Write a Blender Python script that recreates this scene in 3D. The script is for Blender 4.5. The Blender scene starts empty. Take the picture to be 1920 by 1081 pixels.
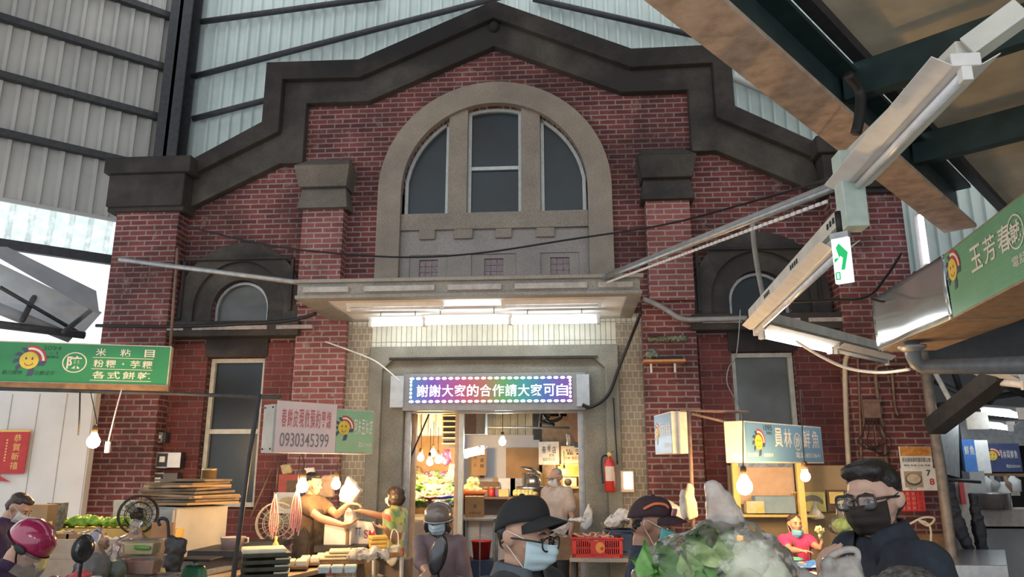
import bpy, bmesh, math, random
from mathutils import Vector, Matrix, Euler, geometry
random.seed(7)
S = bpy.context.scene
COL = S.collection
PI = math.pi
V = Vector

# ------------------------------------------------------------------ camera
F = 1400.0
PITCH, YAW, CZ = math.radians(13.5), math.radians(4.2), 1.7
CAM = V((0, 0, CZ))
cam = bpy.data.cameras.new('camera')
cam.sensor_width = 36.0
cam.lens = 36.0 * F / 1920
cam.clip_end = 200
camo = bpy.data.objects.new('camera', cam)
COL.objects.link(camo)
camo.location = CAM
camo.rotation_euler = (PI / 2 + PITCH, 0, YAW)
S.camera = camo
FW = V((-math.sin(YAW) * math.cos(PITCH), math.cos(YAW) * math.cos(PITCH), math.sin(PITCH)))
RT = V((math.cos(YAW), math.sin(YAW), 0))
UP = RT.cross(FW)
def ray(px, py): return FW * F + RT * (px - 960) + UP * (540.5 - py)
def at(px, py, Y):            # a photo pixel, as a point at depth y = Y
    d = ray(px, py); return CAM + d * (Y / d.y)
def atz(px, py, Z):           # a photo pixel, as a point at height Z
    d = ray(px, py); return CAM + d * ((Z - CZ) / d.z)
def onpl(px, py, p0, n):
    d = ray(px, py); return CAM + d * ((p0 - CAM).dot(n) / d.dot(n))

# ------------------------------------------------------------------ light
W = bpy.data.worlds.new('World'); S.world = W
W.use_nodes = True
bg = W.node_tree.nodes['Background']
bg.inputs[0].default_value = (0.93, 0.97, 1.0, 1)
bg.inputs[1].default_value = 1.35
S.view_settings.view_transform = 'Standard'
S.view_settings.look = 'None'
S.view_settings.exposure = 0.0
S.view_settings.gamma = 1.0
S.view_settings.use_curve_mapping = False
S.cycles.use_denoising = True
S.cycles.max_bounces = 6
S.cycles.diffuse_bounces = 3
S.cycles.transparent_max_bounces = 12
S.cycles.sample_clamp_indirect = 6.0
S.cycles.caustics_reflective = False
S.cycles.caustics_refractive = False

# ------------------------------------------------------------------ materials
MATS = {}
def nodes(name):
    m = bpy.data.materials.new(name); m.use_nodes = True
    nt = m.node_tree
    return m, nt, nt.nodes['Principled BSDF']
def ramp(nt, fac, stops):
    r = nt.nodes.new('ShaderNodeValToRGB')
    el = r.color_ramp.elements
    while len(el) < len(stops): el.new(0.5)
    for e, (p, c) in zip(el, stops):
        e.position = p; e.color = (*c, 1) if len(c) == 3 else c
    nt.links.new(fac, r.inputs[0])
    return r.outputs[0]
def noise(nt, vec, scale, detail=4, rough=0.55):
    n = nt.nodes.new('ShaderNodeTexNoise')
    n.inputs['Scale'].default_value = scale
    n.inputs['Detail'].default_value = detail
    n.inputs['Roughness'].default_value = rough
    if vec is not None: nt.links.new(vec, n.inputs['Vector'])
    return n.outputs[0]
def mixc(nt, fac, a, b, mode='MIX'):
    x = nt.nodes.new('ShaderNodeMix'); x.data_type = 'RGBA'; x.blend_type = mode
    for s, v in ((x.inputs[0], fac), (x.inputs[6], a), (x.inputs[7], b)):
        if hasattr(v, 'links') or hasattr(v, 'is_linked'): nt.links.new(v, s)
        elif isinstance(v, (int, float)): s.default_value = v
        else: s.default_value = (*v, 1)
    return x.outputs[2]
def coords(nt, kind='Object'):
    return nt.nodes.new('ShaderNodeTexCoord').outputs[kind]
def bump(nt, b, h, strength, dist=0.01):
    n = nt.nodes.new('ShaderNodeBump')
    n.inputs['Strength'].default_value = strength
    n.inputs['Distance'].default_value = dist
    nt.links.new(h, n.inputs['Height']); nt.links.new(n.outputs[0], b.inputs['Normal'])
def M(name, c, c2=None, rough=0.6, metal=0.0, scale=12.0, bmp=0.0, alpha=1.0, coat=0.0):
    """plain surface whose colour wanders between c and c2"""
    if name in MATS: return MATS[name]
    m, nt, b = nodes(name)
    b.inputs['Roughness'].default_value = rough
    b.inputs['Metallic'].default_value = metal
    b.inputs['Coat Weight'].default_value = coat
    if c2 is None: c2 = tuple(x * 0.82 for x in c)
    n = noise(nt, coords(nt), scale)
    nt.links.new(ramp(nt, n, [(0.32, c2), (0.66, c)]), b.inputs['Base Color'])
    if bmp: bump(nt, b, n, bmp)
    if alpha < 1: b.inputs['Alpha'].default_value = alpha
    MATS[name] = m
    return m
def glow(name, c, strength):
    if name in MATS: return MATS[name]
    m, nt, b = nodes(name)
    b.inputs['Base Color'].default_value = (*c, 1)
    b.inputs['Emission Color'].default_value = (*c, 1)
    b.inputs['Emission Strength'].default_value = strength
    MATS[name] = m
    return m
def film(name, c, opacity, gloss=0.25, trans=0.5, stops=None, sc=9.0):
    """thin plastic film or translucent sheet"""
    if name in MATS: return MATS[name]
    m, nt, b = nodes(name)
    N, L = nt.nodes, nt.links
    t = N.new('ShaderNodeBsdfTransparent')
    d = N.new('ShaderNodeBsdfDiffuse'); d.inputs[0].default_value = (*c, 1)
    tl = N.new('ShaderNodeBsdfTranslucent'); tl.inputs[0].default_value = (*c, 1)
    g = N.new('ShaderNodeBsdfGlossy'); g.inputs['Roughness'].default_value = 0.16
    a = N.new('ShaderNodeMixShader'); a.inputs[0].default_value = trans
    L.new(d.outputs[0], a.inputs[1]); L.new(tl.outputs[0], a.inputs[2])
    a2 = N.new('ShaderNodeMixShader')
    nz = noise(nt, coords(nt), sc, 4)
    r = ramp(nt, nz, stops or [(0.35, (opacity * 0.55,) * 3), (0.65, (min(1, opacity * 1.35),) * 3)])
    L.new(r, a2.inputs[0]); L.new(t.outputs[0], a2.inputs[1]); L.new(a.outputs[0], a2.inputs[2])
    a3 = N.new('ShaderNodeMixShader')
    fr = N.new('ShaderNodeFresnel'); fr.inputs[0].default_value = 1.2 + gloss
    L.new(fr.outputs[0], a3.inputs[0]); L.new(a2.outputs[0], a3.inputs[1]); L.new(g.outputs[0], a3.inputs[2])
    bb = N.new('ShaderNodeBump'); bb.inputs['Strength'].default_value = 0.3; bb.inputs['Distance'].default_value = 0.02
    L.new(noise(nt, coords(nt), 22.0, 3), bb.inputs['Height'])
    L.new(bb.outputs[0], g.inputs['Normal']); L.new(bb.outputs[0], d.inputs['Normal'])
    L.new(a3.outputs[0], N['Material Output'].inputs[0])
    MATS[name] = m
    return m
def brick(name, c1, c2, mortar, bw=0.225, rh=0.073, ms=0.011, stain=0.35, white=0.3, vertical=False):
    m, nt, b = nodes(name)
    N, L = nt.nodes, nt.links
    g = coords(nt)
    sx = N.new('ShaderNodeSeparateXYZ'); L.new(g, sx.inputs[0])
    ad = N.new('ShaderNodeMath'); L.new(sx.outputs[0], ad.inputs[0]); L.new(sx.outputs[1], ad.inputs[1])
    cb = N.new('ShaderNodeCombineXYZ')
    L.new(ad.outputs[0], cb.inputs[1 if vertical else 0]); L.new(sx.outputs[2], cb.inputs[0 if vertical else 1])
    t = N.new('ShaderNodeTexBrick')
    t.inputs['Scale'].default_value = 1.0
    t.inputs['Brick Width'].default_value = bw
    t.inputs['Row Height'].default_value = rh
    t.inputs['Mortar Size'].default_value = ms
    t.inputs['Mortar Smooth'].default_value = 0.25
    t.inputs['Bias'].default_value = -0.2
    if vertical: t.offset = 0.0
    wob = noise(nt, g, 14.0, 2)
    wm = N.new('ShaderNodeVectorMath'); wm.operation = 'MULTIPLY_ADD'
    L.new(wob, wm.inputs[0]); wm.inputs[1].default_value = (0.012, 0.012, 0); L.new(cb.outputs[0], wm.inputs[2])
    L.new(wm.outputs[0], t.inputs['Vector'])
    t.inputs['Color1'].default_value = (*c1, 1); t.inputs['Color2'].default_value = (*c2, 1)
    t.inputs['Mortar'].default_value = (*mortar, 1)
    n2 = noise(nt, g, 1.3, 5, 0.6)
    n3 = noise(nt, g, 5.5, 6, 0.7)
    dirt = ramp(nt, n2, [(0.38, (1 - stain,) * 3), (0.62, (1.0,) * 3)])
    col = mixc(nt, 1.0, t.outputs[0], dirt, 'MULTIPLY')
    wf = ramp(nt, n3, [(0.58, (0, 0, 0)), (0.75, (white,) * 3)])
    col = mixc(nt, wf, col, (0.42, 0.33, 0.31))
    L.new(col, b.inputs['Base Color'])
    b.inputs['Roughness'].default_value = 0.82
    inv = N.new('ShaderNodeMath'); inv.operation = 'SUBTRACT'; inv.inputs[0].default_value = 1.0
    L.new(t.outputs[1], inv.inputs[1])
    bump(nt, b, inv.outputs[0], 0.6, 0.012)
    MATS[name] = m
    return m
def stone(name, c, c2, soot=None, sootz=None, grain=60.0):
    m, nt, b = nodes(name)
    g = coords(nt)
    n1 = noise(nt, g, 2.2, 6, 0.6); n2 = noise(nt, g, grain, 3, 0.6)
    col = ramp(nt, n1, [(0.3, c2), (0.7, c)])
    sp = ramp(nt, n2, [(0.3, (0.72,) * 3), (0.7, (1.12,) * 3)])
    col = mixc(nt, 1.0, col, sp, 'MULTIPLY')
    if soot:
        n3 = noise(nt, g, 0.9, 5, 0.65)
        col = mixc(nt, ramp(nt, n3, [(0.42, (1, 1, 1)), (0.66, (0, 0, 0))]), col, soot)
    nt.links.new(col, b.inputs['Base Color'])
    b.inputs['Roughness'].default_value = 0.9
    bump(nt, b, n2, 0.35, 0.006)
    MATS[name] = m
    return m

m_brick = brick('red_brick', (0.205, 0.050, 0.046), (0.10, 0.024, 0.026), (0.30, 0.22, 0.205), white=0.5, stain=0.55)
m_brick_pale = brick('washed_red_brick', (0.29, 0.09, 0.08), (0.17, 0.045, 0.042), (0.36, 0.28, 0.265), white=0.8, stain=0.35)
m_brick_low = brick('oxblood_brick', (0.185, 0.042, 0.036), (0.11, 0.025, 0.024), (0.20, 0.13, 0.12), bw=0.24, rh=0.085, ms=0.006, white=0.15)
m_tile = brick('cream_wall_tile', (0.62, 0.60, 0.50), (0.52, 0.51, 0.43), (0.16, 0.15, 0.12), bw=0.235, rh=0.066, ms=0.004, white=0.1, stain=0.2, vertical=True)
m_tile_b = brick('brown_wall_tile', (0.32, 0.26, 0.185), (0.25, 0.20, 0.145), (0.46, 0.43, 0.36), bw=0.075, rh=0.085, ms=0.006, white=0.05, stain=0.3)
m_floor_in = brick('pink_floor_tile', (0.50, 0.33, 0.28), (0.42, 0.27, 0.23), (0.25, 0.18, 0.16), bw=0.3, rh=0.3, ms=0.01)
m_stone = stone('granite_wash', (0.34, 0.285, 0.23), (0.24, 0.20, 0.165))
m_stone_pale = stone('pale_granite_wash', (0.37, 0.325, 0.30), (0.28, 0.25, 0.235))
m_soot = stone('soot_stained_cement', (0.085, 0.07, 0.06), (0.042, 0.037, 0.034), soot=(0.02, 0.018, 0.018))
m_soot2 = stone('smoke_grey_cement', (0.115, 0.098, 0.082), (0.06, 0.053, 0.047), soot=(0.03, 0.027, 0.026))
m_conc = stone('wet_concrete', (0.36, 0.34, 0.32), (0.26, 0.25, 0.23))
m_clad = M('grey_cladding', (0.50, 0.485, 0.455), (0.40, 0.39, 0.37), rough=0.55, scale=1.2)
m_cladb = M('pale_cladding', (0.58, 0.66, 0.64), (0.47, 0.55, 0.53), rough=0.5, scale=1.2)
m_steel = M('dark_painted_steel', (0.045, 0.045, 0.05), (0.025, 0.026, 0.03), rough=0.6)
m_green_steel = M('dark_green_steel', (0.03, 0.06, 0.06), (0.016, 0.034, 0.036), rough=0.5, scale=5)
m_flange = M('rust_spotted_tan_steel', (0.56, 0.44, 0.36), (0.34, 0.26, 0.21), rough=0.75, scale=7, bmp=0.2)
m_panel = M('fibre_ceiling_board', (0.78, 0.70, 0.53), (0.55, 0.49, 0.37), rough=0.9, scale=1.6)
m_galv = M('galvanised_steel', (0.42, 0.43, 0.44), (0.30, 0.31, 0.32), rough=0.45, metal=0.5)
m_white = M('white_enamel', (0.76, 0.75, 0.74), (0.66, 0.65, 0.64), rough=0.4)
m_glass = M('smoky_window_glass', (0.012, 0.028, 0.040), (0.012, 0.012, 0.014), rough=0.3, scale=1.1)
m_glass_grey = M('dusty_window_glass', (0.10, 0.105, 0.10), (0.06, 0.064, 0.06), rough=0.25, scale=2.2)
m_alu = M('aluminium_frame', (0.52, 0.54, 0.52), (0.42, 0.44, 0.42), rough=0.4, metal=0.2)
m_black = M('black_rubber', (0.012, 0.012, 0.013), rough=0.6)
m_wood = M('worn_wood', (0.30, 0.17, 0.085), (0.17, 0.09, 0.045), rough=0.7, scale=9)
m_tube = glow('lit_fluorescent_tube', (0.86, 0.96, 1.0), 22.0)
m_tube_off = M('unlit_fluorescent_tube', (0.80, 0.80, 0.82), rough=0.25)
m_bulb = glow('lit_warm_bulb', (1.0, 0.60, 0.24), 420.0)
m_bulbw = glow('lit_white_bulb', (0.85, 0.95, 1.0), 480.0)

# ------------------------------------------------------------------ mesh kit
class MB:
    def __init__(s): s.v = []; s.f = []; s.sm = []
    def add(s, vs, fs, smooth=False, mt=None):
        o = len(s.v)
        s.v += [tuple(mt @ V(p)) if mt else tuple(p) for p in vs]
        s.f += [tuple(i + o for i in f) for f in fs]
        s.sm += [smooth] * len(fs)
        return s
    def box(s, c, d, rz=0, mt=None, taper=1.0):
        x, y, z = d[0] / 2, d[1] / 2, d[2] / 2
        r = Matrix.Translation(c) @ Matrix.Rotation(rz, 4, 'Z')
        if mt: r = mt @ r
        t = taper
        vs = [(-x * t, -y * t, -z), (x * t, -y * t, -z), (x * t, y * t, -z), (-x * t, y * t, -z), (-x, -y, z), (x, -y, z), (x, y, z), (-x, y, z)]
        return s.add(vs, [(3, 2, 1, 0), (4, 5, 6, 7), (0, 1, 5, 4), (1, 2, 6, 5), (2, 3, 7, 6), (3, 0, 4, 7)], mt=r)
    def bb(s, x0, x1, y0, y1, z0, z1):
        return s.box(((x0 + x1) / 2, (y0 + y1) / 2, (z0 + z1) / 2), (abs(x1 - x0), abs(y1 - y0), abs(z1 - z0)))
    def bar(s, a, b, w, h, upv=(0, 0, 1)):
        a, b = V(a), V(b); d = b - a; z = d.normalized()
        x = z.cross(V(upv))
        if x.length < 1e-4: x = V((1, 0, 0))
        x.normalize(); y = x.cross(z)
        r = Matrix((x, z, y)).transposed().to_4x4(); r.translation = (a + b) / 2
        return s.box((0, 0, 0), (w, d.length, h), mt=r)
    def tube(s, pts, r, n=8, closed=False, caps=True):
        P = [V(p) for p in pts]; k = len(P)
        rs = r if isinstance(r, (list, tuple)) else [r] * k
        up = None; vs = []; fs = []
        for i, p in enumerate(P):
            t = (P[(i + 1) % k] - P[i - 1]) if (closed or 0 < i < k - 1) else (P[1] - P[0] if i == 0 else P[-1] - P[-2])
            t.normalize()
            if up is None: up = t.orthogonal().normalized()
            else:
                up = up - t * up.dot(t)
                up = up.normalized() if up.length > 1e-5 else t.orthogonal().normalized()
            w = t.cross(up)
            vs += [p + (up * math.cos(2 * PI * j / n) + w * math.sin(2 * PI * j / n)) * rs[i] for j in range(n)]
        for i in range(k if closed else k - 1):
            for j in range(n):
                a, b = i * n + j, i * n + (j + 1) % n
                c, d = ((i + 1) % k) * n + (j + 1) % n, ((i + 1) % k) * n + j
                fs.append((a, b, c, d))
        if caps and not closed:
            fs += [tuple(range(n))[::-1], tuple(range((k - 1) * n, k * n))]
        return s.add(vs, fs, True)
    def lathe(s, prof, c=(0, 0, 0), n=20, mt=None, sy=1.0):
        vs = []; fs = []
        for r, z in prof:
            vs += [(c[0] + r * math.cos(2 * PI * j / n), c[1] + r * sy * math.sin(2 * PI * j / n), c[2] + z) for j in range(n)]
        for i in range(len(prof) - 1):
            for j in range(n):
                fs.append((i * n + j, i * n + (j + 1) % n, (i + 1) * n + (j + 1) % n, (i + 1) * n + j))
        if prof[0][0] > 1e-4: fs.append(tuple(range(n))[::-1])
        if prof[-1][0] > 1e-4: fs.append(tuple(range((len(prof) - 1) * n, len(prof) * n)))
        return s.add(vs, fs, True, mt)
    def prism(s, outer, holes=(), y0=0, y1=1, mt=None):
        """polygon in (x, z) with holes, extruded from y0 (front) to y1"""
        loops = [list(outer)] + [list(h) for h in holes]
        tri = geometry.tessellate_polygon([[V((x, z, 0)) for x, z in l] for l in loops])
        flat = [p for l in loops for p in l]; n = len(flat)
        vs = [(x, y0, z) for x, z in flat] + [(x, y1, z) for x, z in flat]
        fs = []
        for a, b, c in tri:
            (ax, az), (bx, bz), (cx, cz) = flat[a], flat[b], flat[c]
            if (bx - ax) * (cz - az) - (bz - az) * (cx - ax) < 0: b, c = c, b
            fs += [(a, b, c), (a + n, c + n, b + n)]
        o = 0
        for li, l in enumerate(loops):
            k = len(l)
            ar = sum(l[i][0] * l[(i + 1) % k][1] - l[(i + 1) % k][0] * l[i][1] for i in range(k))
            for i in range(k):
                a, b = o + i, o + (i + 1) % k
                f = (a, a + n, b + n, b)
                fs.append(f if (ar > 0) == (li == 0) else f[::-1])
            o += k
        return s.add(vs, fs, False, mt)
    def quad(s, p, th=0.02, n=None):
        """a flat board through four points, with thickness"""
        p = [V(q) for q in p]
        nn = V(n) if n else (p[1] - p[0]).cross(p[3] - p[0]).normalized()
        vs = p + [q + nn * th for q in p]
        return s.add(vs, [(0, 1, 2, 3)[::-1], (4, 5, 6, 7), (0, 1, 5, 4), (1, 2, 6, 5), (2, 3, 7, 6), (3, 0, 4, 7)])
    def ell(s, c, r, rot=None, seg=16, rings=10):
        vs = []; fs = []
        r = (r, r, r) if isinstance(r, (int, float)) else r
        q = Euler(rot).to_matrix().to_4x4() if rot else Matrix.Identity(4)
        mt = Matrix.Translation(c) @ q
        for i in range(rings + 1):
            th = PI * i / rings
            for j in range(seg):
                ph = 2 * PI * j / seg
                vs.append((r[0] * math.sin(th) * math.cos(ph), r[1] * math.sin(th) * math.sin(ph), r[2] * math.cos(th)))
        for i in range(rings):
            for j in range(seg):
                fs.append((i * seg + j, (i + 1) * seg + j, (i + 1) * seg + (j + 1) % seg, i * seg + (j + 1) % seg))
        return s.add(vs, fs, True, mt)
    def mesh(s, name):
        me = bpy.data.meshes.new(name)
        me.from_pydata(s.v, [], s.f); me.update()
        me.polygons.foreach_set('use_smooth', s.sm)
        return me
    def obj(s, name, mat, parent=None, bevel=0, loc=None, rot=None):
        me = s.mesh(name); me.materials.append(mat)
        return link(name, me, parent, bevel, loc, rot)
def link(name, me, parent=None, bevel=0, loc=None, rot=None):
    o = bpy.data.objects.new(name, me); COL.objects.link(o)
    if parent: o.parent = parent
    if loc is not None: o.location = loc
    if rot is not None: o.rotation_euler = rot
    if bevel:
        md = o.modifiers.new('bevel', 'BEVEL'); md.width = bevel; md.segments = 2; md.limit_method = 'ANGLE'
    return o
def tag(o, label, cat, group=None, kind=None):
    o['label'] = label; o['category'] = cat
    if group: o['group'] = group
    if kind: o['kind'] = kind
    return o
def thing(name, label, cat, loc=(0, 0, 0), rz=0, group=None):
    o = bpy.data.objects.new(name, None); COL.objects.link(o)
    o.empty_display_size = 0.1
    o.location = loc; o.rotation_euler = (0, 0, rz)
    return tag(o, label, cat, group)
def struct(o): o['kind'] = 'structure'; return o
def group_of(name):
    o = bpy.data.objects.new(name, None); COL.objects.link(o); o['kind'] = 'structure'; return o
def copy_tree(o, parent=None):
    c = o.copy(); COL.objects.link(c)
    if parent: c.parent = parent
    for ch in list(o.children): copy_tree(ch, c)
    return c
def arc(cx, cz, r, a0=0.0, a1=PI, n=32, rz=None):
    rz = rz or r
    return [(cx + r * math.cos(a0 + (a1 - a0) * i / n), cz + rz * math.sin(a0 + (a1 - a0) * i / n)) for i in range(n + 1)]
def bez(a, b, sag, n=14):
    a, b = V(a), V(b)
    return [a.lerp(b, i / n) - V((0, 0, sag * 4 * (i / n) * (1 - i / n))) for i in range(n + 1)]
def smooth_path(pts, n=6):
    P = [V(p) for p in pts]; out = []
    for i in range(len(P) - 1):
        p0, p1, p2, p3 = P[max(0, i - 1)], P[i], P[i + 1], P[min(len(P) - 1, i + 2)]
        for k in range(n):
            t = k / n
            out.append(0.5 * ((2 * p1) + (p2 - p0) * t + (2 * p0 - 5 * p1 + 4 * p2 - p3) * t * t + (3 * p1 - p0 - 3 * p2 + p3) * t ** 3))
    return out + [P[-1]]
TXT = {}
def text_mesh(body, depth=0.0, bold=0.0):
    k = (body, depth, bold)
    if k in TXT: return TXT[k]
    c = bpy.data.curves.new('t', 'FONT'); c.body = body; c.size = 1; c.offset = bold; c.extrude = depth
    o = bpy.data.objects.new('t', c); COL.objects.link(o)
    bpy.context.view_layer.update()
    me = bpy.data.meshes.new_from_object(o.evaluated_get(bpy.context.evaluated_depsgraph_get()))
    bpy.data.objects.remove(o); bpy.data.curves.remove(c)
    vs = [tuple(v.co) for v in me.vertices]; fs = [tuple(p.vertices) for p in me.polygons]
    bpy.data.meshes.remove(me)
    TXT[k] = (vs, fs); return TXT[k]
def put_text(mb, body, x0, z0, w, h, y=-0.003, bold=0.012, mt=None, slant=0):
    """lettering in the (x, z) plane facing -y, fitted to the box"""
    vs, fs = text_mesh(body, 0.0, bold)
    if not vs: return
    xs = [v[0] for v in vs]; ys = [v[1] for v in vs]
    sx, sz = w / (max(xs) - min(xs)), h / (max(ys) - min(ys))
    mb.add([(x0 + (v[0] - min(xs)) * sx + slant * (v[1] - min(ys)) * sz, y, z0 + (v[1] - min(ys)) * sz) for v in vs], fs, False, mt)
def put_row(mb, body, x0, z0, w, h, y=-0.003, bold=0.012, mt=None, fill=0.84):
    """characters one by one in equal cells"""
    cw = w / len(body)
    for i, ch in enumerate(body):
        if ch not in ' ·': put_text(mb, ch, x0 + cw * (i + (1 - fill) / 2), z0, cw * fill, h, y, bold, mt)
        elif ch == '·': mb.box((x0 + cw * (i + .5), y, z0 + h / 2), (cw * .14, .001, cw * .14), mt=mt)

# ================================================================== THE SETTING
XC, Y0 = -0.94, 9.5
def sx(poly): return [(XC + s, z) for s, z in poly]
def pj(p, d): k = 1 - d / Y0; return [((XC + s) * k - XC, 1.7 + (z - 1.7) * k) for s, z in p]
def sym(half): return sx(half + [(-s, z) for s, z in reversed(half)])

# --- floor
MB().bb(-9, 9, -3, 9.5, -0.2, 0).obj('floor', m_conc)['kind'] = 'structure'
struct(MB().bb(-9, 16, 9.5, 22, -0.2, 0.0).obj('floor', m_floor_in))
struct(MB().bb(9, 16, -3, 9.5, -0.2, 0.0).obj('floor', m_conc))

# --- the old brick front
half = [(5.3, 0), (5.3, 5.3), (4.4, 5.4), (3.1, 5.95), (2.85, 6.0), (2.85, 6.95), (1.9, 6.95), (0, 7.8)]
holes = [[(XC + 1.26 * math.cos(a), 5.35 + 1.26 * math.sin(a)) for a in [PI * i / 36 for i in range(37)]] + [(XC - 1.26, 3.65), (XC + 1.26, 3.65)],
         sx([(-1.2, 0.01), (1.2, 0.01), (1.2, 2.9), (-1.2, 2.9)])]
for sg in (-1, 1):
    c = XC + sg * 3.39
    holes.append([(c + 0.4, 3.5)] + arc(c, 3.8, 0.4, n=18) + [(c - 0.4, 3.5)])
    holes.append([(c - 0.39, 1.2), (c + 0.39, 1.2), (c + 0.39, 3.12), (c - 0.39, 3.12)])
struct(MB().prism(sym(half), holes, Y0, Y0 + 0.4).obj('wall_back', m_brick))
# lower storey cladding of darker brick, either side of the entrance
for sg in (-1, 1):
    c = XC + sg * 3.39
    x0, x1 = sorted((XC + sg * 2.6, XC + sg * 4.42))
    struct(MB().prism([(x0, 0), (x1, 0), (x1, 3.3), (x0, 3.3)], [[(c - .39, 1.2), (c + .39, 1.2), (c + .39, 3.12), (c - .39, 3.12)]], Y0 - 0.03, Y0).obj('wall_back', m_brick_low))
    # corner pier and entrance pilaster
    x0, x1 = sorted((XC * .97 + sg * 4.28, XC * .97 + sg * 5.15))
    struct(MB().bb(x0, x1, Y0 - 0.28, Y0 + 0.3, 0, 5.15).obj('wall_back', m_brick))
    x0, x1 = sorted((XC + sg * 2.0, XC + sg * 2.56))
    struct(MB().bb(x0, x1, Y0 - 0.22, Y0, 3.75, 5.3).obj('wall_back', m_brick_pale))
    x0, x1 = sorted((XC + sg * 1.9, XC + sg * 2.56))
    struct(MB().bb(x0, x1, Y0 - 0.16, Y0, 0, 3.75).obj('wall_back', m_brick_pale if sg < 0 else m_brick))
    # pier cap
    x0, x1 = XC * .97 + sg * 4.2, XC * .97 + sg * 5.27
    mb = MB().bb(x0, x1, Y0 - 0.38, Y0 + 0.4, 5.13, 5.59)
    mb.bb(XC * .96 + sg * 4.12, XC * .96 + sg * 5.33, Y0 - 0.44, Y0 + 0.45, 5.59, 5.82)
    mb.bb(x0, x1, Y0 - 0.33, Y0 + 0.4, 5.07, 5.14)
    struct(mb.obj('trim_1', m_soot, bevel=0.015))
    # corbel: flared cap on the pilaster, two stages
    cx = XC + sg * 2.28
    mb = MB()
    def stage(w0, d0, w1, d1, z0, z1):
        mb.add([(cx - w0, Y0 - d0, z0), (cx + w0, Y0 - d0, z0), (cx + w0, Y0 + .02, z0), (cx - w0, Y0 + .02, z0),
                (cx - w1, Y0 - d1, z1), (cx + w1, Y0 - d1, z1), (cx + w1, Y0 + .02, z1), (cx - w1, Y0 + .02, z1)],
               [(3, 2, 1, 0), (4, 5, 6, 7), (0, 1, 5, 4), (1, 2, 6, 5), (2, 3, 7, 6), (3, 0, 4, 7)])
    stage(.345, .30, .30, .24, 5.07, 5.36)
    stage(.325, .32, .38, .40, 5.36, 5.64)
    stage(.38, .40, .27, .06, 5.64, 5.86)
    struct(mb.obj('trim_2', stone('corbel_cement', (.20, .17, .14), (.12, .10, .085)) if sg < 0 else m_soot2, bevel=0.01))

# --- stepped gable coping: an outer moulding over a lower band
top = [(4.2, 5.83), (3.23, 6.37), (3.23, 7.29), (1.9, 7.28), (0, 8.12)]
mid = [(4.2, 5.6), (2.98, 6.22), (2.98, 7.02), (1.88, 7.0), (0, 7.85)]
low = [(4.3, 5.13), (2.97, 5.79), (2.65, 5.79), (2.65, 6.69), (1.76, 6.69), (0, 7.47)]
def band(a, b, y0, y1):
    h = a + [(-s, z) for s, z in reversed(a[:-1])]
    l = b + [(-s, z) for s, z in reversed(b[:-1])]
    return MB().prism(sx(h + l[::-1]), (), y0, y1)
struct(band(top, mid, Y0 - 0.24, Y0 + 0.5).obj('trim_3', m_soot, bevel=0.012))
struct(band([(s, z + .03) for s, z in mid], low, Y0 - 0.13, Y0 + 0.41).obj('trim_4', m_soot2, bevel=0.012))
struct(MB().ell((XC, Y0 - 0.16, 7.75), (.07, .07, .08)).obj('trim_4', m_soot))

# --- great arch
mb = MB().prism([(XC + 1.58, 3.6)] + arc(XC, 5.35, 1.58, n=48) + [(XC - 1.58, 3.6), (XC - 1.26, 3.6)] + arc(XC, 5.35, 1.26, PI, 0, 48) + [(XC + 1.26, 3.6)], (), Y0 - 0.1, Y0 + 0.1)
struct(mb.obj('trim_5', m_stone, bevel=0.01))
mb = MB()
for a, b in ((-.63, -.37), (.37, .63)):
    zt = lambda s: 5.35 + math.sqrt(1.275 ** 2 - s * s)
    mb.prism(sx([(a, 4.9), (b, 4.9), (b, zt(b)), (a, zt(a))]), (), Y0 - 0.03, Y0 + 0.18)
# sill beam with hanging dentils
pts = [(-1.26, 5.03)]
cuts = [-1.26, -1.0, -.79, -.53, -.28, .03, .24, .57, .81, 1.26]
lvl = [4.80, 4.67, 4.80, 4.67, 4.80, 4.67, 4.80, 4.67, 4.80]
for i, l in enumerate(lvl): pts += [(cuts[i], l), (cuts[i + 1], l)]
pts += [(1.26, 5.03)]
mb.prism(sx(pts[::-1]), (), Y0 - 0.06, Y0 + 0.2)
struct(mb.obj('trim_5', m_stone, bevel=0.006))
# panel below, three sunk frames with a tiled square each
fr = [(-1.2, -.55), (-.37, .37), (.55, 1.2)]
hl = [sx([(a + .07, 3.62), (b - .07, 3.62), (b - .07, 4.46), (a + .07, 4.46)]) for a, b in fr]
struct(MB().prism(sx([(-1.26, 3.6), (1.26, 3.6), (1.26, 4.82), (-1.26, 4.82)]), hl, Y0 - 0.02, Y0 + 0.04).obj('trim_6', m_stone_pale, bevel=0.004))
mb = MB(); mt_ = MB()
for a, b in fr:
    c = (a + b) / 2
    mb.prism(sx([(a + .05, 3.6), (b - .05, 3.6), (b - .05, 4.5), (a + .05, 4.5)]), [sx([(c - .125, 4.14), (c + .125, 4.14), (c + .125, 4.40), (c - .125, 4.40)])], Y0 + 0.0, Y0 + 0.05)
    for i in range(3):
        for j in range(3):
            mt_.box((XC + c - .083 + .083 * i, Y0 + .035, 4.187 + .083 * j), (.08, .03, .08))
struct(mb.obj('trim_6', m_stone_pale))
struct(mt_.obj('trim_6', M('mauve_square_tile', (0.30, 0.235, 0.24), (0.20, 0.15, 0.16), scale=25), bevel=0.003))

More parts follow.
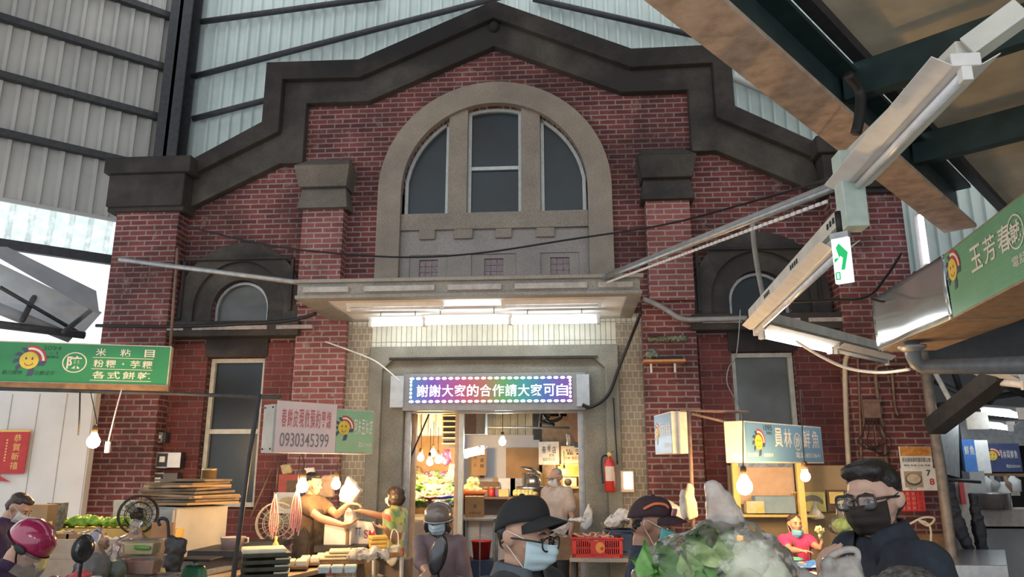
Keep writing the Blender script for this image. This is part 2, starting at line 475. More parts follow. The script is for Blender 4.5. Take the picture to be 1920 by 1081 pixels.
# --- windows of the great arch
def window(n, outline, inset, frame_mat, glass, bars=(), y=Y0 + 0.12):
    w = group_of('window_%d' % n)
    k = len(outline)
    cx = sum(p[0] for p in outline) / k; cz = sum(p[1] for p in outline) / k
    def shrink(d):
        out = []
        for i in range(k):
            a, b, c = V(outline[i - 1]), V(outline[i]), V(outline[(i + 1) % k])
            e1, e2 = (b - a).normalized(), (c - b).normalized()
            n1, n2 = V((-e1.y, e1.x)), V((-e2.y, e2.x))
            mm = (n1 + n2); q = mm / max(0.5, mm.length_squared / 2)
            p = b + q * d
            out.append((p.x, p.y))
        return out
    inner = shrink(inset)
    mb = MB(); vs = []
    for yy in (y - .05, y + .05): vs += [(p[0], yy, p[1]) for p in outline] + [(p[0], yy, p[1]) for p in inner]
    fs = []
    for i in range(k):
        j = (i + 1) % k
        fs += [(i, j, k + j, k + i), (2 * k + i, 3 * k + i, 3 * k + j, 2 * k + j), (k + i, k + j, 3 * k + j, 3 * k + i), (j, i, 2 * k + i, 2 * k + j)]
    mb.add(vs, fs).obj('window_frame', frame_mat, w)
    in2 = shrink(inset * .55)
    MB().prism(in2, (), y + .0, y + .015).obj('pane', glass, w)
    for b in bars:
        MB().bb(b[0], b[1], y - .04, y + .03, b[2], b[3]).obj('glazing_bar', frame_mat, w)
    return w
za = lambda s, r=1.255: 5.35 + math.sqrt(r * r - s * s)
def archpart(s0, s1):
    n = 14
    return sx([(s0, 5.03), (s1, 5.03)] + [(s1 + (s0 - s1) * i / n, za(max(-1.25, min(1.25, s1 + (s0 - s1) * i / n)))) for i in range(n + 1)])
window(1, archpart(-1.24, -.635), .045, m_alu, m_glass)
window(2, archpart(-.37, .37), .045, m_alu, m_glass, [(XC - .34, XC + .34, 5.69, 5.74)])
window(3, archpart(.635, 1.24), .045, m_alu, m_glass)

# --- small side arches, ledges, lower windows
for sg, n in ((-1, 4), (1, 6)):
    c = XC + sg * 3.41
    ms = m_soot2
    struct(MB().prism([(c + .86, 3.57)] + arc(c, 3.81, .86, n=28) + [(c - .86, 3.57), (c - .62, 3.57)] + arc(c, 3.79, .62, PI, 0, 28) + [(c + .62, 3.57)], (), Y0 - 0.08, Y0 + 0.05).obj('trim_7', ms, bevel=0.008))
    struct(MB().prism([(c + .63, 3.57)] + arc(c, 3.79, .63, n=28) + [(c - .63, 3.57), (c - .385, 3.57)] + arc(c, 3.78, .385, PI, 0, 28) + [(c + .385, 3.57)], (), Y0 - 0.02, Y0 + 0.1).obj('trim_7', m_soot2, bevel=0.008))
    # raised square label mould around the arch
    mb = MB()
    for a, b in (((c - .78, 3.62), (c - .78, 4.44)), ((c - .78, 4.44), (c + .72, 4.44)), ((c + .72, 4.44), (c + .72, 3.72))):
        mb.bar((a[0], Y0 - .1, a[1]), (b[0], Y0 - .1, b[1]), .035, .045, (0, 1, 0))
    struct(mb.obj('trim_7', m_soot))
    window(n, [(c - .375, 3.57), (c + .375, 3.57)] + arc(c, 3.78, .375, n=16), .035, m_galv, m_glass_grey if sg < 0 else m_glass)
    x0, x1 = sorted((XC + sg * 2.5, XC + sg * 4.7))
    struct(MB().bb(x0, x1, Y0 - .26, Y0 + .02, 3.36, 3.56).obj('trim_8', m_soot if sg < 0 else m_soot2, bevel=0.012))
    mb = MB()
    for a, b in (((-1.22, -.62), (-.5, .5), (.62, 1.1)) if sg < 0 else ((-.78, -.3), (-.1, .4), (.5, 1.0))):
        mb.bb(c + a, c + b, Y0 - .272, Y0 - .25, 3.44, 3.49)
    struct(mb.obj('trim_8', M('bare_cement_patch', (.42, .37, .34), (.26, .22, .2), scale=20)))
    cc = XC + sg * 3.39
    window(n + 1, [(cc - .38, 1.22), (cc + .38, 1.22), (cc + .38, 3.11), (cc - .38, 3.11)], .055, M('pale_window_frame', (.60, .58, .50), (.45, .43, .37), rough=.5), m_glass if sg < 0 else m_glass_grey,
           [(cc - .34, cc + .34, 2.13, 2.19)])
    struct(MB().bb(cc - .42, cc + .42, Y0 - .05, Y0 + .1, 3.12, 3.36).obj('trim_8', m_soot))

# --- entrance: tiles, moulded surround
struct(MB().prism(sx([(-1.92, 3.2), (1.92, 3.2), (1.92, 3.62), (-1.92, 3.62)]), (), Y0 - .045, Y0).obj('wall_back', m_tile))
for sg in (-1, 1):
    x0, x1 = sorted((XC + sg * 1.58, XC + sg * 1.92))
    struct(MB().bb(x0, x1, Y0 - .055, Y0, 0, 3.5).obj('wall_back', m_tile_b))
m_sur = stone('grey_cement_surround', (.27, .26, .215), (.17, .16, .135))
outer = sx([(-1.59, 0), (-1.59, 3.22), (1.59, 3.22), (1.59, 0), (1.42, 0), (1.42, 2.92), (1.28, 3.06), (-1.28, 3.06), (-1.42, 2.92), (-1.42, 0)])
struct(MB().prism(outer[::-1], (), Y0 - .1, Y0).obj('trim_9', m_sur, bevel=.012))
outer = sx([(-1.43, 0), (-1.43, 2.93), (-1.29, 3.07), (1.29, 3.07), (1.43, 2.93), (1.43, 0), (1.14, 0), (1.14, 2.86), (-1.14, 2.86), (-1.14, 0)])
struct(MB().prism(outer[::-1], (), Y0 - .02, Y0 + .42).obj('trim_9', m_sur, bevel=.02))
struct(MB().bb(XC - 1.33, XC + 1.33, Y0 - .12, Y0 - .08, 3.045, 3.075).obj('trim_9', m_soot))

# --- canopy slab over the entrance, sunk soffit
cy = 8.04
cl, cr = XC - 2.12, XC + 1.78
mb = MB().prism([(cl, cy), (cr, cy), (cr, Y0 - .02), (cl, Y0 - .02)], [[(cl + .3, cy + .16), (cr - .16, cy + .16), (cr - .16, Y0 - .1), (cl + .3, Y0 - .1)]], 3.56, 3.60)
mb.v = [(x, z, y) for x, y, z in mb.v]; mb.f = [f[::-1] for f in mb.f]
mb.bb(cl + .02, cr - .02, cy + .02, Y0 - .02, 3.60, 3.74)
mb.bb(cl - .02, cr + .02, cy - .02, Y0, 3.74, 3.78)
m_fascia = stone('weathered_fascia', (.33, .315, .285), (.24, .23, .21))
struct(mb.obj('canopy_slab', m_fascia, bevel=.006))
mb = MB()
for a, b in ((cl + .1, cl + .62), (cl + .8, cl + 1.6), (cl + 1.75, cl + 2.35), (cl + 2.5, cl + 3.3), (cl + 3.42, cl + 3.8)):
    mb.bb(a, b, cy - .012, cy + .02, 3.63, 3.69)
struct(mb.obj('trim_10', M('chipped_cement_inset', (.45, .43, .40), (.33, .31, .29), scale=15)))
struct(MB().bb(cl + .28, cr - .14, cy + .14, Y0 - .08, 3.582, 3.602).obj('ceiling', M('white_soffit_paint', (.80, .77, .74), (.70, .66, .63), scale=4)))

# --- hall behind: cladding and steel
def corr(name, p0, u, v, wid, hei, pitch, dep, mat):
    """trapezoid-ribbed sheet; ribs run along v and stand proud along n = u x v"""
    u, v = V(u).normalized(), V(v).normalized(); n = u.cross(v)
    prof = []; k = int(wid / pitch)
    for i in range(k):
        for a, d in ((0, 0), (.62, 0), (.70, 1), (.90, 1), (.98, 0)): prof.append((pitch * (i + a), d * dep))
    prof.append((pitch * k, 0))
    vs = []; fs = []
    for a, d in prof:
        q = V(p0) + u * a + n * d
        vs += [q, q + v * hei]
    for i in range(len(prof) - 1): fs.append((2 * i, 2 * i + 2, 2 * i + 3, 2 * i + 1))
    mb = MB(); mb.add(vs, fs); return mb
YB = 12.0
CX = -6.95
struct(corr('', (CX, YB, 4.6), (1, 0, 0), (0, 0, 1), 14, 8.4, .2, .05, m_cladb).obj('wall_back', m_cladb))
U = V((-math.sin(math.radians(47)), -math.cos(math.radians(47)), 0))
P0 = V((CX, YB, 0)); NL = V((U.y, -U.x, 0)) * -1
zb = onpl(100, 393, P0, NL).z
struct(corr('', P0 + V((0, 0, zb)) + U * 9.0, -U, (0, 0, 1), 9.0, 13 - zb, .245, .065, m_clad).obj('wall_left', m_clad))
# corner column
cc = V((CX + .1, YB - .3, 0))
mb = MB().bb(cc.x - .2, cc.x + .2, cc.y - .2, cc.y - .17, 0, 13).bb(cc.x - .2, cc.x + .2, cc.y + .13, cc.y + .16, 0, 13).bb(cc.x - .03, cc.x + .03, cc.y - .2, cc.y + .16, 0, 13)
struct(mb.obj('steel_column', m_steel))
# girts on the left wall
nin = V((-U.y, U.x, 0)); nin = nin if nin.dot(CAM - P0) > 0 else -nin
for px, py in ((0, -80), (0, 32), (0, 140), (0, 248)):
    z = onpl(px, py, P0 + nin * .12, nin).z
    struct(MB().bar(P0 + nin * .12 + V((0, 0, z)) + U * .15, P0 + nin * .12 + V((0, 0, z)) + U * 9, .13, .11).obj('girt_beam', m_steel))
struct(MB().bar(P0 + nin * .05 + V((0, 0, zb)), P0 + nin * .05 + V((0, 0, zb)) + U * 9, .06, .05).obj('girt_beam', m_clad))
for (a, b) in (((377, 41), (720, -6)), ((361, 144), (940, -6)), ((361, 223), (560, 172)), ((1000, -2), (1345, 76)), ((1370, 145), (1560, 225))):
    struct(MB().tube([at(*a, YB - .15), at(*b, YB - .15)], .055, 8).obj('girt_beam', m_steel if a[1] < 140 or a[0] < 365 else m_clad))
# unseen hall roof, added to cut sky light; gap lets daylight onto cladding
struct(MB().bb(-12, 9, 1.5, 9.2, 10.5, 10.6).obj('ceiling', m_steel))

# --- opening in the left wall: translucent eaves, neighbouring roof
m_trans = film('translucent_roof_sheet', (.80, .95, .90), .75, .1, .8)
q0 = P0 - nin * .5
def lw(px, py, off=0.5): return onpl(px, py, P0 - nin * off, nin)
a = lw(-60, 372); b = lw(235, 420)
z0 = lw(100, 470).z
struct(corr('', V((a.x, a.y, z0 - .02)) - U * -.2, -U, V((nin.x * .35, nin.y * .35, 1)), 4.2, zb - z0 + .5, .28, .05, m_trans).obj('roof_sheet', m_trans))
struct(MB().bar(lw(-80, 445, .45), lw(240, 492, .45), .1, .16).obj('roof_beam', m_steel))
m_fas = M('grey_eaves_board', (.30, .31, .34), (.24, .25, .27), scale=3)
struct(MB().quad([at(-40, 462, 9.6), at(186, 590, 10.6), at(180, 546, 10.6), at(14, 464, 9.8)], .06).obj('roof_fascia', m_fas))
m_under = M('white_corrugated_underside', (.62, .64, .66), (.5, .52, .54), scale=3)
struct(MB().quad([at(-60, 560, 9.9), at(150, 630, 11.2), at(190, 585, 11.2), at(-30, 480, 9.9)], .03).obj('roof_sheet', m_under))
for p, q, r in (((0, 538), (145, 622), .03), ((-10, 575), (130, 632), .09), ((-10, 607), (158, 628), .06), ((42, 600), (70, 545), .04), ((120, 622), (170, 582), .04)):
    struct(MB().tube([at(*p, 9.7), at(*q, 10.7)], r, 6).obj('roof_beam', m_steel if r != .09 else m_fas))

# --- right-hand hall: 45 degree steel grid and fibre ceiling
HU = math.radians(39.3)
u = V((math.sin(HU), math.cos(HU), 0)); v = V((u.y, -u.x, 0))
ZB = 4.4
pa = atz(1410, 107, ZB); pb = atz(1785, 418, ZB)
u = V((pb.x - pa.x, pb.y - pa.y, 0)).normalized(); v = V((u.y, -u.x, 0))
L0, L1 = pa - u * 7.0, pb + u * .35
def steel_i(a, b, w, h, name, m1, m2):
    """I section from a to b, a and b on the underside"""
    up = V((0, 0, 1))
    struct(MB().bar(a + up * .02, b + up * .02, w, .04).obj(name, m1))
    mb = MB().bar(a + up * (h / 2 + .02), b + up * (h / 2 + .02), .03, h - .06).bar(a + up * (h - .02), b + up * (h - .02), w, .04)
    struct(mb.obj(name, m2))
steel_i(L0, L1, .34, .52, 'roof_beam', m_flange, m_green_steel)
for px, py, ln in ((1610, 165, 6), (1735, 282, 6)):
    a = onpl(px, py, pa + v * .15, v)
    a = V((a.x, a.y, ZB + .42))
    struct(MB().bar(a - v * .1, a + v * ln, .12, .3).obj('roof_beam', m_green_steel))
for px, py in ((1570, 60),):
    a = atz(px, py, ZB + .62)
    struct(MB().bar(a - u * 6, a + u * 7, .1, .1).obj('roof_beam', m_steel))
a = atz(1585, 60, ZB + .75)
cpt = [a - u * 7, a + u * 9, a + u * 9 + v * 9, a - u * 7 + v * 9]
struct(MB().quad(cpt, .03, (0, 0, 1)).obj('ceiling', m_panel))
mb = MB()
for d in (1.2, 2.4, 3.6, 4.8): mb.bar(a + v * d - u * 7 - V((0, 0, .02)), a + v * d + u * 9 - V((0, 0, .02)), .05, .03)
struct(mb.obj('roof_beam', m_steel))

# ================================================================== LAMPS, TRUNKING, CABLES
def batten(label, a, b, lit=True, up=(0, 0, 1), n=1, w=.13, tr=.022, group=None, gap=.05, mat=None, hang=0):
    """a strip light from a to b: housing, reflector wings, tube(s), end sockets"""
    a, b = V(a), V(b); c = (a + b) / 2; d = (b - a); L = d.length; d.normalize()
    upv = V(up); sd = d.cross(upv).normalized(); upv = sd.cross(d)
    t = thing('fluorescent_light', label, 'light fixture', c, 0, group)
    h = L / 2
    def q(x, y, z): return d * x + sd * y + upv * z
    mb = MB().bar(q(-h, 0, 0), q(h, 0, 0), w * .55, .055, upv); mb.obj('housing', m_white, t, bevel=.006)
    if hang:
        for s in (-.6, .6): MB().tube([q(s * h, 0, .02), q(s * h, 0, hang)], .008, 6).obj('hanger', m_galv, t)
    mb = MB()
    for s in (-1, 1):
        mb.add([q(-h, s * w * .27, -.022), q(h, s * w * .27, -.022), q(h, s * w * .62, .018), q(-h, s * w * .62, .018),
                q(-h, s * w * .27, -.026), q(h, s * w * .27, -.026), q(h, s * w * .62, .014), q(-h, s * w * .62, .014)],
               [(0, 1, 2, 3), (7, 6, 5, 4), (0, 4, 5, 1), (1, 5, 6, 2), (2, 6, 7, 3), (3, 7, 4, 0)])
    mb.obj('reflector', m_white, t)
    for k in range(n):
        y = (k - (n - 1) / 2) * gap
        MB().tube([q(-h + .04, y, -.03 - tr), q(h - .04, y, -.03 - tr)], tr, 10).obj('tube', mat or (m_tube if lit else m_tube_off), t)
        for s in (-1, 1):
            MB().bar(q(s * (h - .045), y, -.035 - tr * .9), q(s * (h - .005), y, -.035 - tr * .9), tr * 1.9, .02 + tr * 2, upv).obj('socket', m_white, t, bevel=.003)
    return t
# three under the entrance canopy and two unlit behind
for (a, b, l) in (((692, 598, 8.95), (800, 598, 8.95), 'lit strip light under the left end of the entrance canopy'),
                  ((792, 600, 8.75), (960, 597, 8.75), 'lit strip light under the middle of the entrance canopy'),
                  ((955, 592, 8.95), (1125, 587, 8.95), 'lit strip light under the right end of the entrance canopy')):
    pa_, pb_ = at(*a), at(*b)
    pa_.z = pb_.z = 3.5 if 'middle' not in l else 3.47
    batten(l, pa_, pb_, True, tr=.032, w=.075, hang=3.606 - pa_.z)
for (a, b, l) in (((650, 574, 8.45), (832, 572, 8.45), 'unlit strip light at the front left of the white canopy soffit'),
                  ((940, 572, 8.45), (1128, 568, 8.45), 'unlit strip light at the front right of the white canopy soffit')):
    pa_, pb_ = at(*a), at(*b); pa_.z = pb_.z = 3.565
    batten(l, pa_, pb_, False, tr=.016, w=.08)

# zigzag trunking on the right: near run, drop box, far run, side run
T0 = at(1915, 15, 2.1); T1 = at(1580, 345, 3.95)
T1 = V((T1.x, T1.y, T0.z + .02))
n0 = atz(1880, 40, 3.2); n1 = atz(1590, 350, 3.2)
f0 = atz(1592, 440, 2.9); f1 = atz(1415, 612, 2.9)
s1 = atz(1668, 672, 2.9)
tray = thing('cable_trunking', 'white zigzag cable trunking carrying strip lights below the right roof', 'cable trunking', (n1.x, n1.y, 3.2))
o3 = V((n1.x, n1.y, 3.2))
def perforated(a, b, nm):
    d = (b - a); L = d.length; d.normalize(); sd = d.cross(V((0, 0, 1))).normalized()
    mb = MB().bar(a, b, .09, .09)
    return mb.obj(nm, M('cream_trunking', (.66, .66, .60), (.5, .5, .46), rough=.5, scale=5), tray, bevel=.004, loc=-o3)
up8 = V((0, 0, .12))
kn = atz(1815, 95, 3.32)
rise = atz(1915, 8, 3.45)
perforated(n1 + up8, kn, 'trunking_run'); perforated(kn, V((rise.x, rise.y, 3.42)), 'trunking_run')
MB().bar((f0.x + .03, f0.y, 2.93), (f0.x + .03, f0.y, 3.36), .12, .12, (0, 1, 0)).obj('drop_box', M('pale_green_box', (.50, .60, .55), (.40, .48, .44), rough=.5), tray, bevel=.006, loc=-o3)
perforated(f0 + up8 * .9, f1 + up8 * .9, 'trunking_run'); perforated(f1 + up8 * .9, s1 + up8 * .9, 'trunking_run')
mb = MB()
for a, b in ((n1 + up8, kn), (f0 + up8 * .9, f1 + up8 * .9)):
    d = (b - a); L = d.length; sd = d.cross(V((0, 0, 1))).normalized()
    for i in range(int(L / .055)):
        if (i // 4) % 4 == 0: mb.bar(a + d * (i + .3) * .055 / L - sd * .047, a + d * (i + .75) * .055 / L - sd * .047, .006, .03)
mb.obj('slot_holes', m_black, tray, loc=-o3)
kd = atz(1812, 110, 3.2)
batten('long unlit strip light under the near run of white trunking', n1, kd, False, w=.2, tr=.02)
batten('unlit strip light under the far run of white trunking', f0.lerp(f1, .06), f1, False, w=.17, tr=.02)
lt0 = f1.lerp(s1, .03); lt1 = f1.lerp(s1, .5)
batten('lit strip light in steam above the right-hand fish stall', lt0, lt1, True, w=.16, tr=.028)
batten('unlit strip light continuing past the lit one towards the steel sign', f1.lerp(s1, .53), f1.lerp(s1, .98), False, w=.16, tr=.02)
# vertical lit tube on the corner beyond
a = at(1694, 400, 9.0); b = at(1702, 512, 9.0)
batten('upright strip light fixed on the dark corner beside the green sign', V((4.33, 9.0, a.z)), V((4.33, 9.0, b.z + .05)), True, up=(.3, 1, 0), w=.1, tr=.03, mat=glow('violet_white_tube', (.84, .84, 1.0), 9))

# two strip lights added behind the camera as fill for the foreground
for x, y in ((-1.3, -.5), (1.5, -.9)):
    k = batten('', V((x - .6, y, 3.9)), V((x + .6, y, 3.9)), True, tr=.03, hang=.5, mat=glow('fill_tube', (.95, .97, 1.0), 65.0))
    del k['label']; del k['category']; k['kind'] = 'structure'; k.name = 'fill_lamp'
# green exit sign hanging from the trunking
p = at(1580, 488, 3.75)
ex = thing('exit_sign', 'green and white exit sign hanging from the white trunking', 'sign', p, math.radians(-38))
MB().box((0, 0, 0), (.085, .03, .235)).obj('sign_box', glow('exit_sign_face', (.82, 1.0, .93), 1.1), ex, bevel=.004)
mb = MB()
mb.prism([(-.034, .012), (-.010, .012), (-.022, .068), (-.006, .088), (.034, .034), (.030, .018), (.012, -.052), (-.006, -.052), (.008, .008), (-.004, .022), (-.034, -.012)][::-1], (), -.017, -.0155)
mb.prism([(-.036, -.1), (-.012, -.1), (-.012, -.06), (-.036, -.06)], [[(-.03, -.094), (-.018, -.094), (-.018, -.066), (-.03, -.066)]], -.017, -.0155)
mb.obj('running_figure_mark', glow('exit_green', (.0, .45, .12), .5), ex)
MB().box((0, 0, .13), (.09, .04, .03)).obj('hanger', m_galv, ex)
MB().lathe([(.016, .145), (.016, .26)], n=10).obj('cable_gland', m_black, ex)

# cables and conduits
def cable(label, pts, r, mat, cat='cable', name='cable', sm=True):
    return tag(MB().tube(smooth_path(pts) if sm else pts, r, 6).obj(name, mat), label, cat)
m_pipe = M('grey_conduit', (.33, .32, .31), (.24, .23, .22), rough=.5)
m_rust = M('rusty_pipe', (.24, .15, .11), (.15, .09, .07), rough=.7, scale=14)
c0 = at(1140, 516, 8.0); c1 = at(1575, 345, 4.2)
t = thing('conduit_bundle', 'bundle of conduits rising from the canopy to the white trunking', 'conduit', c0)
for i, (dx, r, m) in enumerate(((0, .035, m_pipe), (.06, .022, m_steel), (-.05, .02, m_galv))):
    MB().tube([V((dx, 0, dx * .6)), c1 - c0 + V((dx, 0, dx * .6))], r, 8).obj('conduit', m, t)
mb = MB()
for k in range(60): 
    q = (c1 - c0) * ((k + 1) / 62); mb.bar(q + V((-.03, 0, -.085)), q + V((-.03, 0, -.085)) + (c1 - c0).normalized() * .045, .012, .02)
mb.obj('perforated_strip', m_white, t)
cable('grey bent pipe hanging from the conduit bundle over the right arch', [at(1430, 400, 5.9), at(1414, 412, 5.9), at(1412, 440, 5.9), at(1420, 500, 6.0), at(1432, 562, 6.1)], .022, m_pipe, 'pipe', 'hanging_pipe')
cable('thin dark cable drooping right across the brick front and great arch', [at(350, 424, 9.1), at(480, 455, 9.2), at(600, 472, 9.2), at(760, 482, 9.25), at(900, 474, 9.3), at(1060, 450, 9.2), at(1250, 420, 9.0), at(1420, 375, 7.5), at(1575, 330, 5.2)], .012, m_black)
cable('grey pipe slanting from the left corner pier to the canopy', [at(225, 486, 8.9), at(565, 530, 8.2)], .03, m_galv, 'pipe', 'support_pipe', False)
cable('thin upright rod in front of the left corner pier', [at(333, 465, 8.9), at(319, 655, 8.9)], .018, m_rust, 'rod', 'support_rod', False)
cable('dark cable run drooping along the left ledge', [at(180, 610, 9.05), at(330, 612, 9.05), at(470, 606, 9.0), at(545, 600, 8.9), at(592, 588, 8.7)], .022, m_black)
cable('black cable hanging down beside the entrance from the canopy right end', [at(1200, 590, 8.9), at(1180, 640, 9.3), at(1160, 690, 9.36), at(1140, 740, 9.36), at(1110, 762, 9.36), at(1092, 758, 9.36)], .02, m_black)
cable('thin black drop cable on the entrance right jamb', [at(1150, 745, 9.38), at(1153, 800, 9.38), at(1158, 870, 9.38)], .008, m_black)
cable('pale wire strung from the left pilaster down to the message display', [at(610, 640, 9.25), at(690, 670, 9.3), at(722, 690, 9.3), at(750, 715, 9.3)], .01, m_white)
cable('dark conduit bent under the right end of the canopy to the ledge', [at(1205, 560, 9.2), at(1240, 575, 9.2), at(1278, 597, 9.15), at(1330, 598, 9.1), at(1400, 596, 9.1)], .035, m_pipe, 'conduit', 'wall_conduit')
cable('thin wire from the right ledge to the window frame, with a knot', [at(1388, 580, 9.0), at(1384, 640, 9.0), at(1378, 672, 9.1), at(1366, 690, 9.2), at(1364, 720, 9.2), at(1385, 760, 9.0), at(1393, 800, 8.8)], .007, m_galv)
cable('white cord sagging from the lit right-hand strip light to the grey drain pipe', [at(1490, 638, 6.9), at(1540, 668, 7.0), at(1590, 690, 7.1), at(1650, 698, 7.0), at(1705, 692, 6.6)], .014, m_white)
cable('black cable slung from the steel sign to the far run of trunking', [at(1478, 565, 6.0), at(1560, 562, 6.0), at(1625, 557, 6.0), at(1660, 520, 6.3), at(1690, 475, 6.8)], .012, m_black)
cable('pale cable loop stuck on the steel sign end panel', [at(1632, 560, 6.15), at(1665, 565, 6.1), at(1690, 545, 6.0), at(1715, 510, 5.7)], .01, m_black)
cable('thick black cables dropping from the roof beam behind the near trunking', [at(1590, 140, 4.6), at(1612, 170, 4.7), at(1612, 215, 4.7), at(1605, 250, 4.7)], .035, m_black)
# conduits on the brick right of the fish stall window
cable('tall cream pipe on the brick wall right of the fish stall', [at(1597, 655, 9.17), at(1585, 680, 9.17), at(1586, 760, 9.17), at(1590, 850, 9.17), at(1600, 1000, 9.17)], .03, M('cream_pipe', (.62, .50, .36), (.5, .4, .28), rough=.5), 'pipe', 'wall_pipe')
cable('brown conduit bending down past the meter box', [at(1700, 682, 9.18), at(1655, 684, 9.18), at(1642, 696, 9.18), at(1648, 760, 9.18), at(1662, 860, 9.18), at(1668, 900, 9.18)], .022, m_rust, 'conduit', 'wall_conduit')
cable('thin dark conduit beside the tall cream pipe', [at(1608, 668, 9.2), at(1612, 760, 9.2), at(1615, 860, 9.2)], .014, m_rust, 'conduit', 'wall_conduit')
cable('short rusty conduit stub right of the meter box', [at(1672, 690, 9.2), at(1678, 760, 9.2), at(1684, 778, 9.2)], .016, m_rust, 'conduit', 'wall_conduit')
t = thing('meter_box', 'rusty brown meter box on the brick wall with wires hanging below', 'meter box', at(1633, 766, 9.15))
MB().box((0, 0, 0), (.19, .1, .22)).obj('box_body', m_rust, t, bevel=.01)
MB().box((0, -.055, .09), (.21, .02, .03)).obj('lid', m_rust, t)
mb = MB()
for k in range(5):
    x = -.07 + .035 * k; mb.tube(smooth_path([V((x, 0, -.1)), V((x * 1.6, -.01, -.25)), V((x * 2.6, -.02, -.38)), V((x * 1.2, -.02, -.46 - .02 * k)), V((-x * 1.6, -.01, -.4))]), .007, 5)
mb.obj('wires', m_black, t)
# leaning pole at the right corner
cable('leaning grey steel pole at the right corner of the brick front', [at(1730, 660, 8.7), at(1745, 760, 8.6), at(1764, 880, 8.5), at(1785, 1040, 8.35), at(1798, 1130, 8.3)], .055, M('scuffed_steel_pole', (.27, .23, .20), (.16, .135, .12), rough=.5), 'pole', 'steel_pole', False)
# grey drain pipe under the green sign
t = thing('drain_pipe', 'dark grey drain pipe with an elbow below the green box sign', 'pipe', at(1712, 660, 5.9))
o = t.location
MB().tube([V((0, 0, .1)), V((0, 0, -.04)), V((.012, -.004, -.085)), V((.05, -.02, -.115)), V((.1, -.06, -.12)), at(1925, 684, 4.6) - o], .055, 12).obj('pipe', M('slate_pipe', (.16, .175, .19), (.12, .13, .14), rough=.4), t)
MB().lathe([(.055, .0), (.1, .03), (.1, .05)], n=16).obj('flange', m_galv, t)

# ================================================================== SIGNS
m_gold = M('yellow_disc', (.80, .58, .07), rough=.5)
m_cream = M('cream_lettering', (.82, .74, .60), rough=.5)
m_wh = M('white_lettering', (.85, .83, .78), rough=.5)
m_navy = M('navy_mark', (.06, .07, .14), rough=.5)
m_red = M('red_mark', (.50, .05, .05), rough=.5)
m_pink = M('pink_mark', (.72, .42, .36), rough=.5)
m_gn = M('dark_green_lettering', (.02, .09, .04), rough=.5)
def sun_logo(par, x, z, r, y=-.004):
    """round smiling sun with rays, a rainbow and a stalk"""
    def ring(r0, r1, a0, a1, cx, cz, yy, n=16):
        return arc(cx, cz, r1, a0, a1, n) + arc(cx, cz, r0, a1, a0, n), yy
    mb = MB()
    for i in range(4):
        a = math.radians(95 + 34 * i + 0); b = math.radians(122 + 34 * i); m_ = (a + b) / 2 + .28
        mb.prism([(x + r * .95 * math.cos(a), z + r * .95 * math.sin(a)), (x + r * 1.55 * math.cos(m_ - .3), z + r * 1.55 * math.sin(m_ - .3)), (x + r * 1.75 * math.cos(m_), z + r * 1.75 * math.sin(m_)), (x + r * .95 * math.cos(b), z + r * .95 * math.sin(b))], (), y, y + .001)
    mb.prism([(x + .1 * r, z - .9 * r), (x + .55 * r, z - .8 * r), (x + .7 * r, z - 1.2 * r), (x + .5 * r, z - 1.75 * r), (x - .1 * r, z - 1.85 * r)], (), y, y + .001)
    mb.prism([(x + .8 * r, z - .1 * r), (x + 1.85 * r, z - .05 * r), (x + 1.6 * r, z - .6 * r), (x + .9 * r, z - .6 * r)], (), y, y + .001)
    mb.obj('logo_rays', m_navy, par)
    for k, (r0, r1, mm) in enumerate(((1.0, 1.25, m_red), (1.25, 1.5, m_wh), (1.5, 1.75, m_red))):
        q, yy = ring(r * r0, r * r1, 0, PI * .58, x + .1 * r, z, y)
        MB().prism(q, (), y - .0003 * k, y + .001).obj('logo_rainbow', mm, par)
    MB().prism(arc(x, z, r, 0, 2 * PI, 28)[:-1], (), y - .0022, y).obj('logo_disc', m_gold, par)
    mb = MB()
    for s in (-1, 1): mb.prism(arc(x + s * .33 * r, z + .22 * r, r * .1, 0, 2 * PI, 10, r * .17)[:-1], (), y - .003, y - .002)
    q = arc(x, z - .12 * r, r * .52, PI * 1.12, PI * 1.88, 12) + arc(x, z - .12 * r, r * .44, PI * 1.88, PI * 1.12, 12)
    mb.prism(q, (), y - .003, y - .002)
    mb.obj('logo_face', m_navy, par)
def lettering(par, rows, mat, nm='lettering', y=-.004, slant=0, bold=.004):
    mb = MB()
    for r in rows:
        body, x, z, w, h = r[:5]
        if len(r) > 5 and r[5] == 'row': put_row(mb, body, x, z, w, h, y, .011)
        else: put_text(mb, body, x, z, w, h, y, bold, slant=slant)
    return mb.obj(nm, mat, par)
def circle_mark(par, x, z, r, ch, mat, y=-.004, rx=None):
    rx = rx or r
    o = [(x + rx * math.cos(a), z + r * math.sin(a)) for a in [2 * PI * i / 36 for i in range(36)]]
    i_ = [(x + rx * .9 * math.cos(a), z + r * .9 * math.sin(a)) for a in [2 * PI * i / 36 for i in range(36)]]
    mb = MB().prism(o, [i_], y - .001, y)
    put_text(mb, ch, x - rx * .62, z - r * .62, rx * 1.24, r * 1.24, y - .001, .02)
    mb.obj('circled_character', mat, par)
def sign_box(name, label, corner, heading, L, H, dep, face, frame, cat='shop sign', fr=.012):
    """face plane runs along heading from corner (lower near end); local +x along it, faces local -y"""
    t = thing(name, label, cat, corner, heading)
    MB().bb(0, L, 0.0, dep, 0, H).obj('sign_box', frame, t, bevel=.004)
    MB().bb(fr, L - fr, -.002, .004, fr, H - fr).obj('face', face, t)
    return t
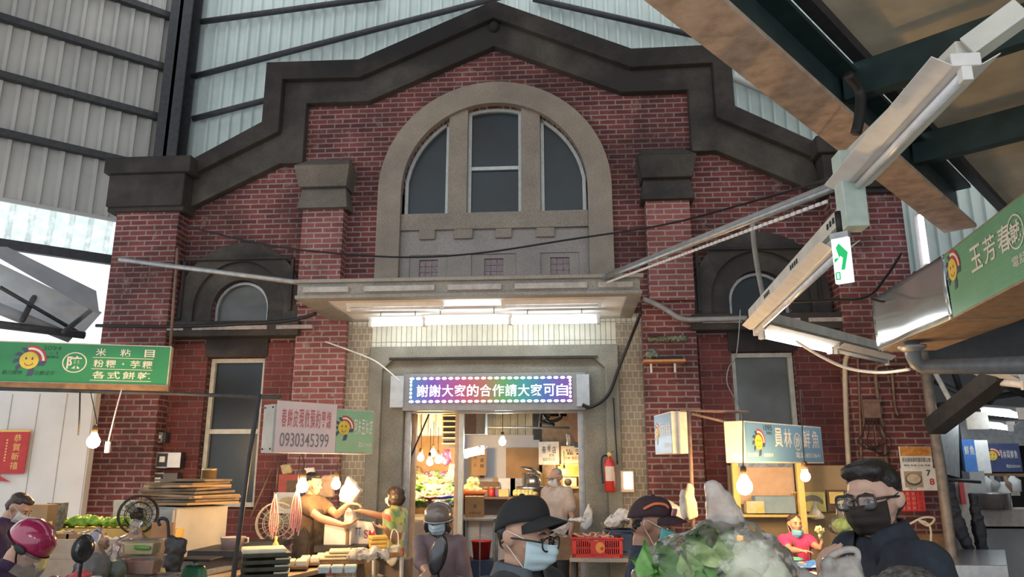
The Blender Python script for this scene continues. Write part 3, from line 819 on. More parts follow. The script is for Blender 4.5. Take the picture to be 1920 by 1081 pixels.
# green rice-cake sign, left
r0 = at(314, 723, 8.2); l0 = atz(0, 716, r0.z); d = r0 - l0
hd = math.atan2(d.y, d.x)
px_per = d.length / 316.0
L = d.length * 1.25
cr_ = r0 - d.normalized() * L
H = .455
m_gsign = M('green_sign_face', (.025, .25, .085), (.02, .20, .07), rough=.35, scale=2)
sg1 = sign_box('shop_sign', 'green rice-cake stall sign with smiling sun over the white wall panels', cr_, hd, L, H, .12, m_gsign, M('yellowed_sign_frame', (.66, .60, .45), (.5, .45, .33), rough=.5))
def gx(px): return L - (316 - px) / 316 * d.length * (1.0 + .0 * px)
def gz(py): return H * (1 - (py - 632) / 91.0)
sun_logo(sg1, gx(47), H * .54, .095)
lettering(sg1, [('3094', gx(70), H * .80, gx(104) - gx(70), .05), ('~1', gx(82), H * .70, gx(98) - gx(82), .035), ('就歸位', gx(78), H * .6, gx(102) - gx(78), .035)], m_gn)
lettering(sg1, [('魅力購物', gx(0), H * .19, gx(36) - gx(0), .05), ('合慶成市', gx(58), H * .19, gx(96) - gx(58), .05)], m_gn, slant=.25)
circle_mark(sg1, gx(132), H * .52, .115, '陳', m_cream, rx=.125)
lettering(sg1, [('米 粉 目'.replace('粉', '粘'), gx(168), H * .70, gx(286) - gx(168), .085, 'row'), ('粉粿·芋粿', gx(166), H * .42, gx(284) - gx(166), .085, 'row'), ('各式餅乾', gx(166), H * .14, gx(282) - gx(166), .085, 'row')], m_cream)
mb = MB()
for zz in (.66, .38, .10): mb.bb(gx(165), gx(283), -.005, -.003, H * zz - .004, H * zz + .002)
mb.obj('ruled_lines', m_cream, sg1)
MB().bb(0, L + .02, -.03, .1, -.06, 0).obj('lower_rail', m_wood, sg1)
# dark pole rail below sign going right to the tofu stall, with an upright
cable('rusty awning rail running below the green rice-cake sign', [at(-10, 728, 7.4), at(330, 738, 7.75), at(526, 745, 6.4)], .02, m_steel, 'rail', 'awning_rail', False)
cable('dark upright pole at the front corner of the tofu stall', [at(487, 738, 5.9), at(468, 850, 5.9), at(437, 1085, 5.9), at(425, 1180, 5.9)], .02, m_steel, 'pole', 'stall_pole', False)

# tofu stall double sign along the aisle
a = at(511, 848, 5.95); b2 = atz(701, 851, a.z); d2 = b2 - a; hd2 = math.atan2(d2.y, d2.x) + .02
L2 = (atz(703, 851, a.z) - a).length * 1.0
sg2 = thing('shop_sign', 'long two-part tofu stall box sign, pink banner beside green panel', 'shop sign', a, hd2)
L2 = d2.length
LB = L2 * .44 + .1
H2 = .385
E2 = -.022
m_banner = M('pinkish_banner', (.74, .62, .64), (.66, .54, .57), rough=.5, scale=3)
Lg0 = (onpl(628, 850, a, V((-d2.y, d2.x, 0)).normalized()) - a).length
MB().bb(0, L2, .0, .16, .0, H2).obj('sign_box', M('grey_sign_shell', (.50, .51, .48), (.38, .39, .37), rough=.5), sg2, bevel=.004)
MB().bb(.01, Lg0, -.008, .0, .0, H2 + .03).obj('banner', m_banner, sg2)
MB().bb(Lg0 + .005, L2 - .01, -.004, .0, .015, H2 - .015).obj('face', M('faded_green_face', (.26, .52, .33), (.20, .43, .27), rough=.4, scale=3), sg2)
MB().bb(-.012, 0, 0, .16, 0, H2).obj('end_panel', M('dusty_grey_panel', (.50, .50, .46), (.36, .36, .33), rough=.6, scale=5), sg2)
mb = MB()
for y, z in ((.02, .03), (.14, .36), (.02, .36), (.14, .03)): mb.ell((-.013, y, z), .008, seg=8, rings=6)
mb.obj('screws', m_black, sg2)
lettering(sg2, [('春餅皮現做預約專線', .05, .205, Lg0 - .1, .15, 'row')], M('faded_red_lettering', (.56, .16, .17), rough=.6), y=-.010)
lettering(sg2, [('0930345399', .05, .05, Lg0 - .12, .11)], M('grey_lettering', (.24, .22, .25), rough=.6), y=-.010)
gw = L2 - Lg0
sun_logo(sg2, Lg0 + gw * .2, .22, .06, y=-.006)
lettering(sg2, [('阿朱豆腐店', Lg0 + gw * .46, .17, gw * .50, .13, 'row'), ('電話:8534658', Lg0 + gw * .6, .06, gw * .34, .045)], m_wh, y=-.006)

# fish stall sign, right
a = at(1399, 867, 7.0); a2 = at(1401, 788, 7.0); b2 = atz(1539, 800, a2.z); d3 = V((b2.x - a.x, b2.y - a.y, 0)); hd3 = math.atan2(d3.y, d3.x)
L3 = d3.length; H3 = a2.z - a.z
m_blue = M('blue_sign_face', (.16, .33, .54), (.13, .28, .47), rough=.4, scale=2)
sg3 = sign_box('shop_sign', 'blue fish stall sign with smiling sun below the dusty right window', a, hd3, L3, H3, .2, m_blue, M('cream_sign_frame', (.80, .74, .62), (.66, .58, .46), rough=.5))
fx = lambda f: L3 * f
sun_logo(sg3, fx(.155), H3 * .50, .068)
lettering(sg3, [('1095', fx(.225), H3 * .80, fx(.10), .05)], m_black)
lettering(sg3, [('就歸位', fx(.255), H3 * .70, fx(.07), .028)], m_gn)
lettering(sg3, [('員林', fx(.34), H3 * .40, fx(.24), .18, 'row'), ('鮮魚', fx(.71), H3 * .40, fx(.25), .18, 'row'), ('電話:8553641', fx(.61), H3 * .14, fx(.34), .055), ('魅力購物', fx(.02), H3 * .15, fx(.12), .035), ('合慶成市', fx(.2), H3 * .15, fx(.12), .035)], m_wh)
circle_mark(sg3, fx(.645), H3 * .56, .085, '妙', m_wh, rx=.075)
# its smaller twin further in, turned the other way
a = at(1229, 852, 7.9); a2 = at(1228, 779, 7.9); b = at(1262, 858, 7.25)
d4 = V((b.x - a.x, b.y - a.y, 0)); L4 = d4.length; H4 = a2.z - a.z
sg4 = sign_box('shop_sign', 'small blue fish stall sign on a post right of the fire extinguisher', a, math.atan2(d4.y, d4.x), L4, H4, .16, m_blue, M('cream_sign_frame', (.80, .74, .62)))
sun_logo(sg4, L4 * .17, H4 * .52, .06)
lettering(sg4, [('員林妙鮮魚', L4 * .30, H4 * .42, L4 * .66, .14, 'row'), ('電話:8553641', L4 * .6, H4 * .15, L4 * .35, .05)], m_wh)
cable('thin rusty post holding the small blue sign', [at(1291, 770, 7.1), at(1296, 880, 7.1), at(1304, 1100, 7.1)], .018, m_rust, 'post', 'sign_post', False)
cable('long rusty rod tying the small blue sign to the fish sign', [at(1276, 769, 7.1), at(1404, 772, 7.3)], .014, m_rust, 'rod', 'tie_rod', False)
cable('lower rusty rod braced between the two blue signs', [at(1296, 775, 7.1), at(1392, 798, 7.2)], .012, m_rust, 'rod', 'tie_rod', False)

# big green box sign, right, with a stainless steel end
a = at(1787, 597, 5.0); a2 = at(1745, 490, 5.0); b = atz(1920, 527, a.z)
d5 = V((b.x - a.x, b.y - a.y, 0)).normalized(); H5 = .44
L5 = 2.6
fr5 = M('tan_sign_underside', (.36, .25, .17), (.24, .165, .11), rough=.6)
sg5 = sign_box('shop_sign', 'big ribbed green box sign with smiling sun hanging at the right', a, math.atan2(d5.y, d5.x), L5, H5, .45, M('pale_green_sign_face', (.16, .42, .25), (.12, .34, .20), rough=.35, scale=2), fr5)
mb = MB()
for i in range(26): mb.bb(.012, L5 - .012, -.0035, -.002, .02 + i * .0155, .025 + i * .0155)
mb.obj('face_ribs', M('pale_green_rib', (.22, .48, .31), rough=.35), sg5)
def sxp(px, py): 
    n = V((d5.y, -d5.x, 0)); q = onpl(px, py, a, n) - a; return q.dot(d5), q.z
x, z = sxp(1788, 505); sun_logo(sg5, x, z, .072, y=-.006)
x, z = sxp(1822, 480); x2, z2 = sxp(1885, 440)
lettering(sg5, [('玉芳春', x - .03, .20, (x2 - x) + .12, .15, 'row')], m_wh, y=-.006)
x, z = sxp(1902, 430); circle_mark(sg5, x + .02, .27, .095, '誠', m_wh, y=-.006)
lettering(sg5, [('雞 肉 專 賣 店', x + .25, .20, .9, .15, 'row'), ('電話:8536217', x - .07, .09, .5, .06)], m_wh, y=-.006)
e1 = atz(1648, 657, a.z); e0 = a
d6 = V((e0.x - e1.x, e0.y - e1.y, 0)); 
st = thing('steel_end_panel', 'brushed stainless steel panel continuing the green box sign', 'metal panel', e1, math.atan2(d6.y, d6.x))
L6 = d6.length
vs = []; fs = []
nx, nz = 24, 10
for j in range(nz + 1):
    for i in range(nx + 1):
        fx_ = i / nx; vs.append((L6 * fx_, .007 * math.sin(fx_ * 9) * (1 - j / nz * .5) - .012 * math.sin(j / nz * PI), H5 * j / nz))
for j in range(nz):
    for i in range(nx):
        k = j * (nx + 1) + i; fs.append((k, k + 1, k + nx + 2, k + nx + 1))
mb = MB(); mb.add(vs, fs, True)
o = mb.obj('sheet', M('brushed_stainless', (.66, .72, .75), (.58, .65, .68), rough=.14, metal=.8, scale=4), st)
md = o.modifiers.new('thick', 'SOLIDIFY'); md.thickness = .004; md.offset = 1
MB().bb(0, L6, .02, .45, -.005, .02).obj('underside', fr5, st)

# message display over the doorway
zl, zh = 2.5, 2.83
led = thing('message_display', 'lit rainbow scrolling message display above the doorway', 'display', (XC, Y0 - .08, 2.42))
MB().bb(-1.15, 1.17, .0, .12, -.02, .45).obj('housing', M('grey_display_housing', (.25, .25, .26), rough=.5), led, bevel=.006)
for s0, s1 in ((-1.30, -1.13), (1.06, 1.22)): MB().bb(s0, s1, -.04, .1, .02, .42).obj('end_box', M('pale_grey_metal', (.46, .50, .55), rough=.45), led, bevel=.005)
m, nt, b_ = nodes('rainbow_screen')
tc = coords(nt); sp = nt.nodes.new('ShaderNodeSeparateXYZ'); nt.links.new(tc, sp.inputs[0])
mr = nt.nodes.new('ShaderNodeMapRange'); nt.links.new(sp.outputs[0], mr.inputs[0]); mr.inputs[1].default_value = -1.05; mr.inputs[2].default_value = 1.0
cr5 = ramp(nt, mr.outputs[0], [(0, (.05, .35, .75)), (.14, (.32, .10, .72)), (.34, (.80, .10, .25)), (.46, (.70, .22, .12)), (.58, (.15, .55, .15)), (.72, (.03, .48, .50)), (.85, (.10, .20, .70)), (1, (.35, .08, .60))])
nt.links.new(cr5, b_.inputs['Emission Color']); b_.inputs['Emission Strength'].default_value = .62
b_.inputs['Base Color'].default_value = (.02, .02, .025, 1)
MB().bb(-1.06, 1.0, -.012, .0, .075, .405).obj('screen', m, led)
mb = MB()
put_row(mb, '謝謝大家的合作請大家可自', -.97, .155, 1.93, .15, -.016, .008, fill=.9)
mb.obj('lettering', glow('display_lettering', (.95, .95, 1.0), 1.6), led)
mb = MB()
for i in range(25):
    x = -1.03 + 2.0 * i / 24
    for z in (.095, .385): mb.ell((x, -.012, z), (.032, .012, .017), seg=10, rings=6)
for z in (.15, .20, .25, .30, .345):
    for x in (-1.04, .98): mb.ell((x, -.012, z), (.016, .012, .02), seg=8, rings=6)
o = mb.obj('border_bulbs', glow('display_border', (1.0, .90, .82), 2.2), led)

# ================================================================== KIT FOR GOODS
def hull(specs, mt=None):
    """vertices of ellipsoids (x, y, z, rx, ry, rz) wrapped in one skin"""
    bm = bmesh.new()
    for e in specs:
        e = tuple(e)
        if len(e) == 4: e = e[:3] + (e[3],) * 3
        for i in range(7):
            th = PI * i / 6
            for j in range(12 if 0 < i < 6 else 1):
                ph = 2 * PI * j / 12
                p = V((e[0] + e[3] * math.sin(th) * math.cos(ph), e[1] + e[4] * math.sin(th) * math.sin(ph), e[2] + e[5] * math.cos(th)))
                bm.verts.new(mt @ p if mt else p)
    r = bmesh.ops.convex_hull(bm, input=bm.verts)
    bmesh.ops.delete(bm, geom=list({g for g in r['geom_interior'] + r['geom_unused'] if isinstance(g, bmesh.types.BMVert)}), context='VERTS')
    bm.verts.index_update()
    vs = [v.co.copy() for v in bm.verts]; fs = [tuple(v.index for v in f.verts) for f in bm.faces]
    bm.free(); return vs, fs
def blob(name, hulls, mat, parent=None, vox=.02, smooth=6, factor=.5, rough=0.0, fr=8.0, extra=None):
    """hulls fused to one continuous smooth skin; rough crumples it"""
    mb = MB()
    for h in hulls:
        sp, mt = h if isinstance(h, tuple) and len(h) == 2 and isinstance(h[1], Matrix) else (h, None)
        mb.add(*hull(sp, mt), True)
    if extra: mb.v, mb.f, mb.sm = extra(mb)
    me = mb.mesh('tmp'); o = link('tmp', me)
    r = o.modifiers.new('r', 'REMESH'); r.mode = 'VOXEL'; r.voxel_size = vox
    q = o.modifiers.new('s', 'SMOOTH'); q.iterations = smooth; q.factor = factor
    bpy.context.view_layer.update()
    out = bpy.data.meshes.new_from_object(o.evaluated_get(bpy.context.evaluated_depsgraph_get()))
    bpy.data.objects.remove(o); bpy.data.meshes.remove(me)
    from mathutils import noise as NZ
    if rough:
        for v in out.vertices:
            p = v.co * fr
            v.co += v.normal * rough * (NZ.noise(p) + .6 * NZ.noise(p * 2.3))
    out.name = name
    out.polygons.foreach_set('use_smooth', [True] * len(out.polygons))
    out.materials.clear(); out.materials.append(mat)
    return link(name, out, parent)
m_card = M('cardboard', (.42, .27, .14), (.34, .21, .105), rough=.8, scale=4)
m_card_d = M('old_cardboard', (.24, .17, .115), (.15, .105, .07), rough=.85, scale=6)
m_bagw = film('white_plastic_film', (.86, .84, .82), .82, .15, .4)
m_bagc = film('clear_plastic_film', (.90, .92, .92), .12, .10, .3)
m_bagm = film('milky_plastic_film', (.88, .87, .85), .50, .25, .4)
m_cloth = M('white_cloth', (.70, .69, .68), (.58, .57, .57), rough=.9, scale=7, bmp=.2)
m_rope = M('pink_strap', (.80, .36, .33), (.68, .28, .26), rough=.5)
m_ss = M('kitchen_steel', (.60, .61, .62), (.48, .49, .5), rough=.25, metal=.9)
m_green = M('leaf_green', (.13, .30, .06), (.06, .17, .03), rough=.6, scale=10)
m_lt = M('pale_green_leaf', (.38, .50, .20), (.22, .36, .10), rough=.6, scale=10)
m_yel = M('pale_yellow', (.70, .56, .22), (.6, .45, .15), rough=.6)
m_purple = M('dark_purple', (.08, .04, .075), (.05, .025, .05), rough=.5)
m_tofu = M('tofu', (.80, .74, .58), (.70, .63, .47), rough=.5)
m_redpl = M('red_plastic', (.58, .045, .035), (.48, .03, .025), rough=.35)
m_bluepl = M('navy_plastic', (.04, .07, .13), (.03, .05, .10), rough=.4)
def carton(name, label, loc, rz, d, mat=None, cat='box', open_=False, group=None, seam=True, marks=None):
    t = thing(name, label, cat, loc, rz, group)
    mat = mat or m_card
    w, l, h = d
    if open_:
        mb = MB()
        for x in (-1, 1): mb.box((x * (w / 2 - .004), 0, h / 2), (.008, l, h))
        for y in (-1, 1): mb.box((0, y * (l / 2 - .004), h / 2), (w, .008, h))
        mb.box((0, 0, .005), (w, l, .01)); mb.obj('box_body', mat, t)
    else:
        MB().box((0, 0, h / 2), (w, l, h)).obj('box_body', mat, t, bevel=.004)
        if seam: MB().box((0, 0, h + .0005), (w * .14, l * 1.002, .002)).obj('packing_tape', M('packing_tape', (.5, .36, .2), rough=.3), t)
    if marks:
        mb = MB()
        for body, x, z, tw, th in marks: put_text(mb, body, x, z, tw, th, -l / 2 - .002, .004)
        mb.obj('printed_marks', M('dark_print', (.12, .07, .04), rough=.6), t)
    return t
def bulb(label, p, cord_to, warm=True, r=.034):
    t = thing('light_bulb', label, 'light bulb', p)
    MB().lathe([(.0005, -r), (r * .5, -r * .87), (r * .87, -r * .5), (r, 0), (r * .9, r * .45), (r * .6, r * .95), (min(.024, r * .6), r * 1.45)], n=16).obj('glass_bulb', m_bulb if warm else m_bulbw, t)
    k = min(.026, r * .62)
    MB().lathe([(k * .9, r * 1.4), (k, r * 1.45), (k, r * 1.45 + .06), (k * .4, r * 1.45 + .075)], n=12).obj('socket', M('brown_socket', (.10, .06, .035)), t)
    MB().tube(smooth_path([V((0, 0, r * 1.45 + .07)), V((.004, 0, r * 1.45 + .12)), V(cord_to) - V(p)]), .005, 5).obj('cord', m_black, t)
    return t
def fan(label, loc, rz, R, h, body, tilt=0):
    t = thing('electric_fan', label, 'fan', loc, rz)
    MB().lathe([(.10, 0), (.11, .015), (.10, .03), (.02, .045)], n=18).obj('base', body, t)
    MB().tube([(0, .03, .03), (0, .04, h - .03)], .018, 8).obj('pole', body, t)
    MB().lathe([(.045, -.05), (.055, 0), (.045, .06), (.015, .08)], n=14, mt=Matrix.Translation((0, .06, h)) @ Matrix.Rotation(-PI / 2, 4, 'X')).obj('motor', body, t)
    mb = MB()
    for y in (-.035, .035):
        for k in (1.0, .66, .36):
            rr = R * k if y else R
            mb.tube([(rr * math.cos(a), y + (-.02 if y < 0 else .02) * (1 - k) * 2, h + rr * math.sin(a)) for a in [2 * PI * i / 24 for i in range(24)]], .004 if k < 1 else .008, 5, closed=True)
    for i in range(20):
        a = 2 * PI * i / 20
        mb.tube([(.02 * math.cos(a), -.065, h + .02 * math.sin(a)), (R * .6 * math.cos(a), -.055, h + R * .6 * math.sin(a)), (R * math.cos(a), -.03, h + R * math.sin(a)), (R * math.cos(a), .03, h + R * math.sin(a))], .0025, 4)
    mb.obj('guard', body, t)
    mb = MB()
    for i in range(3):
        a0 = 2 * PI * i / 3
        pts = [(r_ * math.cos(a0 + da), y, h + r_ * math.sin(a0 + da)) for r_, da, y in ((.03, -.3, -.02), (R * .8, -.1, -.02), (R * .85, .5, .015), (R * .5, .9, .02), (.03, .5, .02))]
        mb.add(pts + [(x, y + .003, z) for x, y, z in pts], [(0, 1, 2, 3, 4), (9, 8, 7, 6, 5)])
    mb.obj('blades', M('grey_fan_blade', (.25, .25, .22), rough=.4), t)
    MB().ell((0, -.04, h), (.035, .025, .035)).obj('hub', body, t)
    return t
def crate(name, label, loc, rz, d, mat, group=None):
    t = thing(name, label, 'crate', loc, rz, group)
    w, l, h = d
    mb = MB(); mb.box((0, 0, .01), (w, l, .02))
    for s in (-1, 1):
        for (cx_, cy_, ww, ax) in ((0, s * l / 2, w, 'x'), (s * w / 2, 0, l, 'y')):
            def seg(u0, u1, z0, z1):
                c = (u0 + u1) / 2
                mb.box((cx_ + (c if ax == 'x' else 0), cy_ + (c if ax == 'y' else 0), (z0 + z1) / 2), ((u1 - u0), .012, z1 - z0) if ax == 'x' else (.012, u1 - u0, z1 - z0))
            hw = ww / 2
            seg(-hw, hw, 0, h * .18); seg(-hw, hw, h * .84, h); seg(-hw, -hw + .03, 0, h); seg(hw - .03, hw, 0, h); seg(-ww * .14, ww * .14, h * .1, h)
            n = 7
            for b0 in (-hw + .03, ww * .14):
                sp = hw - .03 - ww * .14
                for k in range(n): seg(b0 + sp * k / n, b0 + sp * (k + .45) / n, h * .1, h * .9)
                seg(b0, b0 + sp, h * .44, h * .52)
    mb.obj('box_body', mat, t)
    mb = MB()
    for s in (-1, 1):
        mb.box((0, s * (l / 2 + .008), h - .008), (w + .03, .018, .016)); mb.box((s * (w / 2 + .008), 0, h - .008), (.018, l + .03, .016))
    mb.obj('rim', mat, t, bevel=.003)
    return t
def sack(name, label, cat, c, size, mat, group=None, fill=None, knot=True, vox=.015, rough=.02, parent=None, lean=(0, 0)):
    """a tied plastic bag standing at c, (half width, half depth, height)"""
    w, d, h = size
    t = thing(name, label, cat, c, random.uniform(-.3, .3), group)
    hs = [[(0, 0, h * .28, w, d, h * .28), (0, 0, h * .45, w * .85, d * .85, h * .22)], [(0, 0, h * .5, w * .8, d * .8, h * .1), (lean[0] * .5, lean[1] * .5, h * .74, w * .22, d * .22, h * .04)]]
    if knot: hs += [[(lean[0] * .5, lean[1] * .5, h * .74, w * .2, d * .2, h * .03), (lean[0], lean[1], h * .97, w * .42, d * .25, h * .03)]]
    blob('film', hs, mat, t, vox, 4, rough=rough, fr=14)
    if fill:
        for k, m in enumerate(fill):
            blob('contents', [[(random.uniform(-.2, .2) * w, random.uniform(-.2, .2) * d, h * (.34 + .12 * k), w * .84, d * .84, h * .28)]], m, t, vox * 1.2, 2, rough=rough * 1.2, fr=22)
    return t
def table(name, label, poly, z, top_mat, th=.04, leg=None, cat='table', legs=True):
    """a table whose top follows four floor-plan points"""
    c = sum((V((p.x, p.y, 0)) for p in poly), V()) / len(poly)
    t = thing(name, label, cat, c)
    q = [V((p.x, p.y, z - th)) - c for p in poly]
    MB().quad(q, th, (0, 0, 1)).obj('tabletop', top_mat, t, bevel=.006)
    if legs:
        for p in q:
            k = V((p.x * .92, p.y * .92, 0)); MB().tube([k, k + V((0, 0, z - th))], .022, 8).obj('leg', leg or m_galv, t)
    return t
def hanging(name, label, cat, pts_front, Y, th, mat, vox=.012, rough=.012, group=None):
    """a limp hanging bag or cloth whose outline is given in photo pixels at depth Y"""
    P = [at(x, y, Y) for x, y in pts_front]
    c = sum(P, V()) / len(P)
    t = thing(name, label, cat, c, 0, group)
    k = len(P); hs = []
    q = [p - c for p in P]
    tri = geometry.tessellate_polygon([[V((p.x, p.z, 0)) for p in q]])
    for a in tri: hs.append([(q[i].x, q[i].y, q[i].z, .006, th, .006) for i in a])
    blob('cloth' if 'cloth' in name else 'film', hs, mat, t, vox, 5, rough=rough, fr=16)
    return t

# ================================================================== INSIDE THE DOORWAY
m_inwall = M('pale_blue_plaster', (.72, .74, .78), (.62, .64, .69), rough=.8, scale=2)
struct(MB().bb(-6, 4.3, 16.2, 16.3, 0, 5).obj('wall_back', m_inwall))
struct(MB().bb(-6.1, -6, 9.95, 16.3, 0, 5).obj('wall_left', m_clad))
struct(MB().bb(4.2, 4.3, 9.95, 16.3, 0, 5).obj('wall_right', m_clad))
struct(MB().bb(-6.1, 4.3, 9.95, 16.3, 5, 5.1).obj('ceiling', m_steel))
# the pale cross wall with corrugated sheet over it
wl, wr = at(858, 850, 14.0), at(1012, 850, 14.0); wz = at(930, 815, 14.0).z
struct(MB().bb(wl.x, wr.x, 14.0, 14.1, 0, wz).obj('wall_back', m_inwall))
struct(corr('', (wl.x, 14.02, wz), (1, 0, 0), (0, 0, 1), wr.x - wl.x + .6, 1.6, .14, .03, m_clad).obj('wall_back', M('straw_cladding', (.60, .58, .42), (.5, .48, .34), rough=.6)))
# door frame posts
d1 = group_of('door_1')
for x0, x1, Y, m in ((757, 769, 9.62, m_galv), (770, 779, 9.75, M('raw_timber', (.62, .42, .26), (.5, .33, .2), rough=.6)), (853, 860, 9.7, MATS['raw_timber']), (860, 869, 9.68, m_alu), (1085, 1098, 9.62, m_galv)):
    a, b = at(x0, 880, Y), at(x1, 880, Y)
    MB().bb(a.x, b.x, Y - .04, Y + .05, 0, 2.46).obj('door_frame', m, d1)
MB().bb(XC - 1.14, XC + 1.14, Y0 + .1, Y0 + .2, 2.38, 2.5).obj('door_frame', m_galv, d1)
d1['kind'] = 'structure'
# left inside: white partition and louvre over the vegetable stall
a, b = at(776, 772, 12.5), at(829, 816, 12.5)
MB_ = MB().bb(a.x - .3, b.x, 12.5, 12.54, b.z, b.z + 1.2); struct(MB_.obj('wall_left', m_white))
mb = MB()
for px in (790, 803, 817): q = at(px, 800, 12.48); mb.bb(q.x - .008, q.x + .008, 12.47, 12.5, b.z, b.z + 1.2)
struct(mb.obj('trim_11', m_galv))
a, b = at(830, 772, 12.3), at(858, 832, 12.3)
mb = MB()
for k in range(9): mb.bb(a.x, b.x, 12.3, 12.36, b.z + .09 * k, b.z + .02 + .09 * k)
mb.obj('louvre_slats', M('warm_slat', (.55, .42, .24), rough=.5), None); bpy.data.objects['louvre_slats'].name = 'trim_12'
struct(bpy.data.objects['trim_12'])
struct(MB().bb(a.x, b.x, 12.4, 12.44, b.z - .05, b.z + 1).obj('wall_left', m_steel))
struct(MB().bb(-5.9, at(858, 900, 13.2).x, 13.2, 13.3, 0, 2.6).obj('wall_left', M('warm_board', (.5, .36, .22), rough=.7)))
# hanging cabinet
t = thing('hanging_cabinet', 'grey-brown cabinet hanging at the top of the doorway behind the post', 'cabinet', at(888, 790, 10.8))
MB().box((-.05, 0, .12), (.22, .3, .6)).obj('body', M('dull_brown_panel', (.20, .15, .14), rough=.6), t, bevel=.006)
MB().box((.12, -.02, .12), (.13, .3, .6)).obj('door', M('dull_grey_panel', (.34, .33, .30), rough=.6), t, bevel=.006)
# vegetable stall
tb = [at(772, 955, 11.2), at(858, 955, 11.2), at(858, 940, 12.9), at(770, 940, 12.9)]
table('market_table', 'white-fronted stall table inside the doorway under heaped greens', tb, .95, m_white, leg=m_galv)
q = at(815, 990, 11.15)
tag(MB().bb(tb[0].x, tb[1].x, 11.12, 11.16, .1, .93).obj('front_panel', m_white), 'white panel across the front of the vegetable stall', 'panel')
veg = [m_green, m_lt, M('grey_green_bundle', (.30, .33, .27), (.16, .19, .14), scale=18), m_bagm, M('violet_veg', (.25, .14, .33), rough=.5), m_bagw, M('dry_brown_bundle', (.36, .24, .13), (.22, .14, .08), scale=20)]
vb = []
for k, m in enumerate(veg):
    o = blob('bundle', [[(0, 0, .05, .11, .09, .055), (.05, .03, .08, .07, .06, .045)], [(-.06, 0, .06, .06, .07, .05)]], m, None, .018, 2, rough=.035, fr=30)
    vb.append(o.data); bpy.data.objects.remove(o)
rv = random.Random(4)
for k in range(46):
    row = k // 9; px = 780 + (k % 9) * 8.6 + rv.uniform(-3, 3); py = 944 - row * 13 + rv.uniform(-3, 3)
    Yv = 11.35 + row * .32
    mi = rv.choice([0, 1, 2, 2, 3, 3, 5, 6]) if k not in (39, 42) else 4
    o = link('vegetable_bundle', vb[mi], None, 0, at(px, py + 6, Yv), (rv.uniform(-.4, .4), rv.uniform(-.4, .4), rv.uniform(0, 6)))
    tag(o, 'bagged or bundled greens in the heap on the stall inside the doorway', 'vegetables', 'greens heaped inside the doorway')
tag(blob('vegetable_bag', [[(0, 0, 0, .13, .1, .03)], [(.1, 0, .01, .1, .08, .03)]], M('blue_bag', (.06, .10, .50), rough=.4), None, .02), 'bright blue bag lying at the front of the heaped greens', 'bag').location = at(828, 932, 11.2)
tag(blob('vegetable_bag', [[(0, 0, 0, .1, .1, .03)], [(.08, 0, .01, .07, .08, .03)]], M('red_bag', (.55, .08, .07), rough=.4), None, .02), 'red bag lying left of the bright blue one on the heaped greens', 'bag').location = at(806, 933, 11.2)
hanging('plastic_bag', 'bright pink plastic bag hanging over the heaped greens', 'bag', [(830, 845), (842, 842), (846, 862), (838, 872), (828, 868)], 11.6, .06, M('hot_pink_bag', (.72, .07, .22), rough=.4))
hanging('plastic_bag', 'long white bag hanging below the pink one in the doorway', 'bag', [(846, 868), (852, 870), (850, 900), (838, 905), (842, 880)], 11.5, .05, m_bagw)
for (px, py, Y, l) in ((789, 858, 11.6, 'leftmost warm bulb glowing inside the doorway'), (806, 866, 11.3, 'lowest of the warm bulbs inside the doorway'), (812, 850, 11.9, 'topmost warm bulb inside the doorway'), (821, 862, 11.7, 'warm bulb just left of the pink bag')):
    p = at(px, py, Y); bulb(l, p, p + V((0, 0, .5)), True, .05)
p = at(942, 828, 11.3); bulb('cold white bulb hanging before the pale wall inside', p, p + V((0, 0, .6)), False, .052)
a, b = at(872, 846, 12.4), at(905, 838, 11.8)
batten('short lit strip light left of the cold white bulb', a, b, True, tr=.035)
cable('dark stay rod slanting across the left of the doorway', [at(806, 772, 9.7), at(760, 880, 9.7)], .012, m_steel, 'rod', 'stay_rod', False)
# back shelf with goods
tb = [at(868, 940, 13.0), at(1012, 935, 13.0), at(1012, 925, 13.9), at(868, 928, 13.9)]
ZT = atz(900, 932, .95)
zt = at(930, 930, 13.2).z
table('kitchen_counter', 'long dark counter along the pale wall inside', tb, zt, M('dark_counter', (.16, .10, .07), rough=.6), leg=m_steel)
def on(px, Y, dz=0): p = at(px, 900, Y); return V((p.x, p.y, zt + dz))
carton('carton', 'open dark box of jars on the inside counter', on(918, 13.5), 0, (.34, .25, .24), m_card_d)
for k, (px, m, l) in enumerate(((912, m_card_d, 'brown-lidded jar on the inside counter'), (922, m_redpl, 'red jar on the inside counter'), (934, M('purple_jar', (.2, .1, .25)), 'purple-labelled jar on the inside counter'))):
    t = thing('jar', l, 'jar', on(px, 13.15)); MB().lathe([(.05, 0), (.055, .02), (.055, .11), (.045, .13)], n=14).obj('body', m, t); MB().lathe([(.05, .13), (.05, .16), (.01, .165)], n=14).obj('lid', m_card, t)
carton('carton', 'brown carton beside the jars on the inside counter', on(922 + 14, 13.6), .05, (.22, .2, .30))
carton('carton', 'white box in the middle of the inside counter', on(951, 13.55), 0, (.3, .2, .3), m_white, seam=False)
carton('carton', 'grey carton left of the big steel pot', on(969, 13.55), 0, (.22, .2, .3), M('grey_card', (.5, .48, .45)), seam=False)
carton('carton', 'pale yellow tin at the counter front edge', on(945, 13.12), 0, (.17, .12, .12), m_yel, 'tin', seam=False)
tag(MB().bb(-.3, .3, -.02, .02, 0, .55).obj('wooden_board', m_card, None, loc=on(980, 13.85, .28)), 'tall brown board leaning on the pale wall inside', 'board')
t = thing('stock_pot', 'big steel pot with its lid tilted on the inside counter', 'pot', on(998, 13.4, .1))
MB().lathe([(.17, 0), (.18, .02), (.18, .28), (.19, .29)], n=24).obj('pot_body', m_ss, t)
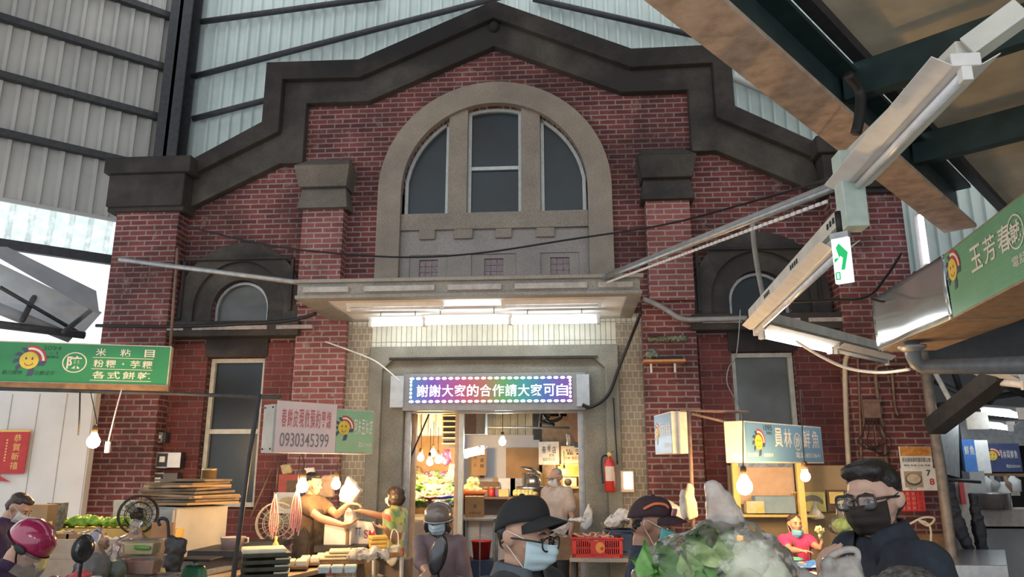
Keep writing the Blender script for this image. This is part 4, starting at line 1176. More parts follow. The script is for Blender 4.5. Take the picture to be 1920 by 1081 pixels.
MB().lathe([(.21, .0), (.15, .04), (.02, .06)], n=24, mt=Matrix.Translation((-.03, 0, .33)) @ Matrix.Rotation(.28, 4, 'Y')).obj('lid', m_ss, t)
t = thing('steel_basin', 'wide steel basin in front of the stock pot', 'basin', on(999, 13.05, .02))
MB().lathe([(.2, 0), (.28, .10), (.30, .15), (.29, .15), (.2, .03)], n=28).obj('bowl', m_ss, t)
t = thing('steel_colander', 'upended steel strainer leaning on the stock pot', 'strainer', on(1001, 13.15, .24))
MB().lathe([(.13, 0), (.11, .05), (.04, .08), (.005, .085)], n=20, mt=Matrix.Rotation(PI / 2, 4, 'X')).obj('bowl', m_ss, t)
t = thing('fruit_tray', 'wooden tray of yellow fruit before the basin', 'tray', on(985, 12.7, -.05))
MB().box((0, 0, .03), (.55, .3, .06)).obj('tray', m_wood, t)
for k in range(11):
    o = link('yellow_fruit', (fm := globals().get('FM') or MB().ell((0, 0, 0), (.055, .05, .042)).mesh('fruit')), None, 0, on(985 + (k % 6 - 2.5) * 7, 12.65 + .1 * (k // 6), .06 + .03 * (k // 6)))
    FM = fm
    if not o.data.materials: o.data.materials.append(m_yel)
    tag(o, 'yellow fruit in the wooden tray before the basin', 'fruit', 'yellow fruit in the tray')
t = thing('cardboard_notice', 'brown cardboard with handwriting hung on the pale wall', 'notice', at(898, 866, 13.6))
MB().box((0, 0, 0), (.27, .012, .46)).obj('card', m_card, t, bevel=.004)
lettering(t, [('李', .02, .1, .07, .07), ('婆', .02, .0, .07, .07), ('粿', .02, -.1, .07, .07), ('大', -.1, .05, .07, .07), ('人', -.1, -.08, .07, .07)], m_black, y=-.008)
t = thing('plastic_basin', 'orange basin with yellow greens behind the doorway post', 'basin', at(880, 934, 11.6))
MB().lathe([(.2, 0), (.26, .12), (.27, .12), (.2, .02)], n=24).obj('bowl', M('orange_plastic', (.75, .17, .04), rough=.4), t)
blob('greens', [[(0, 0, .12, .2, .15, .08)], [(.05, 0, .2, .1, .1, .12)]], m_yel, t, .02, 2, rough=.04, fr=20)
# cart with carton, red bucket
cz = atz(895, 972, .95)
p = at(893, 1040, 13.0); 
ct = thing('trolley', 'steel-tube trolley with a carton on top inside the doorway', 'trolley', (at(893, 972, 11.2).x, 11.2, 0))
zc = at(893, 970, 11.0).z
mb = MB()
for x in (-.3, .28):
    for y in (-.2, .2): mb.tube([(x, y, .1), (x, y, zc)], .018, 8)
for z in (.14, zc - .02):
    mb.bar((-.3, -.2, z), (.28, -.2, z), .03, .03).bar((-.3, .2, z), (.28, .2, z), .03, .03).bar((-.3, -.2, z), (-.3, .2, z), .03, .03).bar((.28, -.2, z), (.28, .2, z), .03, .03)
for x in (-.12, .08): mb.tube([(x, -.2, .14), (x, -.2, zc)], .012, 6)
mb.obj('frame', m_galv, ct)
MB().box((0, 0, zc), (.64, .46, .025)).obj('top_shelf', m_ss, ct); MB().box((0, 0, .15), (.6, .42, .02)).obj('lower_shelf', m_ss, ct)
for x in (-.27, .25):
    for y in (-.18, .18): MB().lathe([(.045, -.015), (.05, 0), (.045, .015)], n=14, mt=Matrix.Translation((x, y, .05)) @ Matrix.Rotation(PI / 2, 4, 'X')).obj('wheel', m_black, ct)
carton('carton', 'tan carton with printed marks standing on the steel trolley', (at(889, 968, 11.0).x, 11.05, zc + .013), .12, (.27, .3, .28), marks=[('萬', -.02, .12, .05, .06), ('水果批發', -.08, .04, .17, .035)])
def bucket(label, loc, r, h, mat):
    t = thing('bucket', label, 'bucket', loc)
    MB().lathe([(r * .8, 0), (r, h), (r * 1.06, h), (r * 1.06, h - .015), (r * .97, h - .02), (r * .78, .012), (0, .012)], n=22).obj('pail', mat, t)
    MB().tube([(r * math.cos(a), 0, h + r * .5 * math.sin(a) - .01) for a in [PI * i / 12 for i in range(13)]], .005, 5).obj('handle', m_galv, t)
    return t
bucket('red bucket on the floor behind the steel trolley', (at(903, 1000, 12.6).x, 12.6, 0.28), .16, .28, m_redpl)
carton('plastic_crate', 'low crate supporting the red bucket behind the trolley', (at(903, 1000, 12.6).x, 12.6, 0), 0, (.4, .4, .28), m_bluepl, 'crate', seam=False)
bucket('red bucket cut by the doorway post beside the trolley', (at(868, 1000, 11.6).x, 11.6, 0.1), .13, .32, m_redpl)
# right inside: handwritten board, two-character sign, lit hatch with a small fan
t = thing('handwritten_board', 'white board with black brush handwriting inside the doorway', 'sign', at(1029, 849, 13.57))
MB().box((0, 0, 0), (.36, .02, .40)).obj('board', M('white_board', (.80, .80, .76), rough=.5), t, bevel=.003)
lettering(t, [('春', -.12, .0, .07, .12), ('卷', -.03, .03, .07, .1), ('店', .06, .0, .07, .12), ('62311115', -.1, -.13, .2, .05), ('小', -.01, .125, .05, .03), ('文化', .0, -.06, .1, .05)], m_black, y=-.013)
t = thing('shop_sign', 'cream sign with two big dark characters at the doorway right edge', 'shop sign', at(1075, 852, 13.56))
MB().box((0.02, 0, 0), (.47, .06, .30)).obj('sign_box', M('cream_sign', (.78, .70, .50), rough=.5), t, bevel=.004)
lettering(t, [('鹿港', -.15, .0, .33, .1, 'row')], m_black, y=-.034)
lettering(t, [('04 8325', -.15, -.08, .3, .045)], m_red, 'phone_lettering', y=-.034)
t = thing('serving_hatch', 'warm lit hatch with a small box fan behind the grey-haired man', 'hatch', at(1068, 892, 13.56))
mb = MB().box((0, 0, .19), (.4, .04, .04)).box((0, 0, -.19), (.4, .04, .04)).box((-.18, 0, 0), (.05, .04, .4)).box((.18, 0, 0), (.05, .04, .4)).box((0, 0, .0), (.3, .04, .02))
mb.obj('frame', m_yel, t)
MB().box((0, .03, .09), (.34, .02, .18)).obj('back_panel', M('orange_panel', (.75, .35, .10), rough=.5), t)
MB().box((0, .0, -.1), (.24, .06, .15)).obj('box_fan', M('cream_fan', (.7, .62, .5), rough=.5), t)
MB().lathe([(.065, 0), (.06, .01), (.02, .02)], n=18, mt=Matrix.Translation((-.03, -.03, -.1)) @ Matrix.Rotation(PI / 2, 4, 'X')).obj('fan_grille', m_steel, t)
p = at(1058, 884, 13.3); bulb('warm bulb lighting the hatch behind the grey-haired man', p, p + V((0, 0, .35)), True, .03)
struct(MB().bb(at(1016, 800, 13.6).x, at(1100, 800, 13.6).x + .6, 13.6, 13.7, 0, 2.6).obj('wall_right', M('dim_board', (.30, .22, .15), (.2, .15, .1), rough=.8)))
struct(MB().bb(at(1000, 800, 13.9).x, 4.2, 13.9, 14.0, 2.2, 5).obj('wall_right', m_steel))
t = thing('orange_awning', 'tilted tan and orange panel at the top right of the doorway', 'panel', at(1078, 800, 10.6))
MB().quad([V((-.14, 0, .3)), V((.16, 0, .3)), V((.16, .05, -.14)), V((-.04, .05, -.12))], .03).obj('board', M('tan_panel', (.55, .36, .26), rough=.6), t)
MB().quad([V((-.02, .05, -.13)), V((.16, .05, -.13)), V((.16, .06, -.2)), V((.0, .06, -.2))], .03).obj('trim', M('orange_trim', (.85, .33, .12), rough=.5), t)
tag(MB().box((0, 0, 0), (.08, .03, .14)).obj('wall_card', m_blue, None, loc=at(1082, 829, 11.0)), 'small blue card above the two-character sign', 'card')
hanging('plastic_bag', 'pale crumpled bag hanging left of the small blue card', 'bag', [(1062, 812), (1068, 815), (1070, 832), (1064, 836)], 10.8, .04, m_bagw)
cable('coil of black hose hung at the top of the doorway', [at(1012, 800, 11.5), at(1016, 775, 11.5), at(1030, 790, 11.5), at(1052, 782, 11.5), at(1040, 768, 11.5), at(1022, 788, 11.5), at(1012, 790, 11.5), at(1040, 796, 11.5)], .025, m_black, 'hose', 'coiled_hose')
cable('grey rail across the corrugated sheet inside the doorway', [at(905, 800, 12.6), at(1068, 802, 12.6)], .02, m_galv, 'rail', 'hanging_rail', False)

# ================================================================== RIGHT OF THE DOORWAY
t = thing('fire_extinguisher', 'red fire extinguisher hung on the right door jamb', 'fire extinguisher', at(1144, 922, 9.32))
MB().lathe([(.05, 0), (.066, .02), (.066, .33), (.05, .37), (.022, .39), (.022, .42)], n=20).obj('cylinder', m_redpl, t)
mb = MB().box((0, 0, .43), (.05, .03, .03)); mb.bar((-.02, -.01, .45), (.06, -.03, .475), .015, .008); mb.obj('valve', m_black, t)
MB().tube(smooth_path([V((-.02, 0, .43)), V((-.08, -.01, .41)), V((-.095, -.02, .30)), V((-.085, -.02, .15)), V((-.08, -.02, .1))]), .011, 8).obj('hose', m_black, t)
MB().lathe([(.022, 0), (.028, .02), (.02, .03)], n=12, mt=Matrix.Translation((0, -.035, .44)) @ Matrix.Rotation(PI / 2, 4, 'X')).obj('gauge', m_yel, t)
mb = MB()
vs = [(.0672 * math.sin(a), -.0672 * math.cos(a), z) for z in (.13, .30) for a in [(-.9 + 1.8 * i / 10) for i in range(11)]]
mb.add(vs, [(i, i + 1, i + 12, i + 11) for i in range(10)]); mb.obj('paper_label', M('label_paper', (.72, .62, .55), rough=.6), t)
t = thing('wall_lamp', 'small lit panel lamp on the jamb right of the extinguisher', 'lamp', at(1176, 902, 9.4))
MB().box((0, 0, 0), (.16, .03, .25)).obj('frame', M('cream_lamp_frame', (.75, .62, .48), rough=.5), t, bevel=.004)
MB().box((.01, -.018, .01), (.10, .01, .19)).obj('diffuser', glow('warm_panel', (1.0, .86, .66), 5.0), t)
t = thing('plant_shelf', 'small wooden shelf on two white brackets with rubble and plant', 'shelf', at(1245, 677, 9.2))
MB().box((0, .02, 0), (.50, .2, .03)).obj('board', M('orange_shelf_board', (.55, .25, .10), (.42, .19, .08), rough=.6), t)
for x in (-.15, .14): MB().box((x, .09, -.06), (.025, .012, .13)).obj('bracket', m_white, t)
o = blob('air_plant', [[(0, 0, .05, .08, .06, .05)], [(.02, 0, .08, .05, .04, .05)]], M('grey_green_plant', (.22, .25, .19), (.1, .12, .09), scale=30), None, .012, 1, rough=.04, fr=45)
o.location = at(1222, 672, 9.2); tag(o, 'tufty grey-green plant on the small wooden shelf', 'plant')
o = tag(MB().box((0, 0, .012), (.36, .08, .024)).obj('dark_tray', m_black, None, loc=at(1250, 673, 9.22)), 'flat black tray lying on the small wooden shelf', 'tray')
o = blob('moss_tuft', [[(-.2, 0, 0, .04, .05, .02), (.2, 0, .01, .05, .06, .035)]], M('moss', (.20, .22, .14), (.12, .12, .09), scale=30), None, .012, 1, rough=.03, fr=40)
o.location = at(1250, 636, 9.3); tag(o, 'mossy growth on the broken brick above the small shelf', 'moss')
for pts, Y, l, m, th in (([(1291, 906), (1299, 912), (1308, 968), (1290, 974), (1284, 930)], 7.07, 'yellowish cloth hanging on the thin rusty post', M('yellowish_cloth', (.72, .62, .40), (.6, .5, .3), rough=.9), .035), ([(1238, 936), (1246, 934), (1286, 955), (1282, 975), (1262, 972)], 7.6, 'white carrier bag hanging left of the yellowish cloth', m_bagw, .04), ([(1278, 918), (1288, 920), (1290, 968), (1280, 970), (1274, 940)], 7.14, 'grey-white cloth hanging behind the yellowish cloth', m_cloth, .03)):
    hanging('hanging_cloth' if 'cloth' in l else 'plastic_bag', l, 'cloth' if 'cloth' in l else 'bag', pts, Y, th, m)
t = thing('round_sign', 'round shop sign with red lower half behind the hanging cloths', 'sign', at(1322, 948, 9.44))
MB().lathe([(.0005, -.01), (.13, -.01), (.13, .01), (.0005, .01)], n=28, mt=Matrix.Rotation(PI / 2, 4, 'X')).obj('disc', M('tan_disc', (.55, .40, .30), rough=.6), t)
MB().prism(arc(0, 0, .12, PI, 2 * PI, 16), (), -.014, -.011).obj('lower_half', m_redpl, t)
lettering(t, [('ZM', -.07, -.06, .14, .05)], m_yel, y=-.016)
lettering(t, [('99', -.05, .03, .1, .06)], m_redpl, 'upper_lettering', y=-.013)
# red crate etc. on a table by the jamb
zc2 = at(1115, 1044, 8.4).z
tb = [at(1068, 1046, 8.3), at(1200, 1046, 8.3), at(1200, 1020, 9.2), at(1075, 1020, 9.2)]
table('market_table', 'grey table under the red crate right of the doorway', tb, zc2, m_conc, leg=m_steel)
crx = at(1119, 1044, 8.5)
crate('produce_crate', 'red plastic crate of ginger shoots right of the doorway', (crx.x, 8.55, zc2), .02, (.52, .36, .20), m_redpl)
t = thing('crate_emblem', 'round orange emblem printed on the red crate front', 'emblem', (crx.x + .03, 8.36, zc2 + .1)); bpy.data.objects.remove(t)
cb = [o for o in bpy.data.objects if o.name.startswith('produce_crate')][-1]
mb = MB().prism([(.03 + .05 * math.cos(a), .10 + .055 * math.sin(a)) for a in [2 * PI * i / 20 for i in range(20)]], [[(.05 + .02 * math.cos(a), .09 + .02 * math.sin(a)) for a in [2 * PI * i / 12 for i in range(12)]]], -.19, -.187)
mb.obj('round_emblem', M('orange_print', (.75, .30, .07), rough=.5), cb)
sh = blob('shoot', [[(0, 0, 0, .02, .02, .012), (.06, .02, .012, .012, .01, .008)], [(.05, .015, .01, .01, .01, .01), (.09, -.01, .02, .005, .005, .005)]], M('pink_shoot', (.50, .22, .18), (.62, .45, .36), scale=20), None, .006, 1)
shm = sh.data; bpy.data.objects.remove(sh)
for k in range(48):
    o = link('ginger_shoot', shm, None, 0, (crx.x + rv.uniform(-.23, .2), 8.55 + rv.uniform(-.14, .13), zc2 + .15 + rv.uniform(0, .05)), (rv.uniform(-.5, .5), rv.uniform(-.5, .5), rv.uniform(0, 6)))
    tag(o, 'pinkish ginger shoot in the red crate', 'vegetable', 'shoots in the red crate')
p = at(1172, 1035, 8.75)
crate('produce_crate', 'dark blue slatted crate behind the red one under white bags', (p.x, 8.75, zc2), .05, (.40, .32, .26), m_bluepl)
o = blob('plastic_bag', [[(-.15, 0, .05, .06, .13, .05), (0, 0, .14, .1, .12, .06)], [(0, 0, .12, .1, .12, .06), (.16, 0, .06, .07, .12, .05)]], m_cloth, None, .014, 3, rough=.05, fr=12)
o.location = (p.x, 8.75, zc2 + .27); tag(o, 'heap of crumpled white bags on the dark blue crate', 'bag')
t = thing('wooden_tray', 'long wooden box of ginger roots behind the red crate', 'tray', (at(1115, 1000, 8.9).x, 8.95, zc2))
MB().box((0, 0, .1), (.55, .3, .2)).obj('box_body', m_card_d, t)
for k in range(7):
    MB().tube(smooth_path([V((.1 + .03 * k, rv.uniform(-.1, .1), .2)), V((.12 + .03 * k, 0, .25)), V((.1 + .035 * k + rv.uniform(-.03, .03), rv.uniform(-.05, .05), .31))]), [.02 - .001 * j for j in range(13)], 6).obj('ginger_root', M('ginger', (.55, .40, .24), (.42, .3, .17), rough=.7), t)
hanging('hanging_cloth', 'white cloth hanging on the right door post', 'cloth', [(1104, 944), (1111, 965), (1108, 985), (1098, 992), (1090, 985), (1096, 962)], 9.3, .04, m_cloth)
carton('carton', 'stack of wrapped parcels left of the red crate', (at(1060, 1020, 8.7).x, 8.8, zc2 - .06), 0, (.3, .3, .24), m_card_d)
o = blob('clear_bag', [[(0, 0, .1, .1, .08, .1)]], m_bagm, None, .014, 2, rough=.03, fr=14); o.location = at(1052, 995, 8.9) - V((0, 0, .05)); tag(o, 'bulging clear bag below the grey-haired man', 'bag')
o = blob('folded_cloths', [[(-.05, 0, 0, .05, .06, .02), (.05, 0, .01, .05, .06, .025)]], m_cloth, None, .014, 2, rough=.03, fr=14); o.location = at(1083, 975, 9.0); tag(o, 'pale folded cloths left of the right door post', 'cloth')

# ================================================================== LEFT STALL (rice cakes)
m_wpanel = M('white_wall_panel', (.68, .67, .66), (.58, .57, .56), rough=.5, scale=1.5)
wx = at(170, 820, 8.95).x
struct(MB().bb(wx - 5, wx, 8.95, 9.05, 0, at(100, 722, 8.95).z + .15).obj('wall_left', m_wpanel))
mb = MB()
for k in range(9): mb.bb(wx - .02 - .36 * k, wx - .012 - .36 * k, 8.944, 8.95, 0, 2.6)
struct(mb.obj('trim_13', M('panel_joint', (.42, .42, .42))))
t = thing('new_year_banner', 'red new year banner with gold characters on the white wall panels', 'banner', at(20, 848, 8.9))
MB().box((0, 0, 0), (.42, .012, .50)).obj('paper', M('red_paper', (.50, .03, .035), rough=.6), t)
mb = MB()
for i, ch in enumerate('恭賀新禧'): put_text(mb, ch, .02, .13 - .11 * i, .1, .09, -.008, .004)
for i in range(8): mb.box((-.06, -.008, .15 - .035 * i), (.02, .002, .02))
mb.obj('gold_characters', M('gold_print', (.80, .50, .12), rough=.4), t)
MB().bb(-.21, .21, -.008, .008, .25, .275).obj('gold_edge', M('gold_print', (0, 0, 0)), t)
tag(MB().quad([at(-8, 900, 8.9), at(20, 903, 8.9), at(0, 892, 8.9), at(-8, 890, 8.9)], .004).obj('torn_red_paper', M('red_paper', (0, 0, 0))), 'torn scrap of red paper below the new year banner', 'paper')

p = at(175, 828, 7.2); bulb('big warm bulb hanging below the green rice-cake sign', p, at(170, 735, 7.6), True, .062)
t = thing('hanging_switch', 'small white cord switch hanging right of the big warm bulb', 'switch', at(202, 838, 7.3))
MB().box((0, 0, 0), (.045, .03, .11)).obj('body', m_wh, t, bevel=.005)
mb = MB().box((0, -.016, .02), (.025, .006, .03)).box((0, -.016, -.025), (.025, .006, .03)); mb.obj('rocker', M('amber_rocker', (.7, .45, .2)), t)
MB().tube(smooth_path([V((0, 0, .05)), V((.03, 0, .3)), V((.06, .02, .58))]), .007, 5).obj('cord', m_white, t)
cable('black cord hanging from the rail left of the big warm bulb', [at(150, 735, 7.5), at(149, 780, 7.4), at(147, 815, 7.4)], .008, m_black, 'cable', 'hanging_cable')

zt = atz(0, 0, 1) and 1.06
tb = [at(-60, 1010, 5.6), at(300, 1010, 5.9), at(280, 985, 6.75), at(-60, 985, 6.9)]
table('market_table', 'long board-topped table of the rice-cake stall', tb, zt, M('pinkish_board', (.52, .40, .31), (.42, .31, .23), rough=.7))
tag(MB().quad([at(-60, 1010, 5.62) * 1, at(300, 1010, 5.92), at(300, 1010, 5.92) - V((0, 0, .45)), at(-60, 1010, 5.62) - V((0, 0, .45))][::-1], .02).obj('front_panel', MATS['pinkish_board']), 'pinkish board along the front of the rice-cake table', 'panel')
def onz(px, py, Y, z): p = at(px, py, Y); return V((p.x, Y, z))
# second board step behind
tag(MB().box((0, 0, .06), (1.6, .3, .12)).obj('timber_step', M('yellow_timber', (.66, .45, .14), (.52, .34, .1), rough=.6), None, bevel=.008, loc=onz(190, 950, 6.75, zt)), 'long yellow timber step along the back of the rice-cake table', 'timber')
o = blob('leafy_bundle', [[(-.4, 0, 0, .04, .06, .03), (.36, 0, .02, .07, .08, .035)], [(-.1, 0, .03, .2, .06, .03)]], M('bright_green_leaf', (.30, .52, .05), (.16, .33, .03), rough=.5, scale=16), None, .014, 2, rough=.03, fr=22)
o.location = onz(186, 945, 6.7, zt + .16); tag(o, 'long bundle of bright green leaves lying behind the small cartons', 'vegetable')
for k, (px, l) in enumerate(((118, 'open cardboard box of yellow packets, left of its twin'), (166, 'open cardboard box of pale packets, right of its twin'))):
    c = onz(px, 985, 6.15, zt); carton('open_box', l, c, .0, (.215, .18, .12), m_card, open_=True)
    for j in range(4):
        o = blob('packet', [[(0, 0, 0, .045, .06, .02), (.02, .02, .015, .03, .03, .012)]], [m_yel, m_yel, M('pink_packet', (.66, .42, .36)), m_bagm][(j + k * 2) % 4], None, .012, 1, rough=.02, fr=20)
        o.location = c + V((-.06 + .04 * j, (-1) ** j * .03, .11)); tag(o, 'packet poking out of the ' + ('left' if k == 0 else 'right') + ' small cardboard box', 'packet', 'packets in the %s box' % ('left' if k == 0 else 'right'))
carton('carton', 'tall cardboard box behind the man with the pale mask', onz(82, 950, 6.5, zt), .0, (.22, .2, .33), m_card)
t = carton('printed_box', 'grey printed box right of the tall cardboard box', onz(108, 950, 6.6, zt), .1, (.11, .15, .34), M('grey_print', (.33, .32, .31), (.06, .06, .07), scale=18), seam=False)
t = thing('yellow_basket', 'slim yellow basket of tools before the tall cardboard box', 'basket', onz(80, 985, 6.0, zt))
mb = MB().lathe([(.05, 0), (.055, .2), (.05, .2), (.045, .01)], n=16)
for k in range(8): mb.tube([(.056 * math.cos(k), .056 * math.sin(k), .05), (.06 * math.cos(k), .06 * math.sin(k), .22)], .005, 5)
mb.obj('basket_body', m_yel, t)
fan('black electric fan standing on the rice-cake table', onz(258, 975, 6.45, zt), math.radians(38), .155, .25, m_black)
o = blob('plastic_bag', [[(-.1, 0, .04, .08, .1, .05), (.12, 0, .03, .1, .08, .04)]], m_cloth, None, .014, 3, rough=.04, fr=14); o.location = onz(205, 985, 6.2, zt); tag(o, 'crumpled pale bag right of the small cardboard boxes', 'bag')
tag(MB().box((0, 0, .2), (.5, .02, .4)).obj('pale_board', M('pale_board', (.56, .53, .48)), None, loc=onz(265, 960, 6.95, zt - .05), rot=(.1, 0, 0)), 'pale board leaning behind the black fan', 'board')
# nearer display of bagged goods
zb = 1.07
tb = [at(130, 1090, 4.05), at(320, 1090, 4.05), at(310, 1040, 5.2), at(150, 1040, 5.2)]
table('display_table', 'low display table of bagged goods in front of the rice-cake stall', tb, zb, m_yel)
m_dark_bag = M('dark_beans', (.07, .055, .06), (.03, .025, .03), rough=.5, scale=30)
m_seaweed = M('seaweed', (.05, .075, .045), (.02, .035, .02), rough=.5, scale=25)
def bagged(label, px, py, Y, size, fill, film_=None, **k):
    p = onz(px, py, Y, zb); return sack('clear_bag', label, 'bag', p, size, film_ or m_bagc, fill=fill, **k)
bagged('tied clear bag of dark purple beans beside the black mirror', 172, 1070, 4.1, (.105, .09, .30), [m_dark_bag], rough=.012)
bagged('clear bag of dark green seaweed right of the bean bag', 212, 1075, 4.2, (.085, .08, .22), [m_seaweed], rough=.012)
bagged('big tied bag of pinkish crisps before the black fan', 250, 1020, 5.0, (.15, .12, .30), [M('pink_crisps', (.55, .30, .25), (.38, .17, .14), scale=30)], rough=.014)
bagged('small clear bag of brown cakes above the bean bag', 218, 1030, 4.9, (.10, .09, .16), [M('brown_cakes', (.38, .2, .13), (.6, .5, .42), scale=22)], rough=.014)
o = blob('candy_bag', [[(0, 0, .05, .09, .07, .05)], [(0, 0, .10, .04, .03, .07)]], M('mixed_wrappers', (.70, .36, .08), (.10, .16, .34), rough=.4, scale=11), None, .012, 2, rough=.03, fr=22); o.location = onz(178, 1030, 5.0, zb + .08); tag(o, 'bag of orange and blue wrapped sweets behind the bean bag', 'bag')
o = blob('red_bag', [[(0, 0, .06, .13, .1, .07)], [(.1, 0, .1, .06, .06, .06)]], film('red_film', (.85, .10, .12), .85, .2, .4), None, .014, 2, rough=.02, fr=14); o.location = onz(112, 1078, 3.75, zb - .02); tag(o, 'red plastic bag in front of the black mirror', 'bag')
o = blob('clear_bag', [[(0, 0, .06, .12, .1, .06)], [(.1, 0, .08, .08, .06, .05)]], m_bagm, None, .014, 2, rough=.03, fr=14); o.location = onz(148, 1078, 3.7, zb - .02); tag(o, 'crumpled milky bag at the foot of the black mirror', 'bag')
o = blob('green_packet', [[(0, 0, .03, .10, .07, .03)]], M('green_red_packet', (.10, .45, .14), (.60, .42, .10), scale=18), None, .012, 2, rough=.01); o.location = onz(152, 1079, 3.55, zb); tag(o, 'flat green and orange packet at the bottom edge before the bean bag', 'packet')
for k, (px, py, Y, w, hh, l, ms) in enumerate(((266, 1060, 4.35, .20, .095, 'clear tub of red pickles, middle of the tub stack', M('red_pickle', (.34, .12, .07), (.18, .06, .04), scale=30)), (258, 1080, 4.3, .16, .075, 'clear tub of brown snacks at the left bottom of the tub stack', M('brown_cakes', (0, 0, 0))), (306, 1080, 4.4, .14, .075, 'clear tub of nuts at the right bottom of the tub stack', M('nuts', (.36, .26, .18), (.2, .13, .09), scale=30)), (268, 1030, 4.4, .18, .08, 'clear tub of yellow noodles on top of the tub stack', M('noodles', (.62, .50, .22), (.5, .36, .12), scale=25)))):
    z = {0: zb + .045, 1: zb - .04, 2: zb - .04, 3: zb + .145}[k]
    t = thing('food_tub', l, 'tub', onz(px, py, Y, z), .1)
    MB().box((0, 0, hh * .42), (w * .92, .13, hh * .78), taper=.92).obj('contents', ms, t, bevel=.008)
    MB().box((0, 0, hh / 2), (w, .15, hh), taper=.92).obj('tub', m_bagc, t, bevel=.006)
    MB().box((0, 0, hh), (w + .012, .16, .008)).obj('lid', m_bagc, t, bevel=.003)
hanging('green_tag', 'green tape tied round the yellow noodle tub', 'tape', [(252, 1023), (282, 1025), (280, 1029), (254, 1028)], 4.33, .01, m_green, vox=.006, rough=0)

# brown board, umbrella, scale, fridge, cardboard, meters
tag(MB().box((0, 0, .3), (.16, .03, .6)).obj('upright_board', M('orange_brown_board', (.45, .22, .10), (.34, .16, .07), rough=.6), None, loc=onz(302, 1030, 5.4, .72)), 'upright orange-brown board left of the dark umbrella', 'board')
struct(MB().bb(at(285, 1000, 5.5).x, at(330, 1000, 5.5).x, 5.3, 5.6, 0, .72).obj('trim_14', m_conc))
t = thing('umbrella', 'folded dark umbrella with crook handle hooked beside the green scale', 'umbrella', at(335, 1010, 5.0))
P = lambda px, py: at(px, py, 5.0) - t.location
MB().tube(smooth_path([P(300, 985), P(297, 976), P(303, 973 - 2), P(313, 975), P(316, 990), P(316, 1025)]), .011, 8).obj('crook_handle', m_black, t)
blob('canopy', [[tuple(P(320, 1010)) + (.03, .03, .02), tuple(P(350, 1015)) + (.015, .02, .02), tuple(P(312, 1070)) + (.04, .04, .03), tuple(P(330, 1075)) + (.02, .03, .03)]], M('black_nylon', (.035, .03, .032), rough=.5), t, .012, 3, rough=.014, fr=24)
mb = MB()
for k in range(7): mb.ell(P(318 + 4.5 * k, 1008 + k * 1.0), .006, seg=6, rings=5)
mb.obj('rib_tips', m_white, t)
tz = 1.0
t = thing('weighing_scale', 'green shop scale with a flat black pan beside the umbrella', 'scale', onz(364, 1075, 5.2, .78))
blob('body', [[(-.09, 0, .02, .04, .08, .02), (.09, 0, .02, .04, .08, .02), (-.05, 0, .26, .025, .04, .02), (.05, 0, .26, .025, .04, .02)]], M('scale_green', (.03, .17, .085), rough=.4), t, .012, 2)
MB().tube([(0, 0, .26), (0, 0, .31)], .02, 8).obj('stem', m_galv, t)
MB().box((.03, 0, .32), (.24, .2, .014)).obj('pan', m_black, t, bevel=.004)
mb = MB().bar((-.13, -.1, .08), (.14, -.1, .11), .03, .03).bar((.14, -.1, .11), (.14, -.1, -.05), .03, .03); mb.obj('rail', m_yel, t)
tag(MB().box((0, 0, .39), (.6, .5, .78)).obj('scale_stand', m_conc, None, loc=onz(372, 1080, 5.35, 0)), 'grey stand under the green shop scale', 'stand')
t = thing('small_fridge', 'small grey-white fridge under the pile of flattened cardboard', 'fridge', onz(352, 1000, 7.0, 0), math.radians(-32))
MB().box((0, 0, .68), (.42, .52, 1.36)).obj('body', M('dirty_white_enamel', (.52, .49, .45), (.40, .37, .34), rough=.5, scale=3), t, bevel=.01)
MB().box((0, -.275, .68), (.41, .03, 1.32)).obj('door', M('grey_fridge_door', (.40, .38, .36), rough=.4), t, bevel=.008)
MB().ell((-.02, -.292, 1.26), (.035, .006, .012)).obj('badge', m_steel, t)
for k in range(9):
    rz = rv.uniform(-.25, .25) - .25
    c = onz(352 + rv.uniform(-6, 9), 950, 7.0, 1.37 + .026 * k)
    o = MB().box((0, 0, .011), (.74 - .03 * k + rv.uniform(-.05, .05), .55, .02)).obj('flattened_box', m_card_d if k % 3 else m_card, None, loc=c, rot=(rv.uniform(-.03, .03), rv.uniform(-.03, .03), rz))
    tag(o, 'sheet of flattened cardboard in the pile on the small fridge', 'cardboard', 'cardboard pile on the fridge')
t = thing('metal_tin', 'round brass-coloured tin on top of the cardboard pile', 'tin', onz(389, 925, 6.95, 1.37 + .026 * 9))
MB().lathe([(.065, 0), (.065, .07), (.068, .07), (.068, .09), (.02, .095)], n=20).obj('tin_body', M('brass_tin', (.55, .38, .20), rough=.3, metal=.7), t)
for (px, py, w, h, l, door) in ((307, 820, .10, .13, 'small round-dial meter box, topmost on the left brick wall', None), (318, 862, .34, .20, 'open electric meter box with white flap on the left brick wall', m_white), (310, 902, .36, .22, 'lower dark electric meter box above the black fan', M('dark_meter', (.12, .11, .10)))):
    t = thing('electric_meter', l, 'meter', at(px, py, 9.38))
    MB().box((0, 0, 0), (w, .1, h)).obj('box_body', m_steel, t, bevel=.006)
    mb = MB()
    for z in (-h / 2 + .01, h / 2 - .01): mb.box((-w * .2, -.055, z), (w * .5, .012, .018))
    for x in (-w * .43, w * .03): mb.box((x, -.055, 0), (.014, .012, h))
    mb.obj('window_frame', m_galv, t)
    MB().box((-w * .2, -.056, .01), (w * .2, .01, h * .35)).obj('dial', m_wh, t)
    if door: MB().box((w * .27, -.06, 0), (w * .48, .012, h * .92)).obj('flap', door, t)
